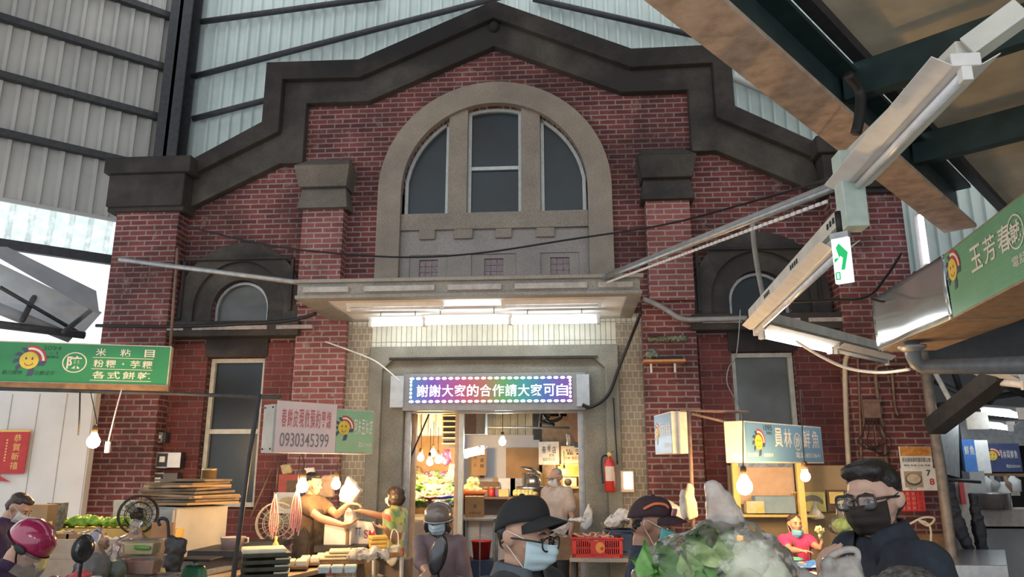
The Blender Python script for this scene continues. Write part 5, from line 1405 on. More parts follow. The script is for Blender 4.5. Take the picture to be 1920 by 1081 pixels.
# pink tub on a dark sideboard
z2 = at(440, 1028, 6.7).z
tag(MB().bb(at(365, 1000, 6.6).x, at(470, 1000, 6.6).x, 6.5, 7.6, z2 - .05, z2).obj('side_bench', m_steel), 'dark bench holding the pale pink tub', 'bench')
tag(MB().bb(at(380, 1000, 6.7).x, at(470, 1000, 6.7).x, 6.6, 7.5, 0, z2 - .05).obj('bench_base', M('brown_wall_board', (.26, .19, .14), (.18, .13, .1), rough=.8)), 'brown boarding under the dark bench', 'panel')
t = thing('plastic_tub', 'pale pink plastic tub with a lug on the dark bench', 'tub', onz(435, 1028, 6.75, z2))
MB().lathe([(.085, 0), (.105, .09), (.112, .095), (.1, .09), (.08, .01), (0, .01)], n=24).obj('tub_body', M('pale_pink_plastic', (.62, .50, .47), rough=.4), t)
MB().tube([(.1, 0, .085), (.14, 0, .085), (.14, 0, .05), (.1, 0, .04)], .009, 6).obj('lug', M('pale_pink_plastic', (0, 0, 0)), t)

# ================================================================== TOFU STALL
zt = .86
tb = [atz(395, 1110, zt), atz(520, 1100, zt), atz(715, 1040, zt), atz(640, 1018, zt), atz(380, 1050, zt)]
q = [atz(470, 1095, zt), atz(716, 1040, zt)]; e_ = (q[1] - q[0]).normalized(); e_ = V((-e_.y, e_.x, 0)) * .62; q += [q[1] + e_, q[0] + e_]
table('stall_counter', 'worn wooden counter of the tofu stall', q, zt, M('worn_counter', (.46, .33, .21), (.30, .20, .12), rough=.5, scale=5), leg=m_steel)
tag(MB().bar(atz(384, 1078, zt) + V((0, 0, .02)), atz(690, 1012, zt) + V((0, 0, .02)), .05, .035).obj('counter_rail', m_galv), 'grey metal rail along the middle of the tofu counter', 'rail')
q2 = [atz(640, 1062, .80), atz(757, 992, .95), atz(700, 990, .95), atz(600, 1040, .80)]
z3 = at(748, 986, 7.6).z
q3 = [at(700, 1030, 7.25), at(757, 1000, 7.3), at(754, 995, 7.5), at(700, 1010, 7.6)]
table('side_table', 'wooden side table at the right end of the tofu stall', q3, .93, m_wood)
t0 = onz(700, 1070, 7.2, 0)
tag(MB().bb(t0.x - .2, t0.x + .3, 7.35, 7.55, 0, .86).obj('wooden_chest', m_card_d), 'brown wooden chest below the side table', 'chest')
# stack of dark trays with tofu
for k in range(4):
    c = onz(497 - 4 * k * 0, 1060, 6.15, zt + .052 * k)
    t = thing('tofu_tray', ['bottom', 'second', 'third', 'top'][k] + ' dark tray in the stack at the left of the tofu counter', 'tray', c, math.radians(20 + 2 * k))
    MB().box((0, 0, .018), (.36, .30, .03)).obj('tray', M('dark_green_tray', (.05, .06, .045), (.03, .035, .025), rough=.6), t, bevel=.004)
    if k < 3: MB().box((.13, .0, .038), (.12, .26, .014)).obj('tofu_slab', m_tofu, t, bevel=.005)
    else: MB().box((-.02, 0, .048), (.33, .27, .036)).obj('tofu_slab', m_tofu, t, bevel=.01)
for k, (px, Y, dz, w, l) in enumerate(((556, 6.55, .0, .16, 'low pair of tofu blocks right of the dark trays'), (583, 6.8, 0, .14, 'row of tofu blocks in the middle of the counter'), (610, 7.0, .02, .12, 'tofu blocks behind the middle row'))):
    t = thing('tofu_board', l, 'tofu', onz(px, 1030, Y, zt + .02), math.radians(15))
    MB().box((0, 0, .01), (w * 1.3, .24, .02)).obj('board', m_card_d, t)
    for j in range(2): MB().box(((j - .5) * w * .62, 0, .042), (w * .55, .2, .045)).obj('tofu_block', m_tofu, t, bevel=.008)
t = thing('tofu_sheets', 'tall pile of yellow tofu sheets on a board behind the foam tray', 'tofu', onz(636, 1030, 6.9, zt + .01), .25)
MB().box((0, 0, .02), (.34, .24, .04)).obj('board', m_wood, t)
for k in range(3): MB().box((.02 * k, 0, .055 + .028 * k), (.33 - .04 * k, .22, .024)).obj('tofu_sheet', M('yellow_tofu', (.78, .64, .38), (.68, .53, .29), rough=.5), t, bevel=.008)
t = thing('foam_tray', 'pale blue foam tray with three wells on the tofu counter', 'tray', onz(634, 1046, 6.35, zt + .01), .2)
mb = MB()
for j in range(3): mb.box(((j - 1) * .105, 0, .025), (.098, .11, .05), taper=.85)
mb.obj('wells', M('pale_blue_foam', (.62, .70, .74), rough=.5), t, bevel=.004)
mb = MB()
for j in range(3): mb.box(((j - 1) * .105, 0, .052), (.085, .095, .01))
mb.obj('contents', m_tofu, t)
o = blob('plastic_bag', [[(-.13, 0, .03, .1, .1, .04), (.1, 0, .05, .08, .1, .05)], [(.16, 0, .04, .05, .05, .05)]], m_bagw, None, .014, 2, rough=.045, fr=12); o.location = onz(684, 1040, 6.9, zt + .05); tag(o, 'crumpled white bags at the right end of the tofu counter', 'bag')
for k in range(4):
    o = MB().box((0, 0, .02), (.16, .14, .035)).obj('yellow_block', M('orange_tofu', (.68, .42, .10), rough=.5), None, bevel=.01, loc=onz(708, 1030, 7.3, .93 + .037 * k), rot=(0, 0, .2 + .1 * k))
    tag(o, 'yellow dried tofu block in the stack beside the customer', 'tofu', 'yellow tofu stack')
t = thing('white_container', 'white open box standing on the tofu stall between vendor and customer', 'box', onz(638, 1012, 7.5, .98))
MB().box((0, 0, .1), (.27, .2, .2)).obj('box_body', m_white, t, bevel=.008); MB().box((.1, -.11, .12), (.025, .02, .26)).obj('dark_strap', m_wood, t)
tag(MB().box((0, 0, -.03), (.5, .36, .06)).obj('box_board', m_steel, None, loc=onz(648, 1012, 7.5, .98)), 'grey board under the white open box', 'board')
t = thing('price_sign', 'white board with red brush letters behind the side table', 'sign', onz(684, 1012, 7.55, .98), .05)
MB().prism([(-.12, 0), (.14, 0), (.06, .2), (-.12, .22)], (), 0, .02).obj('board', m_white, t)
lettering(t, [('SM', -.01, .05, .11, .08)], m_red, y=-.004)
lettering(t, [('TT', -.1, .08, .06, .07)], m_navy, 'dark_lettering', y=-.004)
# hanging things over the vendor
for (px, top, Y, l, n) in ((517, 925, 6.75, 'pink plastic straps hanging left of the tofu vendor', 5), (558, 915, 6.55, 'pink plastic straps hanging in front of the tofu vendor', 6)):
    t = thing('plastic_straps', l, 'straps', at(px, top, Y))
    mb = MB()
    for k in range(n):
        dx = (k - n / 2) * .012
        mb.tube(smooth_path([V((0, 0, 0)), V((dx, .01 * (k % 2), -.1)), V((dx * 1.6 + .01, 0, -.24)), V((dx * 1.1, .01, -.33 - .03 * (k % 3)))]), .0065, 5)
    mb.obj('strap', m_rope, t)
    MB().tube([(0, 0, 0), V((0, 0, at(px, 855, Y).z - at(px, top, Y).z))], .004, 5).obj('cord', m_black, t)
p = at(567, 912, 6.55); bulb('warm bulb hanging in front of the tofu vendor', p, at(566, 848, 6.7), True, .05)
p = at(630, 908, 7.3); bulb('warm bulb hanging between the vendor and the white bag', p, at(630, 850, 7.2), True, .045)
for (pts, Y, l, m, th) in (([(600, 893), (626, 890), (626, 930), (600, 930)], 8.2, 'pale paper bag hanging right of the vendor', M('tan_bag', (.60, .42, .30), rough=.8), .05),
                           ([(655, 892), (678, 920), (660, 944), (640, 938), (639, 925)], 7.6, 'white bag glowing by the right-hand warm bulb', m_bagw, .06),
                           ([(570, 878), (590, 876), (588, 890), (572, 892)], 8.2, 'white scrap bag hung above the vendor', m_cloth, .03),
                           ([(527, 872), (545, 870), (546, 886), (530, 888)], 8.4, 'small tangle of clips hanging on the brick pilaster', M('gold_clips', (.45, .36, .18), scale=25), .03)):
    hanging('hanging_bag', l, 'bag', pts, Y, th, m)
t = thing('wall_poster', 'red poster on the brick behind the hanging pink straps', 'poster', at(540, 910, 9.2))
MB().box((0, 0, 0), (.24, .012, .27)).obj('paper', M('dull_red_paper', (.42, .09, .07), rough=.7), t)
MB().box((.05, -.008, -.02), (.13, .006, .17)).obj('dark_picture', M('dark_picture', (.16, .10, .06), (.1, .06, .04), scale=15), t)
t = thing('wall_fan', 'cream wall fan behind the hanging pink straps', 'fan', at(520, 980, 8.0)); bpy.data.objects.remove(t)
fan('cream electric fan behind the hanging pink straps', onz(519, 985, 7.7, at(520, 980, 7.7).z - .3), math.radians(12), .2, .3, M('cream_fan', (0, 0, 0)))
tag(MB().bb(-.3, .3, -.2, .2, -.06, 0).obj('fan_shelf', m_wood, None, loc=onz(519, 985, 7.75, at(520, 980, 7.7).z - .3)), 'wooden shelf under the cream fan', 'shelf')
tag(MB().bb(-.28, .28, -.18, .18, 0, at(520, 980, 7.7).z - .36).obj('shelf_base', m_card_d, None, loc=onz(519, 985, 7.75, 0)), 'brown boxwork below the cream fan', 'boxwork')
t = thing('wall_calendar', 'white calendar sheet with an oval picture behind the vendor', 'calendar', at(537, 942, 9.0))
MB().box((0, 0, 0), (.32, .012, .24)).obj('sheet', m_cloth, t); MB().ell((.02, -.006, 0), (.11, .006, .07)).obj('picture', M('oval_picture', (.34, .30, .16), (.5, .4, .25), scale=20), t)
o = blob('cloth_heap', [[(-.12, 0, .02, .08, .08, .03), (.1, 0, .03, .1, .08, .04)]], M('beige_cloth', (.50, .40, .30), (.36, .27, .19), scale=14, rough=.9), None, .014, 2, rough=.04, fr=16); o.location = onz(500, 1020, 6.9, zt + .04); tag(o, 'beige cloth heap behind the dark tofu trays', 'cloth')
tag(MB().lathe([(.05, 0), (.035, .12), (.012, .16), (.012, .2)], n=14).obj('yellow_bottle', m_yel, None, loc=onz(517, 1015, 6.8, zt + .05)), 'yellow cone bottle under the left pink straps', 'bottle')
tag(MB().tube([at(510, 878, 9.42), at(470, 970, 9.2)], .016, 6).obj('leaning_stick', m_wood), 'thin stick leaning on the brick left of the vendor', 'stick')

# ================================================================== FISH STALL, RIGHT
m_olive = M('olive_render', (.33, .25, .155), (.24, .175, .105), rough=.85, scale=3)
a, b = at(1368, 870, 8.4), at(1600, 870, 8.4)
tag(MB().bb(a.x, b.x + .02, 8.5, 8.56, 0, at(1480, 872, 8.5).z).obj('stall_backboard', m_olive), 'olive-brown backboard behind the pink-shirted seller', 'backboard')
t = thing('timber_uprights', 'pale timber uprights under the blue fish sign', 'timber frame', (0, 0, 0))
for px in (1377, 1497): a_ = at(px, 870, 7.9); MB().bb(a_.x - .03, a_.x + .03, 7.87, 7.93, 0, at(px, 868, 7.9).z).obj('upright', m_yel, t)
t = thing('notice_sheet', 'big beige notice sheet with a blue heading on the backboard', 'notice', at(1435, 908, 8.35))
MB().box((0, 0, 0), (.60, .012, .40)).obj('paper', M('beige_sheet', (.70, .50, .36), (.62, .43, .3), rough=.7), t)
MB().box((0, -.008, .215), (.60, .01, .07)).obj('heading', M('blue_heading', (.16, .24, .42), (.45, .5, .56), scale=14), t)
t = thing('wall_shelf', 'narrow shelf holding the blue box below the notice sheet', 'shelf', at(1445, 965, 8.25))
MB().box((0, 0, 0), (.85, .26, .025)).obj('board', m_yel, t)
carton('blue_box', 'long pale blue box on the narrow shelf', at(1452, 963, 8.2) + V((0, 0, .01)), 0, (.40, .16, .17), M('pale_blue_box', (.28, .40, .52), (.2, .32, .44), scale=6), seam=False)
carton('yellow_packet', 'yellow and white packet left of the long blue box', at(1415, 963, 8.15) + V((0, 0, .01)), 0, (.18, .12, .12), M('yellow_white_packet', (.75, .50, .10), (.72, .66, .55), scale=12), 'packet', seam=False)
for px, l in ((1489, 'clear bottle'), (1494, 'amber bottle')):
    t = thing('bottle', l + ' at the right end of the narrow shelf', 'bottle', at(px, 961, 8.2) + V((0, 0, .012)))
    MB().lathe([(.028, 0), (.028, .1), (.012, .14), (.012, .18)], n=12).obj('glass', m_bagm if 'clear' in l else M('amber_glass', (.5, .25, .05), rough=.2), t); MB().lathe([(.014, .18), (.014, .2)], n=10).obj('cap', m_yel, t)
t = thing('fish_picture', 'yellow-green poster with a dark arched fish right of the bulb', 'poster', at(1523, 940, 8.4))
MB().box((0, 0, 0), (.27, .012, .2)).obj('paper', M('yellow_green_paper', (.48, .47, .18), (.38, .38, .12), rough=.6), t)
MB().prism(arc(.0, -.03, .12, .25, PI - .1, 16, .10) + arc(.0, -.04, .10, PI - .3, .2, 16, .05), (), -.009, -.0065).obj('fish', M('fish_grey', (.16, .15, .14)), t)
hanging('plastic_bag', 'small white bag hung below the yellow-green fish poster', 'bag', [(1528, 940), (1534, 955), (1545, 970), (1524, 972), (1520, 962)], 8.2, .04, m_bagw)
t = thing('socket_board', 'yellow socket plate with wires on a dark board', 'socket', at(1568, 938, 8.42))
MB().box((0, 0, 0), (.19, .03, .22)).obj('board', M('dark_socket_board', (.10, .065, .045)), t); MB().box((0, -.02, .03), (.15, .02, .12)).obj('plate', m_yel, t, bevel=.006)
mb = MB()
for x in (-.02, .03): mb.tube(smooth_path([V((x, -.03, .0)), V((x * 1.2, -.05, -.1)), V((x * 2, -.04, -.2))]), .006, 5)
mb.obj('wires', m_white, t)
sack('green_bag', 'bag of green leaves hanging on the backboard beside the tall man', 'bag', at(1580, 1003, 8.1), (.14, .10, .28), m_bagc, fill=[m_lt], rough=.01)
p = at(1396, 912, 6.5); bulb('large glowing warm bulb at the left of the fish stall', p, at(1393, 785, 6.6), True, .066)
p = at(1510, 893, 6.9); bulb('clear warm bulb before the blue fish sign', p, at(1500, 730, 7.4), True, .042)
zt = .80
zt = at(1500, 1050, 6.5).z
q = [at(1400, 1100, 5.4), at(1640, 1100, 5.4), at(1620, 1040, 7.0), at(1420, 1035, 7.0)]
zt = .82
table('fish_table', 'fish stall table in front of the pink-shirted seller', q, zt, m_ss)
o = blob('blue_sheet', [[(-.4, 0, 0, .1, .12, .02), (.2, 0, .02, .12, .12, .03)]], M('blue_tarp', (.02, .16, .55), (.02, .1, .4), rough=.4, scale=6), None, .016, 2, rough=.025, fr=10); o.location = onz(1478, 1040, 6.55, zt + .09); tag(o, 'bright blue sheet under the fish fillets', 'sheet')
o = blob('teal_tray', [[(-.16, 0, 0, .06, .1, .015), (.16, 0, 0, .06, .1, .015)]], M('teal_tray', (.07, .36, .30), rough=.4), None, .012, 2); o.location = onz(1455, 1026, 6.75, zt + .14); tag(o, 'teal tray edge at the left of the blue sheet', 'tray')
fm_ = M('pale_fillet', (.70, .50, .42), (.78, .66, .56), rough=.35, scale=8)
for k in range(9):
    px = 1500 + (k % 3) * 26; py = 1036 + (k // 3) * 13; Y = 6.6 - .35 * (k // 3)
    o = blob('fish_fillet', [[(-.16, 0, 0, .02, .03, .012), (.02, 0, .012, .08, .06, .02), (.16, .01, 0, .02, .03, .012)]], fm_ if k % 4 else M('dark_fillet', (.2, .15, .11), rough=.35), None, .012, 2) if k < 2 else link('fish_fillet', bpy.data.objects['fish_fillet'].data if k % 2 else bpy.data.objects['fish_fillet.001'].data)
    o.location = onz(px, py, Y, zt + .10 - .03 * (k // 3)); o.rotation_euler = (0, rv.uniform(-.1, .15), rv.uniform(-.7, .1)); tag(o, 'pale fish fillet laid out on the fish stall table', 'fish', 'fillets on the fish table')

# posters on the brick by the leaning pole
t = thing('trade_poster', 'white trade poster with an orange food picture above the calendar', 'poster', at(1717, 857, 8.75), .12)
MB().box((0, 0, 0), (.36, .01, .235)).obj('paper', m_wh, t); MB().box((0, -.006, .065), (.345, .006, .10)).obj('food_picture', M('food_print', (.66, .34, .06), (.5, .14, .04), scale=20), t)
lettering(t, [('彰化縣魚類商業同業公會', -.16, -.05, .32, .05)], m_black, y=-.008)
lettering(t, [('電話 魚類 公會 商業', -.15, -.095, .3, .02)], m_black, 'small_lettering', y=-.008)
t = thing('wall_calendar', 'white calendar with a bowl of food and the numbers 7 and 8', 'calendar', at(1724, 898, 8.7), .12)
MB().box((0, 0, 0), (.40, .012, .235)).obj('sheet', m_wh, t)
MB().box((-.07, -.007, .0), (.2, .004, .17)).obj('photo', M('tan_photo', (.45, .32, .22)), t)
mb = MB().prism([(-.07 + .09 * math.cos(a), .0 + .065 * math.sin(a)) for a in [2 * PI * i / 28 for i in range(28)]], (), -.012, -.009); mb.obj('bowl_picture', M('dark_bowl', (.09, .08, .08)), t)
mb = MB().prism([(-.07 + .078 * math.cos(a), .008 + .052 * math.sin(a)) for a in [2 * PI * i / 28 for i in range(28)]], (), -.014, -.012); mb.obj('soup_picture', M('soup', (.66, .56, .42), (.45, .34, .22), scale=28), t)
lettering(t, [('7', .08, .035, .05, .065)], m_gn, 'green_number', y=-.009, bold=.03); lettering(t, [('8', .105, -.06, .055, .07)], m_red, 'red_number', y=-.009, bold=.03)
lettering(t, [('謹賀', -.14, -.11, .1, .022)], m_green, 'green_lettering', y=-.009)
for k in range(4):
    t = thing('red_slip', ['leftmost', 'second', 'third', 'rightmost'][k] + ' red paper slip in the row below the calendar', 'paper slip', at(1692 + 10.5 * k + (3 if k == 3 else 0), 938, 8.75), .12)
    MB().box((0, 0, 0), (.055 if k < 3 else .085, .008, .22)).obj('paper', M('bright_red_paper', (.72, .05, .045), rough=.6), t)
    mb = MB()
    for j in range(4): put_text(mb, '貨到付款'[j], -.018, .055 - .05 * j, .036, .036, -.006, .004)
    mb.obj('lettering', m_pink if k < 3 else m_navy, t)
tag(MB().box((0, 0, 0), (.05, .01, .24)).obj('yellow_label', m_yel, None, loc=at(1679, 912, 9.2)), 'narrow yellow label left of the calendar', 'label')
cable('loops of pale rope hung by the leaning pole', [at(1700, 985, 8.6), at(1730, 970, 8.6), at(1752, 972, 8.6), at(1740, 985, 8.6), at(1722, 975, 8.6), at(1745, 990, 8.6), at(1742, 1060, 8.6)], .012, m_tofu, 'rope', 'hanging_rope')
tag(MB().bb(-.28, .28, 0, .1, 0, 1.0).obj('timber_board', m_wood, None, loc=onz(1735, 1000, 8.8, .0)), 'brown boards standing behind the leaning pole', 'board')

# ================================================================== HALL BEYOND, RIGHT
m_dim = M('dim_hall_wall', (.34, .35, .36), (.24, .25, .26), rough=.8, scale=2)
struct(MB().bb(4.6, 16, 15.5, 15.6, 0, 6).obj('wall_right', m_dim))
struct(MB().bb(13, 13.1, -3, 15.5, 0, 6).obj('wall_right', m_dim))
m_rs = M('grey_roof_sheet', (.60, .62, .64), (.48, .5, .52), rough=.6)
struct(MB().quad([V((5.2, 6.5, 3.9)), V((15, 6.5, 3.9)), V((15, 15.5, 4.6)), V((5.2, 15.5, 4.6))], .05, (0, 0, 1)).obj('ceiling', m_rs))
for y in (7.5, 9, 10.5, 12, 13.5):
    struct(MB().bar((5, y, 3.8 + .07 * (y - 6.5)), (14, y, 3.8 + .07 * (y - 6.5)), .1, .12).obj('roof_beam', m_steel))
mb = MB()
for px0, py0, px1, py1 in ((1755, 715, 1850, 760), (1790, 700, 1810, 760), (1840, 700, 1920, 740), (1900, 700, 1850, 760), (1760, 760, 1920, 735)):
    mb.tube([at(px0, py0, 10.2), at(px1, py1, 10.6)], .04, 6)
struct(mb.obj('roof_truss', m_steel))
tag(MB().bar(at(1752, 800, 8.2), at(1882, 698, 7.0), .18, .16).obj('steel_brace', m_steel), 'dark steel brace slanting up from the leaning pole', 'steel brace')
tag(MB().bar(at(1755, 700, 9.3), at(1790, 765, 9.2), .05, .05).obj('pale_brace', m_galv), 'thin pale brace behind the dark steel brace', 'steel brace')
for (a, b, l) in (((1842, 762, 10.5), (1915, 768, 9.2), 'upper lit strip light in the hall beyond the pole'), ((1842, 788, 12.0), (1895, 793, 10.9), 'lower lit strip light in the hall beyond the pole'), ((1845, 700, 7.4), (1925, 706, 6.6), 'pale strip light just below the drain pipe at the right edge')):
    batten(l, at(*a), at(*b), 'pale' not in l, w=.2, tr=.035)
tag(MB().box((0, 0, 0), (.26, .02, .21)).obj('square_board', m_wh, None, loc=at(1832, 788, 9.6), bevel=.003), 'square white board hanging below the upper hall strip light', 'board')
tag(MB().quad([at(1757, 780, 9.6), at(1797, 780, 10.2), at(1800, 895, 10.2), at(1762, 885, 9.6)], .02).obj('grey_sheet', m_galv), 'grey metal sheet just right of the leaning pole', 'metal sheet')
tag(MB().bb(at(1800, 800, 12.5).x, 13, 12.5, 12.55, at(1800, 835, 12.5).z, at(1800, 800, 12.5).z + .1).obj('metal_fascia', m_galv), 'long pale metal fascia above the far blue sign', 'metal sheet')
tag(MB().bb(at(1808, 895, 12.3).x, 13, 12.2, 12.3, at(1800, 893, 12.3).z, at(1800, 887, 12.3).z).obj('stall_shelf_edge', m_wood), 'wooden edge under the far blue sign', 'shelf')
p = at(1868, 860, 12.2)
t = thing('shop_sign', 'far dark blue fish sign in the hall beyond the pole', 'shop sign', at(1852, 884, 12.2))
w = at(1918, 884, 12.2).x - at(1852, 884, 12.2).x
MB().bb(0, w, 0, .1, 0, .42).obj('sign_box', M('deep_blue_face', (.06, .08, .20), rough=.4), t)
sun_logo(t, .1, .24, .07, -.006); lettering(t, [('員林興鮮魚', .2, .2, w - .24, .12, 'row'), ('電話:8553641', w * .55, .06, w * .4, .05)], m_wh, y=-.006)
t = thing('shop_sign', 'narrow bright blue sign beside the metal sheet', 'shop sign', at(1811, 884, 10.6))
MB().bb(0, .16, 0, .06, .0, .42).obj('sign_box', M('bright_blue_face', (.07, .22, .62), rough=.4), t); lettering(t, [('鮮魚', .01, .22, .14, .12, 'row')], m_wh, y=-.006)
tag(MB().bb(0, .28, .05, .2, -.02, .46).obj('white_locker', m_white, None, loc=at(1826, 884, 11.8)), 'white panel between the two far blue signs', 'panel')
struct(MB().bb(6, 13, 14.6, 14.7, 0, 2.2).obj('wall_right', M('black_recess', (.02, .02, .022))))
for pts, Y, l in (([(1762, 905), (1785, 905), (1800, 960), (1825, 1030), (1815, 1035), (1785, 990)], 9.2, 'left dark apron hanging beyond the leaning pole'), ([(1818, 925), (1828, 925), (1845, 985), (1850, 1040), (1836, 1042), (1824, 985)], 9.4, 'right dark apron hanging beyond the leaning pole')):
    hanging('hanging_apron_cloth', l, 'apron', pts, Y, .05, M('navy_apron', (.035, .038, .055), rough=.6), vox=.018, rough=.02)
tag(MB().tube([at(1758, 897, 9.25), at(1838, 903, 9.4)], .02, 6).obj('hook_rail', m_steel), 'dark rail carrying the two hanging aprons', 'rail')
tag(MB().bb(0, .2, .0, .06, -.6, .35).obj('pale_post', M('dusty_post', (.45, .40, .36)), None, loc=at(1797, 950, 10.6)), 'pale post with a red strip behind the hanging aprons', 'post')
tag(MB().bb(0, .06, -.02, .0, -.1, .2).obj('red_strip', m_red, None, loc=at(1800, 930, 10.55)), 'small red strip on the pale post', 'strip')
zt = at(1850, 1045, 8.2).z
q = [at(1790, 1062, 7.6), at(1890, 1062, 7.6), at(1885, 1030, 9.0), at(1785, 1035, 9.0)]
table('steel_worktop', 'stainless steel worktop in the hall beyond the pole', q, zt, m_ss, th=.12)
t = thing('back_counter', 'pale counter with shelf at the back of the hall', 'counter', (at(1880, 990, 11).x, 11.2, 0))
MB().box((0, 0, 1.05), (1.9, .6, .22)).obj('top', M('dusty_counter', (.40, .36, .33), (.3, .27, .25)), t); MB().box((0, .1, .45), (1.7, .5, .9)).obj('base', m_dim, t)
MB().box((-.1, .5, 1.34), (1.4, .3, .05)).obj('upper_shelf', M('dusty_counter', (0, 0, 0)), t)
t = thing('stock_pot', 'wide steel pot on the counter in the far hall', 'pot', onz(1862, 1000, 11.0, 1.16)); MB().lathe([(.26, 0), (.27, .2), (.28, .21), (.25, .2)], n=24).obj('pot_body', m_ss, t)
t = thing('plastic_bottle', 'pale plastic bottle standing behind the steel pot', 'bottle', onz(1888, 960, 11.35, 1.16)); MB().lathe([(.08, 0), (.08, .22), (.03, .3), (.03, .35)], n=16).obj('bottle_body', m_cloth, t)
for k in range(6):
    o = MB().lathe([(.05 + .02 * (k % 3), 0), (.06 + .02 * (k % 3), .12 + .04 * (k % 2)), (.03, .17 + .04 * (k % 2)), (.03, .22)], n=12).obj('storage_jar', [m_card_d, m_cloth, m_dim, m_steel][k % 4], None, loc=onz(1838 + 13 * k, 925, 11.7, 1.366))
    tag(o, 'jar or bottle on the high shelf in the far hall', 'jar', 'jars on the far hall shelf')
carton('white_board', 'upright white box left of the steel pot in the far hall', onz(1838, 985, 11.1, 1.16), 0, (.2, .2, .5), M('grey_white_box', (.5, .5, .5)), seam=False)

# ================================================================== PEOPLE
def skin(name, c): 
    m = M(name, c, tuple(x * .88 for x in c), rough=.5, scale=14)
    b = m.node_tree.nodes['Principled BSDF']; b.inputs['Subsurface Weight'].default_value = .08; b.inputs['Subsurface Radius'].default_value = (.02, .008, .004)
    return m
sk_a = skin('warm_skin', (.50, .29, .205)); sk_b = skin('tanned_skin', (.36, .19, .13)); sk_c = skin('fair_skin', (.56, .36, .28))
m_hair = M('black_hair', (.018, .015, .014), (.008, .007, .007), rough=.42, scale=60, bmp=.4)
m_hair_b = M('dark_brown_hair', (.06, .035, .025), (.03, .018, .014), rough=.45, scale=60, bmp=.4)
m_hair_g = M('grey_hair', (.40, .38, .36), (.24, .23, .22), rough=.5, scale=60, bmp=.4)
m_eye = M('eye_white', (.70, .68, .65), rough=.2); m_iris = M('dark_iris', (.02, .012, .01), rough=.1)
m_mask_b = M('pale_blue_mask', (.50, .64, .70), (.45, .59, .66), rough=.8, scale=30)
m_mask_t = M('teal_mask', (.12, .48, .50), (.10, .42, .44), rough=.8, scale=30)
m_mask_w = M('white_mask', (.74, .74, .73), rough=.8, scale=30)
m_lens = M('spectacle_lens', (.5, .55, .6), rough=.05, alpha=.10)
class P: pass
def hand_hulls(W, d, n, k=1.0, curl=.5, thumb=1, spread=1.0):
    """palm, four jointed fingers and a thumb; d along the fingers, n out of the palm"""
    d = d.normalized(); n = (n - d * n.dot(d)).normalized(); s = d.cross(n)
    hs = []
    def e(p, r): return (p.x, p.y, p.z, r, r, r)
    a = W + d * .012 * k
    hs.append([e(W, .022 * k), e(W + d * .03 * k + s * .022 * k, .014 * k), e(W + d * .03 * k - s * .022 * k, .014 * k)])
    hs.append([e(W + d * .03 * k + s * .024 * k, .013 * k), e(W + d * .03 * k - s * .022 * k, .014 * k), e(W + d * .082 * k + s * .033 * k, .010 * k), e(W + d * .085 * k - s * .030 * k, .010 * k)])
    for i, (o, L) in enumerate(((-.031, .068), (-.010, .078), (.011, .073), (.032, .057))):
        b = W + d * (.086 - .004 * abs(i - 1)) * k + s * o * k * spread; dd = d.copy(); r = .0088 * k
        for j in range(3):
            dd = (dd + n * curl * (.45 + .35 * j)).normalized()
            c = b + dd * L * k * (.42, .33, .27)[j]
            hs.append([e(b, r), e(c, r * .92)]); b = c; r *= .93
    b = W + d * .03 * k - s * .024 * k * thumb; dd = (d * .7 - s * .7 * thumb + n * .25).normalized(); r = .0105 * k
    for j in range(2):
        c = b + dd * (.036, .030)[j] * k; hs.append([e(b, r), e(c, r * .9)]); b = c; r *= .9
        dd = (dd + d * .5 + n * curl * .4).normalized()
    return hs
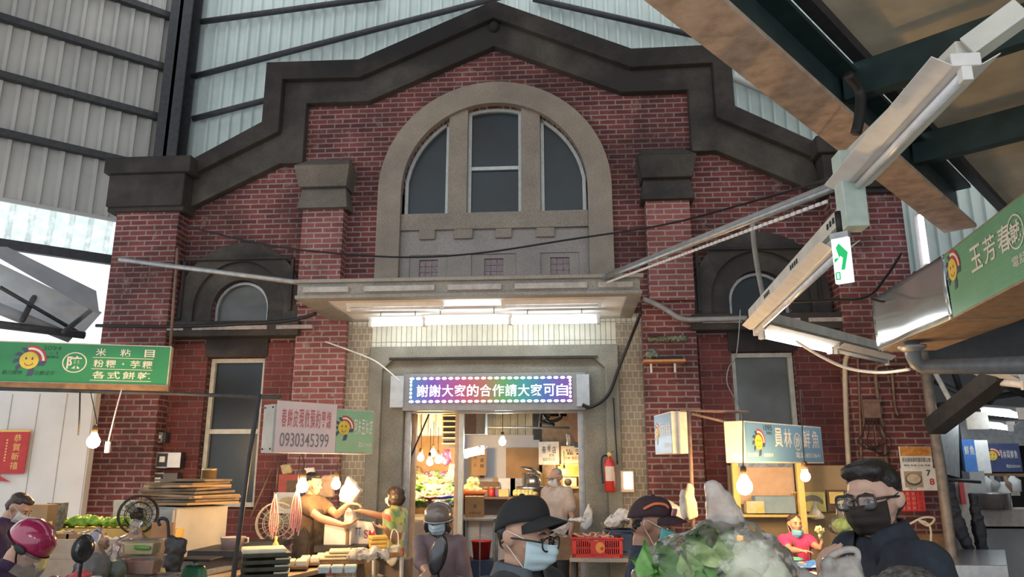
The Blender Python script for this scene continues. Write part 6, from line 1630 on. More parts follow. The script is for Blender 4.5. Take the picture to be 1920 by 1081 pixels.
def person(label, head_at, rz, sk, shirt, pants, h=None, lean=0.0, head=(0, 0, 0), arms=None, sleeve=.6, hair=None, hairm=None, vox=.009, skirt=None, female=False, girth=1.0, detail=True, cat='person', collar=None, seat=False, curl=.5):
    Hc = V(head_at)
    q = P()
    k = (h / 1.7) if h else Hc.z / 1.6
    R = Matrix.Rotation(rz, 4, 'Z')
    Ml = Matrix.Translation((0, 0, .95)) @ Matrix.Rotation(lean, 4, 'X') @ Matrix.Translation((0, 0, -.95))
    Mh = Ml @ Matrix.Translation((0, 0, 1.47)) @ Euler((-head[1], head[2], head[0]), 'XYZ').to_matrix().to_4x4() @ Matrix.Translation((0, 0, -1.47))
    hc = R @ ((Mh @ V((0, 0, 1.6))) * k)
    root = V((Hc.x - hc.x, Hc.y - hc.y, 0)); drop = Hc.z - hc.z if h else 0
    t = thing('person', label, cat, root, rz); q.t = t; q.k = k
    K = Matrix.Scale(k, 4)
    if abs(drop) > 1e-4: K = Matrix.Translation((0, 0, drop)) @ K
    Mb, MB_l, MH = K, K @ Ml, K @ Mh
    q.Mb, q.Ml, q.Mh = Mb, MB_l, MH
    inv = (Matrix.Translation(root) @ R).inverted()
    q.inv = inv
    kinv = K.inverted(); g = girth; w = .92 if female else 1.0
    B = []
    def add(sp, m): B.append((sp, m))
    # trunk, neck, head
    torso = [[(0, .0, .94, .150 * g, .105 * g, .09), (0, -.005, 1.10, .135 * g, .10 * g, .09)],
             [(0, -.005, 1.10, .135 * g, .10 * g, .09), (0, .0, 1.30, .160 * w * g, .108 * g, .10)],
             [(0, .0, 1.30, .160 * w * g, .108 * g, .10), (-.150 * w, .01, 1.412, .058, .06, .05), (.150 * w, .01, 1.412, .058, .06, .05)],
             [(-.10 * w, .012, 1.428, .06, .055, .04), (.10 * w, .012, 1.428, .06, .055, .04), (0, .012, 1.468, .062, .058, .03)]]
    for s in torso: add(s, MB_l)
    add([(0, .015, 1.40, .058, .058, .04), (0, .008, 1.53, .050, .055, .03)], MB_l)
    add([(0, .012, 1.605, .075, .095, .096)], MH)
    add([(0, -.005, 1.58, .068, .082, .06), (0, -.045, 1.515, .040, .034, .024)], MH)
    add([(0, -.052, 1.503, .024, .022, .016)], MH)
    add([(0, -.082, 1.605, .008, .010, .010), (0, -.103, 1.566, .012, .012, .010), (-.013, -.088, 1.560, .008, .010, .007), (.013, -.088, 1.560, .008, .010, .007)], MH)
    add([(-.03, -.074, 1.617, .022, .012, .008), (.03, -.074, 1.617, .022, .012, .008)], MH)
    add([(0, -.078, 1.534, .022, .012, .007)], MH); add([(0, -.076, 1.524, .019, .012, .006)], MH)
    for s in (-1, 1):
        add([(s * .077, .012, 1.588, .010, .018, .028), (s * .087, .024, 1.594, .007, .015, .023)], MH)
        add([(s * .048, -.050, 1.570, .022, .024, .020)], MH)
    # arms
    S = {}; q.wr = {}; q.el = {}
    arms = arms or {}
    shirt_h = [([(x, y, z, a + .014, b + .016, c + .008) for x, y, z, a, b, c in s], MB_l) for s in torso]
    for side, sx_ in (('R', -1), ('L', 1)):
        sh = MB_l @ V((sx_ * .170 * w, .012, 1.408))
        if side in arms:
            a = arms[side]
            T = inv @ V(a[0]); pole = R.inverted() @ V(a[1] if len(a) > 1 and a[1] else (0, 0, -1))
            fd = R.inverted() @ V(a[2]) if len(a) > 2 and a[2] else None
            nn = R.inverted() @ V(a[3]) if len(a) > 3 and a[3] else V((0, 0, -1))
            L1, L2 = .285 * k, .255 * k
            D = T - sh; d = min(D.length, L1 + L2 - .006); D.normalize()
            x = (L1 * L1 - L2 * L2 + d * d) / (2 * d); hh = math.sqrt(max(0, L1 * L1 - x * x))
            pp = (pole - D * pole.dot(D)).normalized()
            el = sh + D * x + pp * hh; wr = sh + D * d
        else:
            el = MB_l @ V((sx_ * .235, .03, 1.10)); wr = el + V((sx_ * .01, -.06, -.24)) * k; fd = V((0, -.1, -1)); nn = V((-sx_, 0, 0))
        q.wr[side] = root + R.to_3x3() @ wr
        e = lambda p, r: (p.x, p.y, p.z, r * k, r * k, r * k)
        I = Matrix.Identity(4)
        add([e(sh, .052 * g), e(el, .038)], I); add([e(el, .039), e(el.lerp(wr, .35), .040), e(wr, .026)], I)
        fdd = fd if fd else (wr - el)
        for hh_ in hand_hulls(wr, fdd, nn, k, curl, sx_ * -1 if side == 'R' else -1): add(hh_, I)
        if sleeve:
            if sleeve <= 1: shirt_h.append(([e(sh, .070 * g), e(sh.lerp(el, sleeve), .060 * g)], I))
            else:
                shirt_h.append(([e(sh, .068 * g), e(el, .054)], I)); shirt_h.append(([e(el, .054), e(el.lerp(wr, sleeve - 1), .042)], I))
    # legs
    for s in (-1, 1):
        if seat:
            kn = (s * .11, -.42, .92); add([(s * .085, 0, .93, .085, .085, .08), kn + (.06, .06, .06)], Mb); add([kn + (.058, .058, .058), (s * .11, -.40, .50, .04, .04, .05)], Mb); add([(s * .11, -.40, .48, .04, .05, .03), (s * .11, -.50, .46, .04, .06, .02)], Mb)
        else:
            add([(s * .085, 0, .90, .088 * g, .09 * g, .07), (s * .092, .005, .50, .056, .058, .05)], Mb); add([(s * .092, .01, .50, .055, .06, .05), (s * .095, .02, .36, .052, .056, .06), (s * .095, .02, .09, .035, .038, .04)], Mb)
            add([(s * .095, .03, .045, .035, .045, .040), (s * .10, -.10, .03, .042, .06, .025)], Mb)
    blob('body', B, sk, t, vox, 3, .45)
    # clothes
    blob('shirt', shirt_h, shirt, t, max(vox, .011), 4, rough=.006, fr=9)
    if pants:
        ph = []
        for s in (-1, 1):
            if seat: ph += [([(s * .085, 0, .93, .10, .10, .09), (s * .11, -.42, .92, .075, .07, .07)], Mb), ([(s * .11, -.42, .92, .072, .07, .07), (s * .11, -.40, .52, .055, .055, .02)], Mb)]
            else: ph += [([(s * .085, 0, .94, .10 * g, .105 * g, .09), (s * .092, .005, .50, .072, .075, .05)], Mb), ([(s * .092, .005, .50, .072, .075, .05), (s * .095, .02, .10, .058, .062, .02)], Mb)]
        blob('trousers', ph, pants, t, .013, 4, rough=.006, fr=9)
    if skirt: blob('skirt', [([(0, 0, 1.02, .16, .13, .06), (0, 0, .45, .23, .2, .03)], Mb)], skirt, t, .016, 3, rough=.015, fr=7)
    if detail:
        for s in (-1, 1):
            mb = MB().ell((s * .031, -.0765, 1.592), (.0135, .0085, .0055), seg=12, rings=8); ey = mb.obj('eye', m_eye, t); ey.matrix_local = MH
            ir = MB().ell((s * .031, -.0832, 1.592), (.0062, .0035, .0055), seg=10, rings=6).obj('iris', m_iris, ey)
            mb = MB().tube([(s * .014, -.089, 1.613), (s * .030, -.090, 1.618), (s * .050, -.080, 1.612)], [.0022, .0034, .0015], 6); o = mb.obj('eyebrow', hairm or m_hair, t); o.matrix_local = MH
            o = MB().tube([(s * .017, -.086, 1.594), (s * .031, -.0885, 1.6005), (s * .046, -.079, 1.594)], .0016, 5).obj('eyelid', m_hair, t); o.matrix_local = MH
    if hair:
        hs = {'short': [[(0, .030, 1.645, .080, .085, .066)], [(0, .050, 1.59, .079, .062, .062)], [(0, -.02, 1.675, .06, .06, .03)]],
              'quiff': [[(0, .028, 1.650, .082, .088, .070)], [(0, .048, 1.59, .081, .066, .062)], [(-.03, -.042, 1.682, .035, .032, .026), (.04, -.040, 1.682, .034, .032, .026), (0, .02, 1.703, .05, .06, .02)], [(-.015, -.055, 1.690, .03, .02, .020), (.03, -.045, 1.695, .02, .02, .02)]],
              'bob': [[(0, .018, 1.645, .092, .102, .075)], [(0, .04, 1.58, .094, .085, .09)], [(-.075, .01, 1.57, .018, .05, .07)], [(.075, .01, 1.57, .018, .05, .07)], [(0, -.06, 1.665, .06, .035, .025)]],
              'tied': [[(0, .028, 1.640, .080, .088, .070)], [(0, .055, 1.59, .078, .062, .065)], [(.0, .12, 1.55, .03, .03, .07)]],
              'cropped': [[(0, .036, 1.640, .078, .080, .064)], [(0, .052, 1.59, .077, .058, .055)]],
              'nape': [[(0, .050, 1.605, .0755, .052, .045), (0, .052, 1.555, .05, .036, .02)]],
              'side': [[(0, .05, 1.56, .10, .07, .08)], [(-.092, -.025, 1.56, .024, .045, .065)], [(.092, -.025, 1.56, .024, .045, .065)], [(0, -.06, 1.655, .075, .03, .03)]]}[hair]
        blob('hair', [(x, MH) for x in hs], hairm or m_hair, t, .008, 2, rough=.004, fr=45)
    return q
def onhead(q, mb, name, mat, bevel=0):
    o = mb.obj(name, mat, q.t, bevel); o.matrix_local = q.Mh; return o
def mask(q, mat, lift=0.0, loops=m_wh, drop=0.0, wide=1.0):
    nu, nv = 22, 12; vs = []; fs = []
    for j in range(nv + 1):
        v = j / nv; z = 1.494 + .092 * v - drop
        sc = .60 + .42 * min(1, v * 2.0) ** .7
        for i in range(nu + 1):
            u = 2 * i / nu - 1; a = u * 1.02 * wide
            bmp = (.021 * math.exp(-(u / .30) ** 2) * math.sin(min(1, v * 1.15) * PI * .62) + .012 * math.exp(-(u / .6) ** 2))
            pl = .0035 * math.sin(v * 19) * (1 - abs(u) ** 3)
            rx, ry = (.077 * sc + pl + .004), (.092 * sc + bmp + pl + .004)
            vs.append((rx * math.sin(a), .004 - ry * math.cos(a), z - .012 * abs(u) ** 2 * (1 - v) + .010 * (v) * (abs(u) ** 2 - .3)))
    for j in range(nv):
        for i in range(nu):
            k_ = j * (nu + 1) + i; fs.append((k_, k_ + 1, k_ + nu + 2, k_ + nu + 1))
    mb = MB(); mb.add(vs, fs, True)
    o = onhead(q, mb, 'face_mask', mat)
    md = o.modifiers.new('t', 'SOLIDIFY'); md.thickness = .003; md.offset = 1
    for s, i in ((-1, 0), (1, nu)):
        a, b = V(vs[nv * (nu + 1) + i]), V(vs[2 * (nu + 1) + i])
        m2 = MB().tube(smooth_path([a, V((s * .080, -.01, 1.604 - drop * .4)), V((s * .086, .026, 1.612 - drop * .2)), V((s * .087, .032, 1.585 - drop * .2)), V((s * .074, .0, 1.545 - drop)), b]), .0016, 5)
        l = m2.obj('ear_loop', loops, o)
    return o
def spectacles(q, mat, shape='round', r=.024, th=.0024, y=-.105, zc=1.592):
    t_ = None
    def rim(s):
        if shape == 'round': return [(s * .034 + r * math.cos(a), y + .006 * abs(math.cos(a)) , zc + r * .95 * math.sin(a)) for a in [2 * PI * i / 24 for i in range(24)]]
        p = []
        for i in range(24):
            a = 2 * PI * i / 24; c, s_ = math.cos(a), math.sin(a)
            e_ = .5; p.append((s * .036 + .029 * math.copysign(abs(c) ** e_, c), y, zc + .021 * math.copysign(abs(s_) ** e_, s_)))
        return p
    mb = MB()
    for s in (-1, 1):
        mb.tube(rim(s), th, 6, closed=True)
        mb.tube([(s * (.034 + r), y + .006, zc + .008), (s * .078, -.06, zc + .010), (s * .085, .02, zc + .008), (s * .084, .04, zc - .015)], th, 6)
    mb.tube(smooth_path([(-.011, y, zc + .004), (0, y - .004, zc + .009), (.011, y, zc + .004)]), th, 6)
    o = onhead(q, mb, 'glasses', mat)
    for s in (-1, 1):
        p = rim(s); m2 = MB(); m2.add(p + [(x, yy - .001, z) for x, yy, z in p], [tuple(range(24)), tuple(range(24, 48))[::-1]]); m2.obj('lens', m_lens, o)
def cap(q, mat, brim_mat=None, tilt=0.0, band=None):
    n, m_ = 28, 9; vs = []; fs = []
    for j in range(m_ + 1):
        th = PI / 2 * j / m_ * 1.0
        for i in range(n):
            a = 2 * PI * i / n
            fr = max(0, -math.sin(a))
            zz = 1.630 + .088 * math.sin(th) + .016 * fr * math.cos(th)
            rr = math.cos(th) ** .62
            vs.append((.0795 * rr * math.cos(a), .014 + (.1 - .002 * fr) * rr * math.sin(a), zz - .034 * max(0, math.sin(a)) * math.cos(th)))
    for j in range(m_):
        for i in range(n): fs.append((j * n + i, j * n + (i + 1) % n, (j + 1) * n + (i + 1) % n, (j + 1) * n + i))
    mb = MB(); mb.add(vs, fs, True); mb.ell((0, .014, 1.720), (.008, .008, .005), seg=8, rings=5)
    Mt = Matrix.Translation((0, .05, 1.62)) @ Matrix.Rotation(tilt, 4, 'X') @ Matrix.Translation((0, -.05, -1.62))
    mb.v = [tuple(Mt @ V(p)) for p in mb.v]
    o = onhead(q, mb, 'cap', mat); md = o.modifiers.new('t', 'SOLIDIFY'); md.thickness = .003; md.offset = 1
    # curved peak
    vs = []; fs = []; nu, nv = 16, 7
    for j in range(nv + 1):
        v = j / nv
        for i in range(nu + 1):
            u = 2 * i / nu - 1
            a = u * 1.15
            r0x, r0y = .0785 * math.sin(a), .014 - .098 * math.cos(a)
            ln = .074 * math.cos(u * 1.45) ** .6 * v if abs(u) < 1 else 0
            vs.append((r0x * (1 - .06 * v), r0y - ln, 1.648 - .016 * v - .026 * u * u - .012 * v * u * u + .006 * math.cos(u)))
    for j in range(nv):
        for i in range(nu): k_ = j * (nu + 1) + i; fs.append((k_, k_ + 1, k_ + nu + 2, k_ + nu + 1))
    mb = MB(); mb.add(vs, fs, True); mb.v = [tuple(Mt @ V(p)) for p in mb.v]
    p = mb.obj('peak', brim_mat or mat, o); md = p.modifiers.new('t', 'SOLIDIFY'); md.thickness = .005; md.offset = 0
    return o, Mt
def helmet(q, mat, trim=None, big=1.0):
    prof = [(.122, -.015), (.126, .02), (.118, .065), (.092, .105), (.05, .13), (.012, .137), (0.0005, .138)]
    mb = MB().lathe([(r * big, z * big) for r, z in prof], (0, .012, 1.612), 28, None, 1.12)
    o = onhead(q, mb, 'helmet', mat); md = o.modifiers.new('t', 'SOLIDIFY'); md.thickness = .008; md.offset = -1
    mb = MB().tube([(.126 * big * math.cos(a), .012 + .141 * big * math.sin(a), 1.60) for a in [2 * PI * i / 30 for i in range(30)]], .007, 6, closed=True)
    mb.obj('rim', trim or m_steel, o)
    for s in (-1, 1): MB().tube(smooth_path([V((s * .118, .0, 1.60)), V((s * .085, -.03, 1.53)), V((s * .03, -.05, 1.482)), V((0, -.055, 1.475))]), .006, 6).obj('chin_strap', m_black, o)
    return o
def collar_of(q, mat, open_=.35, hgt=.035):
    """a folded shirt collar: stand ring with two pointed blades"""
    mb = MB(); n = 18; vs = []; fs = []
    for j, (r, z) in enumerate(((.068, 1.462), (.072, 1.462 + hgt * 1.3), (.080, 1.462 + hgt * 1.2), (.104, 1.448))):
        for i in range(n + 1):
            a = -PI / 2 + open_ + (2 * PI - 2 * open_) * i / n
            edge = abs(i / n * 2 - 1) ** 6
            vs.append((r * (1 + .1 * edge * (j == 3)) * math.cos(a), .012 + r * .98 * math.sin(a), z - .045 * edge * (j == 3) - .014 * max(0, -math.sin(a))))
    for j in range(3):
        for i in range(n): k_ = j * (n + 1) + i; fs.append((k_, k_ + 1, k_ + n + 2, k_ + n + 1))
    mb.add(vs, fs, True); o = mb.obj('collar', mat, q.t); o.matrix_local = q.Ml
    md = o.modifiers.new('t', 'SOLIDIFY'); md.thickness = .004
    return o
m_black_shirt = M('charcoal_shirt', (.045, .055, .062), (.03, .037, .042), rough=.85, scale=30)
m_navy_shirt = M('dark_navy_shirt', (.018, .026, .042), (.012, .017, .028), rough=.85, scale=30)
m_purple_shirt = M('dark_purple_jacket', (.055, .03, .085), (.035, .018, .055), rough=.7, scale=20)
m_trs = M('dark_trousers', (.03, .03, .035), rough=.85)
m_capk = M('black_cap_cloth', (.016, .016, .018), rough=.85, scale=40)

# man in black cap, blue mask and glasses, nearest
q = person('man in black cap, round glasses and pale blue mask in the middle foreground', at(985, 1000, 2.5), math.radians(58), sk_a, m_black_shirt, m_trs, vox=.0065, hair='nape', hairm=m_hair, head=(math.radians(4), math.radians(-6), 0), girth=1.08)
cap(q, m_capk, tilt=-.12); mask(q, m_mask_b); spectacles(q, m_black, 'round', .023, .003, -.108, 1.584); collar_of(q, M('slate_collar', (.09, .105, .125), rough=.85), .4)

# tall man with black mask, right
b_hand = at(1552, 1112, 2.4)
q = person('tall man in navy shirt, thick glasses and black mask at the right', at(1634, 928, 2.6), math.radians(-76), sk_c, m_navy_shirt, m_trs, vox=.0065, hair='quiff', hairm=m_hair, lean=math.radians(9), head=(math.radians(28), math.radians(5), 0), arms={'R': (b_hand, (.3, .5, -1), (-.1, -.3, 1), (1, .2, .2))}, sleeve=.75, girth=1.12, curl=.9)
mask(q, M('black_mask', (.022, .016, .014), rough=.85), loops=m_black); spectacles(q, M('tortoise_frame', (.03, .02, .016), rough=.25), 'square', .029, .0042); collar_of(q, m_navy_shirt, .55, .045)
mb = MB()
for z, y in ((1.33, -.128), (1.22, -.125)): mb.ell((0, y, z), (.007, .004, .007), seg=8, rings=5)
o = mb.obj('shirt_buttons', m_wh, q.t); o.matrix_local = q.Ml
LW = q.wr['R']

# man with dark cap and teal mask
q = person('man in dark cap with orange stripe and teal mask behind the vegetable bag', at(1222, 978, 3.4), math.radians(82), sk_b, M('navy_tee', (.02, .035, .065), rough=.9), m_trs, vox=.008, hair='nape', hairm=m_hair, head=(0, math.radians(-13), 0))
o, Mt = cap(q, M('aubergine_cap', (.045, .022, .028), (.03, .015, .02), rough=.8, scale=30), tilt=-.03)
s_ = MB().tube(smooth_path([Mt @ V((-.083, .045, 1.655)), Mt @ V((-.078, .0, 1.688)), Mt @ V((-.062, -.045, 1.694)), Mt @ V((-.05, -.065, 1.682))]), [.003] + [.007] * 17 + [.003], 6).obj('orange_stripe', M('orange_stripe', (.75, .20, .08), rough=.7), o)
MB().box(tuple(Mt @ V((-.030, -.093, 1.668))), (.05, .008, .032), rz=-.35).obj('badge', M('crimson_badge', (.36, .09, .11), (.55, .35, .36), scale=60), o)
mask(q, m_mask_t)

# grey-haired man in the doorway
q = person('grey-haired man in a grey-pink tee and white mask standing in the doorway', at(1040, 893, 9.7), math.radians(-42), sk_a, M('dusty_pink_tee', (.50, .41, .36), (.42, .34, .30), rough=.9), m_trs, vox=.012, hair='cropped', hairm=m_hair_g, head=(0, math.radians(-14), 0), girth=1.2)
mask(q, m_mask_w); spectacles(q, m_steel, 'round', .022)

# customer in floral dress
m, nt, b_ = nodes('floral_print'); g_ = coords(nt)
vo = nt.nodes.new('ShaderNodeTexVoronoi'); vo.inputs['Scale'].default_value = 15; nt.links.new(g_, vo.inputs['Vector'])
sep = nt.nodes.new('ShaderNodeSeparateColor'); nt.links.new(vo.outputs['Color'], sep.inputs[0])
cc_ = ramp(nt, sep.outputs[0], [(0, (.50, .52, .10)), (.3, (.62, .60, .22)), (.42, (.10, .28, .12)), (.58, (.62, .64, .40)), (.72, (.55, .05, .08)), (.82, (.20, .40, .22)), (1, (.60, .50, .08))])
nt.links.new(cc_, b_.inputs['Base Color']); b_.inputs['Roughness'].default_value = .8; m_floral = m
give = at(667, 957, 7.55)
q = person('woman in a yellow-green floral dress paying at the tofu stall', at(741, 930, 7.75), math.radians(-108), sk_a, m_floral, m_trs, vox=.009, hair='bob', hairm=m_hair_b, arms={'R': (give, (0, .1, -1), (-1, 0, 0), (0, 0, -1)), 'L': (at(722, 990, 7.45), (.3, .2, -1), (-1, -.2, .3), (0, 0, 1))}, sleeve=.55, skirt=m_floral, female=True)
mask(q, m_mask_w)
# her tote
hanging('tote_bag_cloth', 'cream cloth tote bag hanging from the arm of the woman in the floral dress', 'bag', [(737, 1022), (749, 1022), (748, 1045), (738, 1060), (726, 1052), (728, 1030)], 7.35, .05, M('cream_canvas', (.70, .64, .50), (.6, .54, .42), rough=.9))
tag(MB().tube(smooth_path([at(731, 1030, 7.35), at(733, 1005, 7.35), at(738, 992, 7.4), at(746, 1000, 7.4), at(747, 1025, 7.35)]), .007, 6).obj('tote_strap_loop', M('cream_canvas', (0, 0, 0))), 'cream strap loop of the tote over the woman\'s arm', 'strap')
# tofu vendor
r_h = at(655, 943, 7.45); l_h = at(652, 988, 7.3)
q = person('tofu vendor in a dark apron reaching out to serve, face behind a bulb', at(588, 905, 7.55), math.radians(72), sk_a, M('brown_tee', (.17, .11, .07), (.12, .08, .05), rough=.9), m_trs, vox=.009, hair='short', hairm=m_hair, head=(0, math.radians(-8), 0), arms={'L': (r_h, (0, .3, -1), (1, 0, -.1), (0, 0, -1)), 'R': (l_h, (-.4, 0, -1), (1, 0, .2), (0, 0, 1))}, sleeve=.5)
o = blob('apron', [([(-.02, -.118, 1.33, .09, .014, .02), (-.02, -.125, 1.05, .15, .014, .02), (-.02, -.13, .62, .17, .02, .02)], q.Ml), ([(-.13, -.05, 1.08, .02, .06, .03), (-.17, 0, .62, .03, .09, .03), (-.13, .04, 1.3, .02, .03, .03)], q.Ml)], M('black_apron', (.03, .024, .02), (.05, .04, .035), rough=.7, scale=9), q.t, .012, 3, rough=.008, fr=12)
0 and onhead(q, MB().lathe([(.088, -.01), (.09, .02), (.07, .07), (.02, .1)], (0, .014, 1.63), 18, None, 1.15), 'head_scarf', M('yellow_scarf', (.68, .45, .12), (.5, .32, .08), rough=.8, scale=20))
hanging('white_bag', 'small white bag passed from the tofu vendor to the customer', 'bag', [(655, 952), (664, 960), (668, 985), (655, 990), (644, 985), (650, 962)], 7.4, .05, m_bagw)

# woman with scooter helmet, mid-left
g1 = at(803, 1078, 4.9)
q = person('woman in a dark helmet and blue mask riding a scooter in front of the doorway', at(822, 972, 5.3), math.radians(-8), sk_a, M('mauve_brown_jacket', (.21, .145, .155), (.15, .10, .11), rough=.8, scale=9), m_trs, vox=.009, hair='side', hairm=m_hair_b, head=(0, math.radians(-12), 0), arms={'R': (g1, (-.8, .3, -.6), (0, -1, -.2), (0, 0, -1))}, sleeve=1.55, girth=1.1, female=True)
mask(q, m_mask_b)
helmet(q, M('pearl_brown_helmet', (.20, .15, .125), rough=.25, coat=.5), m_galv, .92)
SC = q
# helmeted rider, far left, bent forward
q = person('rider in a glossy crimson helmet and purple jacket bending at the left', at(56, 1022, 4.2), math.radians(96), sk_a, m_purple_shirt, m_trs, h=1.62, vox=.009, hair='nape', hairm=m_hair, lean=math.radians(18), head=(0, math.radians(-20), 0), sleeve=1.8, female=True)
m_hel = M('crimson_metallic', (.36, .02, .09), (.28, .012, .065), rough=.18, coat=1.0, scale=40)
hm = helmet(q, m_hel, m_black, .98)
vs = []; fs = []
for j in range(7):
    for i in range(15):
        a = -1.15 + 2.3 * i / 14; v = j / 6
        vs.append(((.130 + .01 * v) * math.sin(a), .012 - (.146 + .03 * math.sin(v * 2)) * math.cos(a), 1.612 - .13 * v))
for j in range(6):
    for i in range(14): fs.append((j * 15 + i, j * 15 + i + 1, j * 15 + i + 16, j * 15 + i + 15))
mb = MB(); mb.add(vs, fs, True); mb.obj('clear_visor', film('visor_film', (.80, .72, .64), .32, .3, .4), hm)
for s in (-1, 1): MB().ell((s * .126, -.02, 1.603), (.012, .04, .022)).obj('visor_hinge', m_black, hm)
# man behind with pale mask
q = person('short-haired man in a dark purple top with pale mask at the left edge', at(38, 943, 5.6), math.radians(98), sk_a, m_purple_shirt, m_trs, vox=.009, hair='short', hairm=m_hair_b, head=(0, math.radians(-20), 0), lean=math.radians(12))
mask(q, m_mask_w)
# seated pink seller
q = person('woman in a bright pink top, blue mask under her chin, behind the fish table', at(1491, 980, 7.35), math.radians(8), sk_a, M('hot_pink_top', (.66, .05, .20), (.56, .04, .16), rough=.8), m_trs, vox=.009, hair='tied', hairm=m_hair_b, arms={'L': (at(1540, 1028, 6.95), (.6, 0, -1), (.2, -.3, 1), (-1, 0, 0)), 'R': (at(1500, 1032, 6.95), (-.6, 0, -1), (1, -.3, 0), (0, 0, -1))}, female=True, sleeve=.6)
mask(q, M('sky_blue_mask', (.16, .45, .68), rough=.8), drop=.06)
mb = MB()
for s in (-1, 1): mb.tube(smooth_path([V((s * .08, .02, 1.445)), V((s * .085, -.10, 1.38)), V((s * .08, -.135, 1.25)), V((s * .075, -.13, 1.1))]), .014, 6)
o = mb.obj('apron_straps', M('maroon_strap', (.22, .06, .07)), q.t); o.matrix_local = q.Ml
o = blob('flower_sprig', [[(0, 0, 0, .01, .01, .02), (0, 0, .06, .012, .012, .01)], [(0, 0, .09, .045, .04, .03)]], M('cream_flowers', (.70, .62, .40), (.35, .36, .16), rough=.7, scale=40), None, .01, 1, rough=.03, fr=50)
o.location = q.wr['L'] + V((0, -.03, .06)); tag(o, 'sprig of cream flowers held by the pink-topped woman', 'flowers')
# short person bottom right, seen only by the crown of the head, holding the vegetable bag
q = person('short person with greying black hair at the bottom edge before the tall man', at(1697, 1140, 2.05), math.radians(-82), sk_b, m_black_shirt, m_trs, vox=.010, hair='bob', hairm=M('greying_hair', (.14, .13, .13), (.02, .019, .02), rough=.4, scale=70, bmp=.4), arms={'R': (at(1455, 1150, 2.1), (0, .2, -1), (-1, 0, 0), (0, 0, 1)), 'L': (at(1450, 1160, 1.9), (0, -.2, -1), (-1, 0, 0), (0, 0, 1))}, sleeve=1.6)
# figure cut by the right edge
q = person('person in a blue-sleeved top cut off by the right picture edge', at(1972, 930, 4.6), math.radians(-100), sk_c, M('royal_blue_top', (.04, .08, .30), rough=.8), m_trs, vox=.011, hair='short', sleeve=.6)

# ================================================================== NEAREST GOODS
c = at(1335, 1062, 2.12)
t = thing('vegetable_bag', 'huge clear plastic bag of green vegetables with a twisted top, nearest the camera', 'bag', c)
L = lambda px, py, Y=2.12: at(px, py, Y) - c
def e3(p, r): return tuple(p) + ((r, r, r) if isinstance(r, (int, float)) else r)
film_h = [[e3(L(1270, 1075), (.10, .12, .09)), e3(L(1345, 1045), (.13, .14, .09)), e3(L(1420, 1070), (.10, .13, .10))],
          [e3(L(1215, 1095), (.05, .08, .05)), e3(L(1300, 1050), (.07, .10, .06))],
          [e3(L(1345, 1020), (.10, .11, .06)), e3(L(1400, 1030), (.09, .1, .07)), e3(L(1355, 985), (.045, .05, .03))],
          [e3(L(1300, 1180), (.16, .14, .06)), e3(L(1380, 1080), (.14, .14, .08)), e3(L(1290, 1090), (.12, .13, .08))]]
blob('film', film_h, film('crinkled_clear_film', (.97, .96, .94), .3, .10, .35, [(.44, (.04,) * 3), (.54, (.10,) * 3), (.66, (.75,) * 3)], 13), t, .010, 3, rough=.012, fr=16)
blob('twisted_top', [
          [e3(L(1360, 985), (.050, .05, .02)), e3(L(1358, 950), (.045, .04, .02)), e3(L(1345, 925), (.032, .03, .02))],
          [e3(L(1345, 930), (.030, .03, .02)), e3(L(1340, 908), (.020, .02, .012)), e3(L(1328, 908), (.012, .015, .01))],
          [e3(L(1365, 985), (.045, .04, .02)), e3(L(1378, 965), (.018, .03, .02))]], film('pinkish_milky_film', (.92, .86, .83), .78, .12, .45), t, .009, 3, rough=.010, fr=20)
rv = random.Random(11)
for k in range(70):
    px = rv.uniform(1215, 1385); py = rv.uniform(1030, 1110)
    if py < 1085 - (px - 1190) * .45: py += 40
    a = rv.uniform(0, 6); mb = MB(); n = 8; w_, l_ = rv.uniform(.016, .034), rv.uniform(.09, .15)
    vs = []; fs = []
    for i in range(n + 1):
        u_ = i / n; ww = w_ * math.sin(PI * min(1, u_ * .95 + .05)) ** .7
        for j in (-1, -.4, 0, .4, 1): vs.append((ww * j, .010 * abs(j) + .014 * math.sin(u_ * 8 + j * 2.5) + .03 * u_ * u_, l_ * (u_ - .5)))
    for i in range(n):
        for j in range(4): b0 = i * 5 + j; fs.append((b0, b0 + 1, b0 + 6, b0 + 5))
    mb.add(vs, fs, True); mb.add([(x, y + .002, z) for x, y, z in vs], [f[::-1] for f in fs], True)
    mb.obj('leaf', [m_green, m_lt, M('bok_choy_green', (.20, .42, .12), (.10, .26, .06), rough=.5, scale=25)][k % 3], t, loc=L(px, py, 2.03 + rv.uniform(-.03, .10) + abs(px - 1320) * .0004), rot=(rv.uniform(-.5, .5), rv.uniform(-1.5, 1.5), rv.uniform(-.9, .9)))
for k in range(7):
    MB().tube(smooth_path([L(rv.uniform(1240, 1400), rv.uniform(1080, 1120)), L(rv.uniform(1260, 1400), rv.uniform(1050, 1075)), L(rv.uniform(1270, 1390), rv.uniform(1030, 1050))]), .012, 6).obj('stalk', M('white_stalk', (.66, .68, .55), rough=.5), t)
blob('root_clump', [[e3(L(1430, 1070, 2.15), (.05, .06, .05)), e3(L(1400, 1090, 2.12), (.06, .06, .05))]], M('earthy_root', (.30, .22, .13), (.62, .58, .5), rough=.8, scale=20), t, .012, 2, rough=.02, fr=20)
blob('dark_leaf_clump', [[e3(L(1330, 1012, 2.12), (.05, .05, .03)), e3(L(1310, 1030, 2.1), (.03, .05, .03))]], M('dark_wet_leaf', (.04, .05, .025), (.14, .17, .07), rough=.4, scale=20), t, .012, 2, rough=.025, fr=25)
m_pw = M('white_cabbage', (.76, .78, .66), (.62, .68, .48), rough=.5, scale=14)
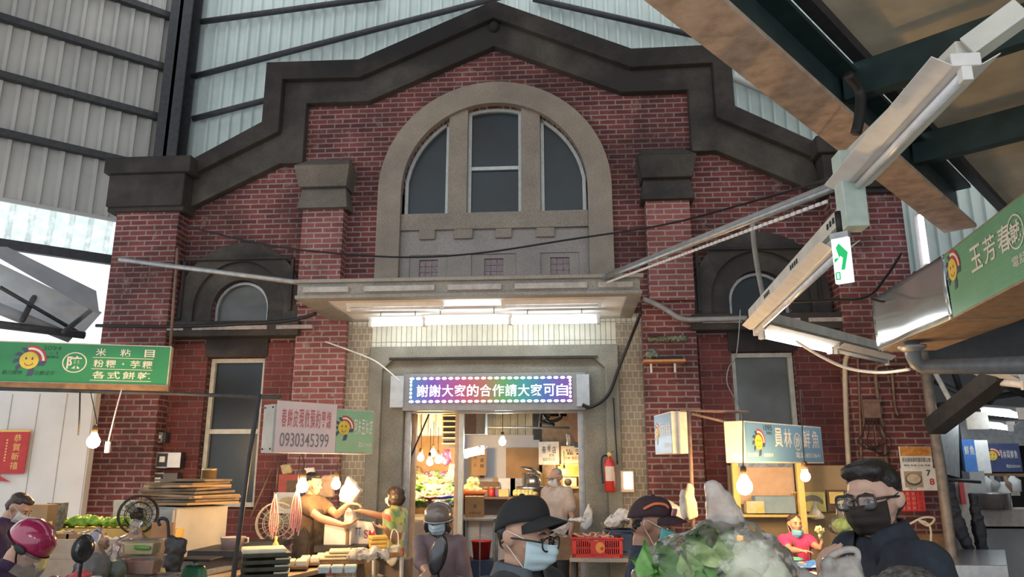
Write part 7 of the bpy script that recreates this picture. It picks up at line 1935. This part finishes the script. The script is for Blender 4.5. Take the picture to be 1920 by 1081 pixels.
for k, (px, py, Y, r) in enumerate(((1400, 1052, 2.1, .07), (1352, 1035, 2.16, .06), (1436, 1078, 2.1, .06), (1390, 1100, 2.06, .07), (1250, 1100, 2.16, .05), (1420, 1045, 2.16, .05), (1300, 1085, 2.2, .08))):
    blob('cabbage_head', [[e3(L(px, py, Y), (r, r, r * .8))]], m_pw, t, .012, 1, rough=.014, fr=22)
# second bag beside it
c = at(1495, 1092, 2.35)
t = thing('plastic_bag', 'milky plastic bag right of the huge vegetable bag', 'bag', c)
L = lambda px, py, Y=2.35: at(px - 5, py + 27, Y) - c
blob('film', [[e3(L(1470, 1080), (.07, .09, .07)), e3(L(1530, 1085), (.07, .09, .06)), e3(L(1475, 1050), (.04, .06, .04))], [e3(L(1468, 1040), (.03, .05, .03)), e3(L(1462, 1010), (.02, .025, .012))], [e3(L(1490, 1150), (.08, .09, .05)), e3(L(1500, 1085), (.09, .09, .05))]], film('milky_film', (.86, .84, .84), .62, .25, .4), t, .010, 3, rough=.012, fr=18)
MB().tube(smooth_path([L(1478, 1056, 2.2), L(1490, 1072, 2.2), L(1500, 1085, 2.2)]), .005, 5).obj('twist_tie', m_black, t)
# tall man's bag
c = LW + V((.02, -.03, -.02))
t = thing('plastic_bag', 'white carrier bag with open loop handle held up by the tall man', 'bag', c)
L = lambda px, py, Y=2.3: at(px, py, Y) - c
blob('film', [[e3(L(1562, 1065), .02), e3(L(1600, 1055), .018), e3(L(1590, 1100), .05), e3(L(1560, 1110), .05)], [e3(L(1555, 1055), .018), e3(L(1565, 1095), .03)], [e3(L(1590, 1100), .06), e3(L(1575, 1200), .09)]], m_bagw, t, .009, 3, rough=.010, fr=22)
MB().tube(smooth_path([L(1553, 1060), L(1558, 1043), L(1578, 1032), L(1600, 1030), L(1608, 1038), L(1606, 1060), L(1600, 1090)]), .010, 8).obj('loop_handle', m_bagw, t)

# scooters
def scooter(label, loc, rz, cover, mirrors):
    t = thing('scooter', label, 'scooter', loc, rz)
    for y in (-.62, .55): MB().lathe([(.15, -.05), (.23, -.045), (.25, 0), (.23, .045), (.15, .05)], n=24, mt=Matrix.Translation((0, y, .25)) @ Matrix.Rotation(PI / 2, 4, 'Y')).obj('wheel', m_black, t)
    blob('body_panel', [[(0, .0, .38, .12, .2, .06), (0, .55, .62, .14, .25, .12)], [(0, -.05, .32, .13, .1, .05), (0, -.42, .40, .12, .05, .06)], [(0, -.48, .45, .15, .05, .08), (0, -.40, .90, .11, .04, .06)]], M('dark_scooter_paint', (.05, .045, .06), rough=.3), t, .02, 3)
    blob('seat', [[(0, .2, .74, .12, .1, .04), (0, .65, .78, .11, .15, .04)]], m_black, t, .016, 3)
    MB().tube(smooth_path([V((-.34, -.22, 1.02)), V((-.16, -.36, .98)), V((0, -.40, .94)), V((.16, -.36, .98)), V((.34, -.22, 1.02))]), .014, 8).obj('handlebar', m_galv, t)
    for s in (-1, 1):
        MB().tube([(s * .24, -.29, 1.01), (s * .35, -.21, 1.025)], .02, 8).obj('grip', m_black, t)
    for x, y, z, rx in mirrors:
        MB().tube(smooth_path([V((x * .8, -.33, 1.0)), V((x * .9, y * .9, 1.0 + (z - 1) * .5)), V((x, y, z - .06))]), .008, 6).obj('mirror_stalk', m_black, t)
        o = MB().ell((x, y, z), (.055, .02, rx), rot=(0, .25, 0)).obj('mirror', m_black, t)
        MB().ell((x, y - .012, z), (.047, .012, rx - .008), rot=(0, .25, 0)).obj('mirror_glass', M('mirror_glass', (.10, .10, .11), rough=.15, metal=.8), o)
    MB().ell((0, -.47, .92), (.10, .06, .07)).obj('headlight', m_galv, t)
    if cover: blob('rain_cover', [[(0, -.42, .98, .2, .05, .05), (0, -.5, .7, .26, .05, .1)], [(.22, -.35, 1.02, .16, .07, .05), (.30, -.38, .9, .18, .06, .08)]], cover, t, .018, 3, rough=.02, fr=9)
    return t
p = at(822, 1075, 4.9)
scooter('dark scooter with a purple cover ridden by the woman in the dark helmet', (SC.t.location.x + .05, SC.t.location.y - .18, 0), math.radians(-8), M('purple_cover', (.10, .035, .12), (.06, .02, .075), rough=.6), [(.11, -.42, 1.19, .12)])
p = at(148, 1040, 3.45)
scooter('scooter with a black oval mirror beside the crimson-helmeted rider', (p.x - .1, p.y + .22, .0), math.radians(70), None, [(-.30, -.36, 1.36, .06)])
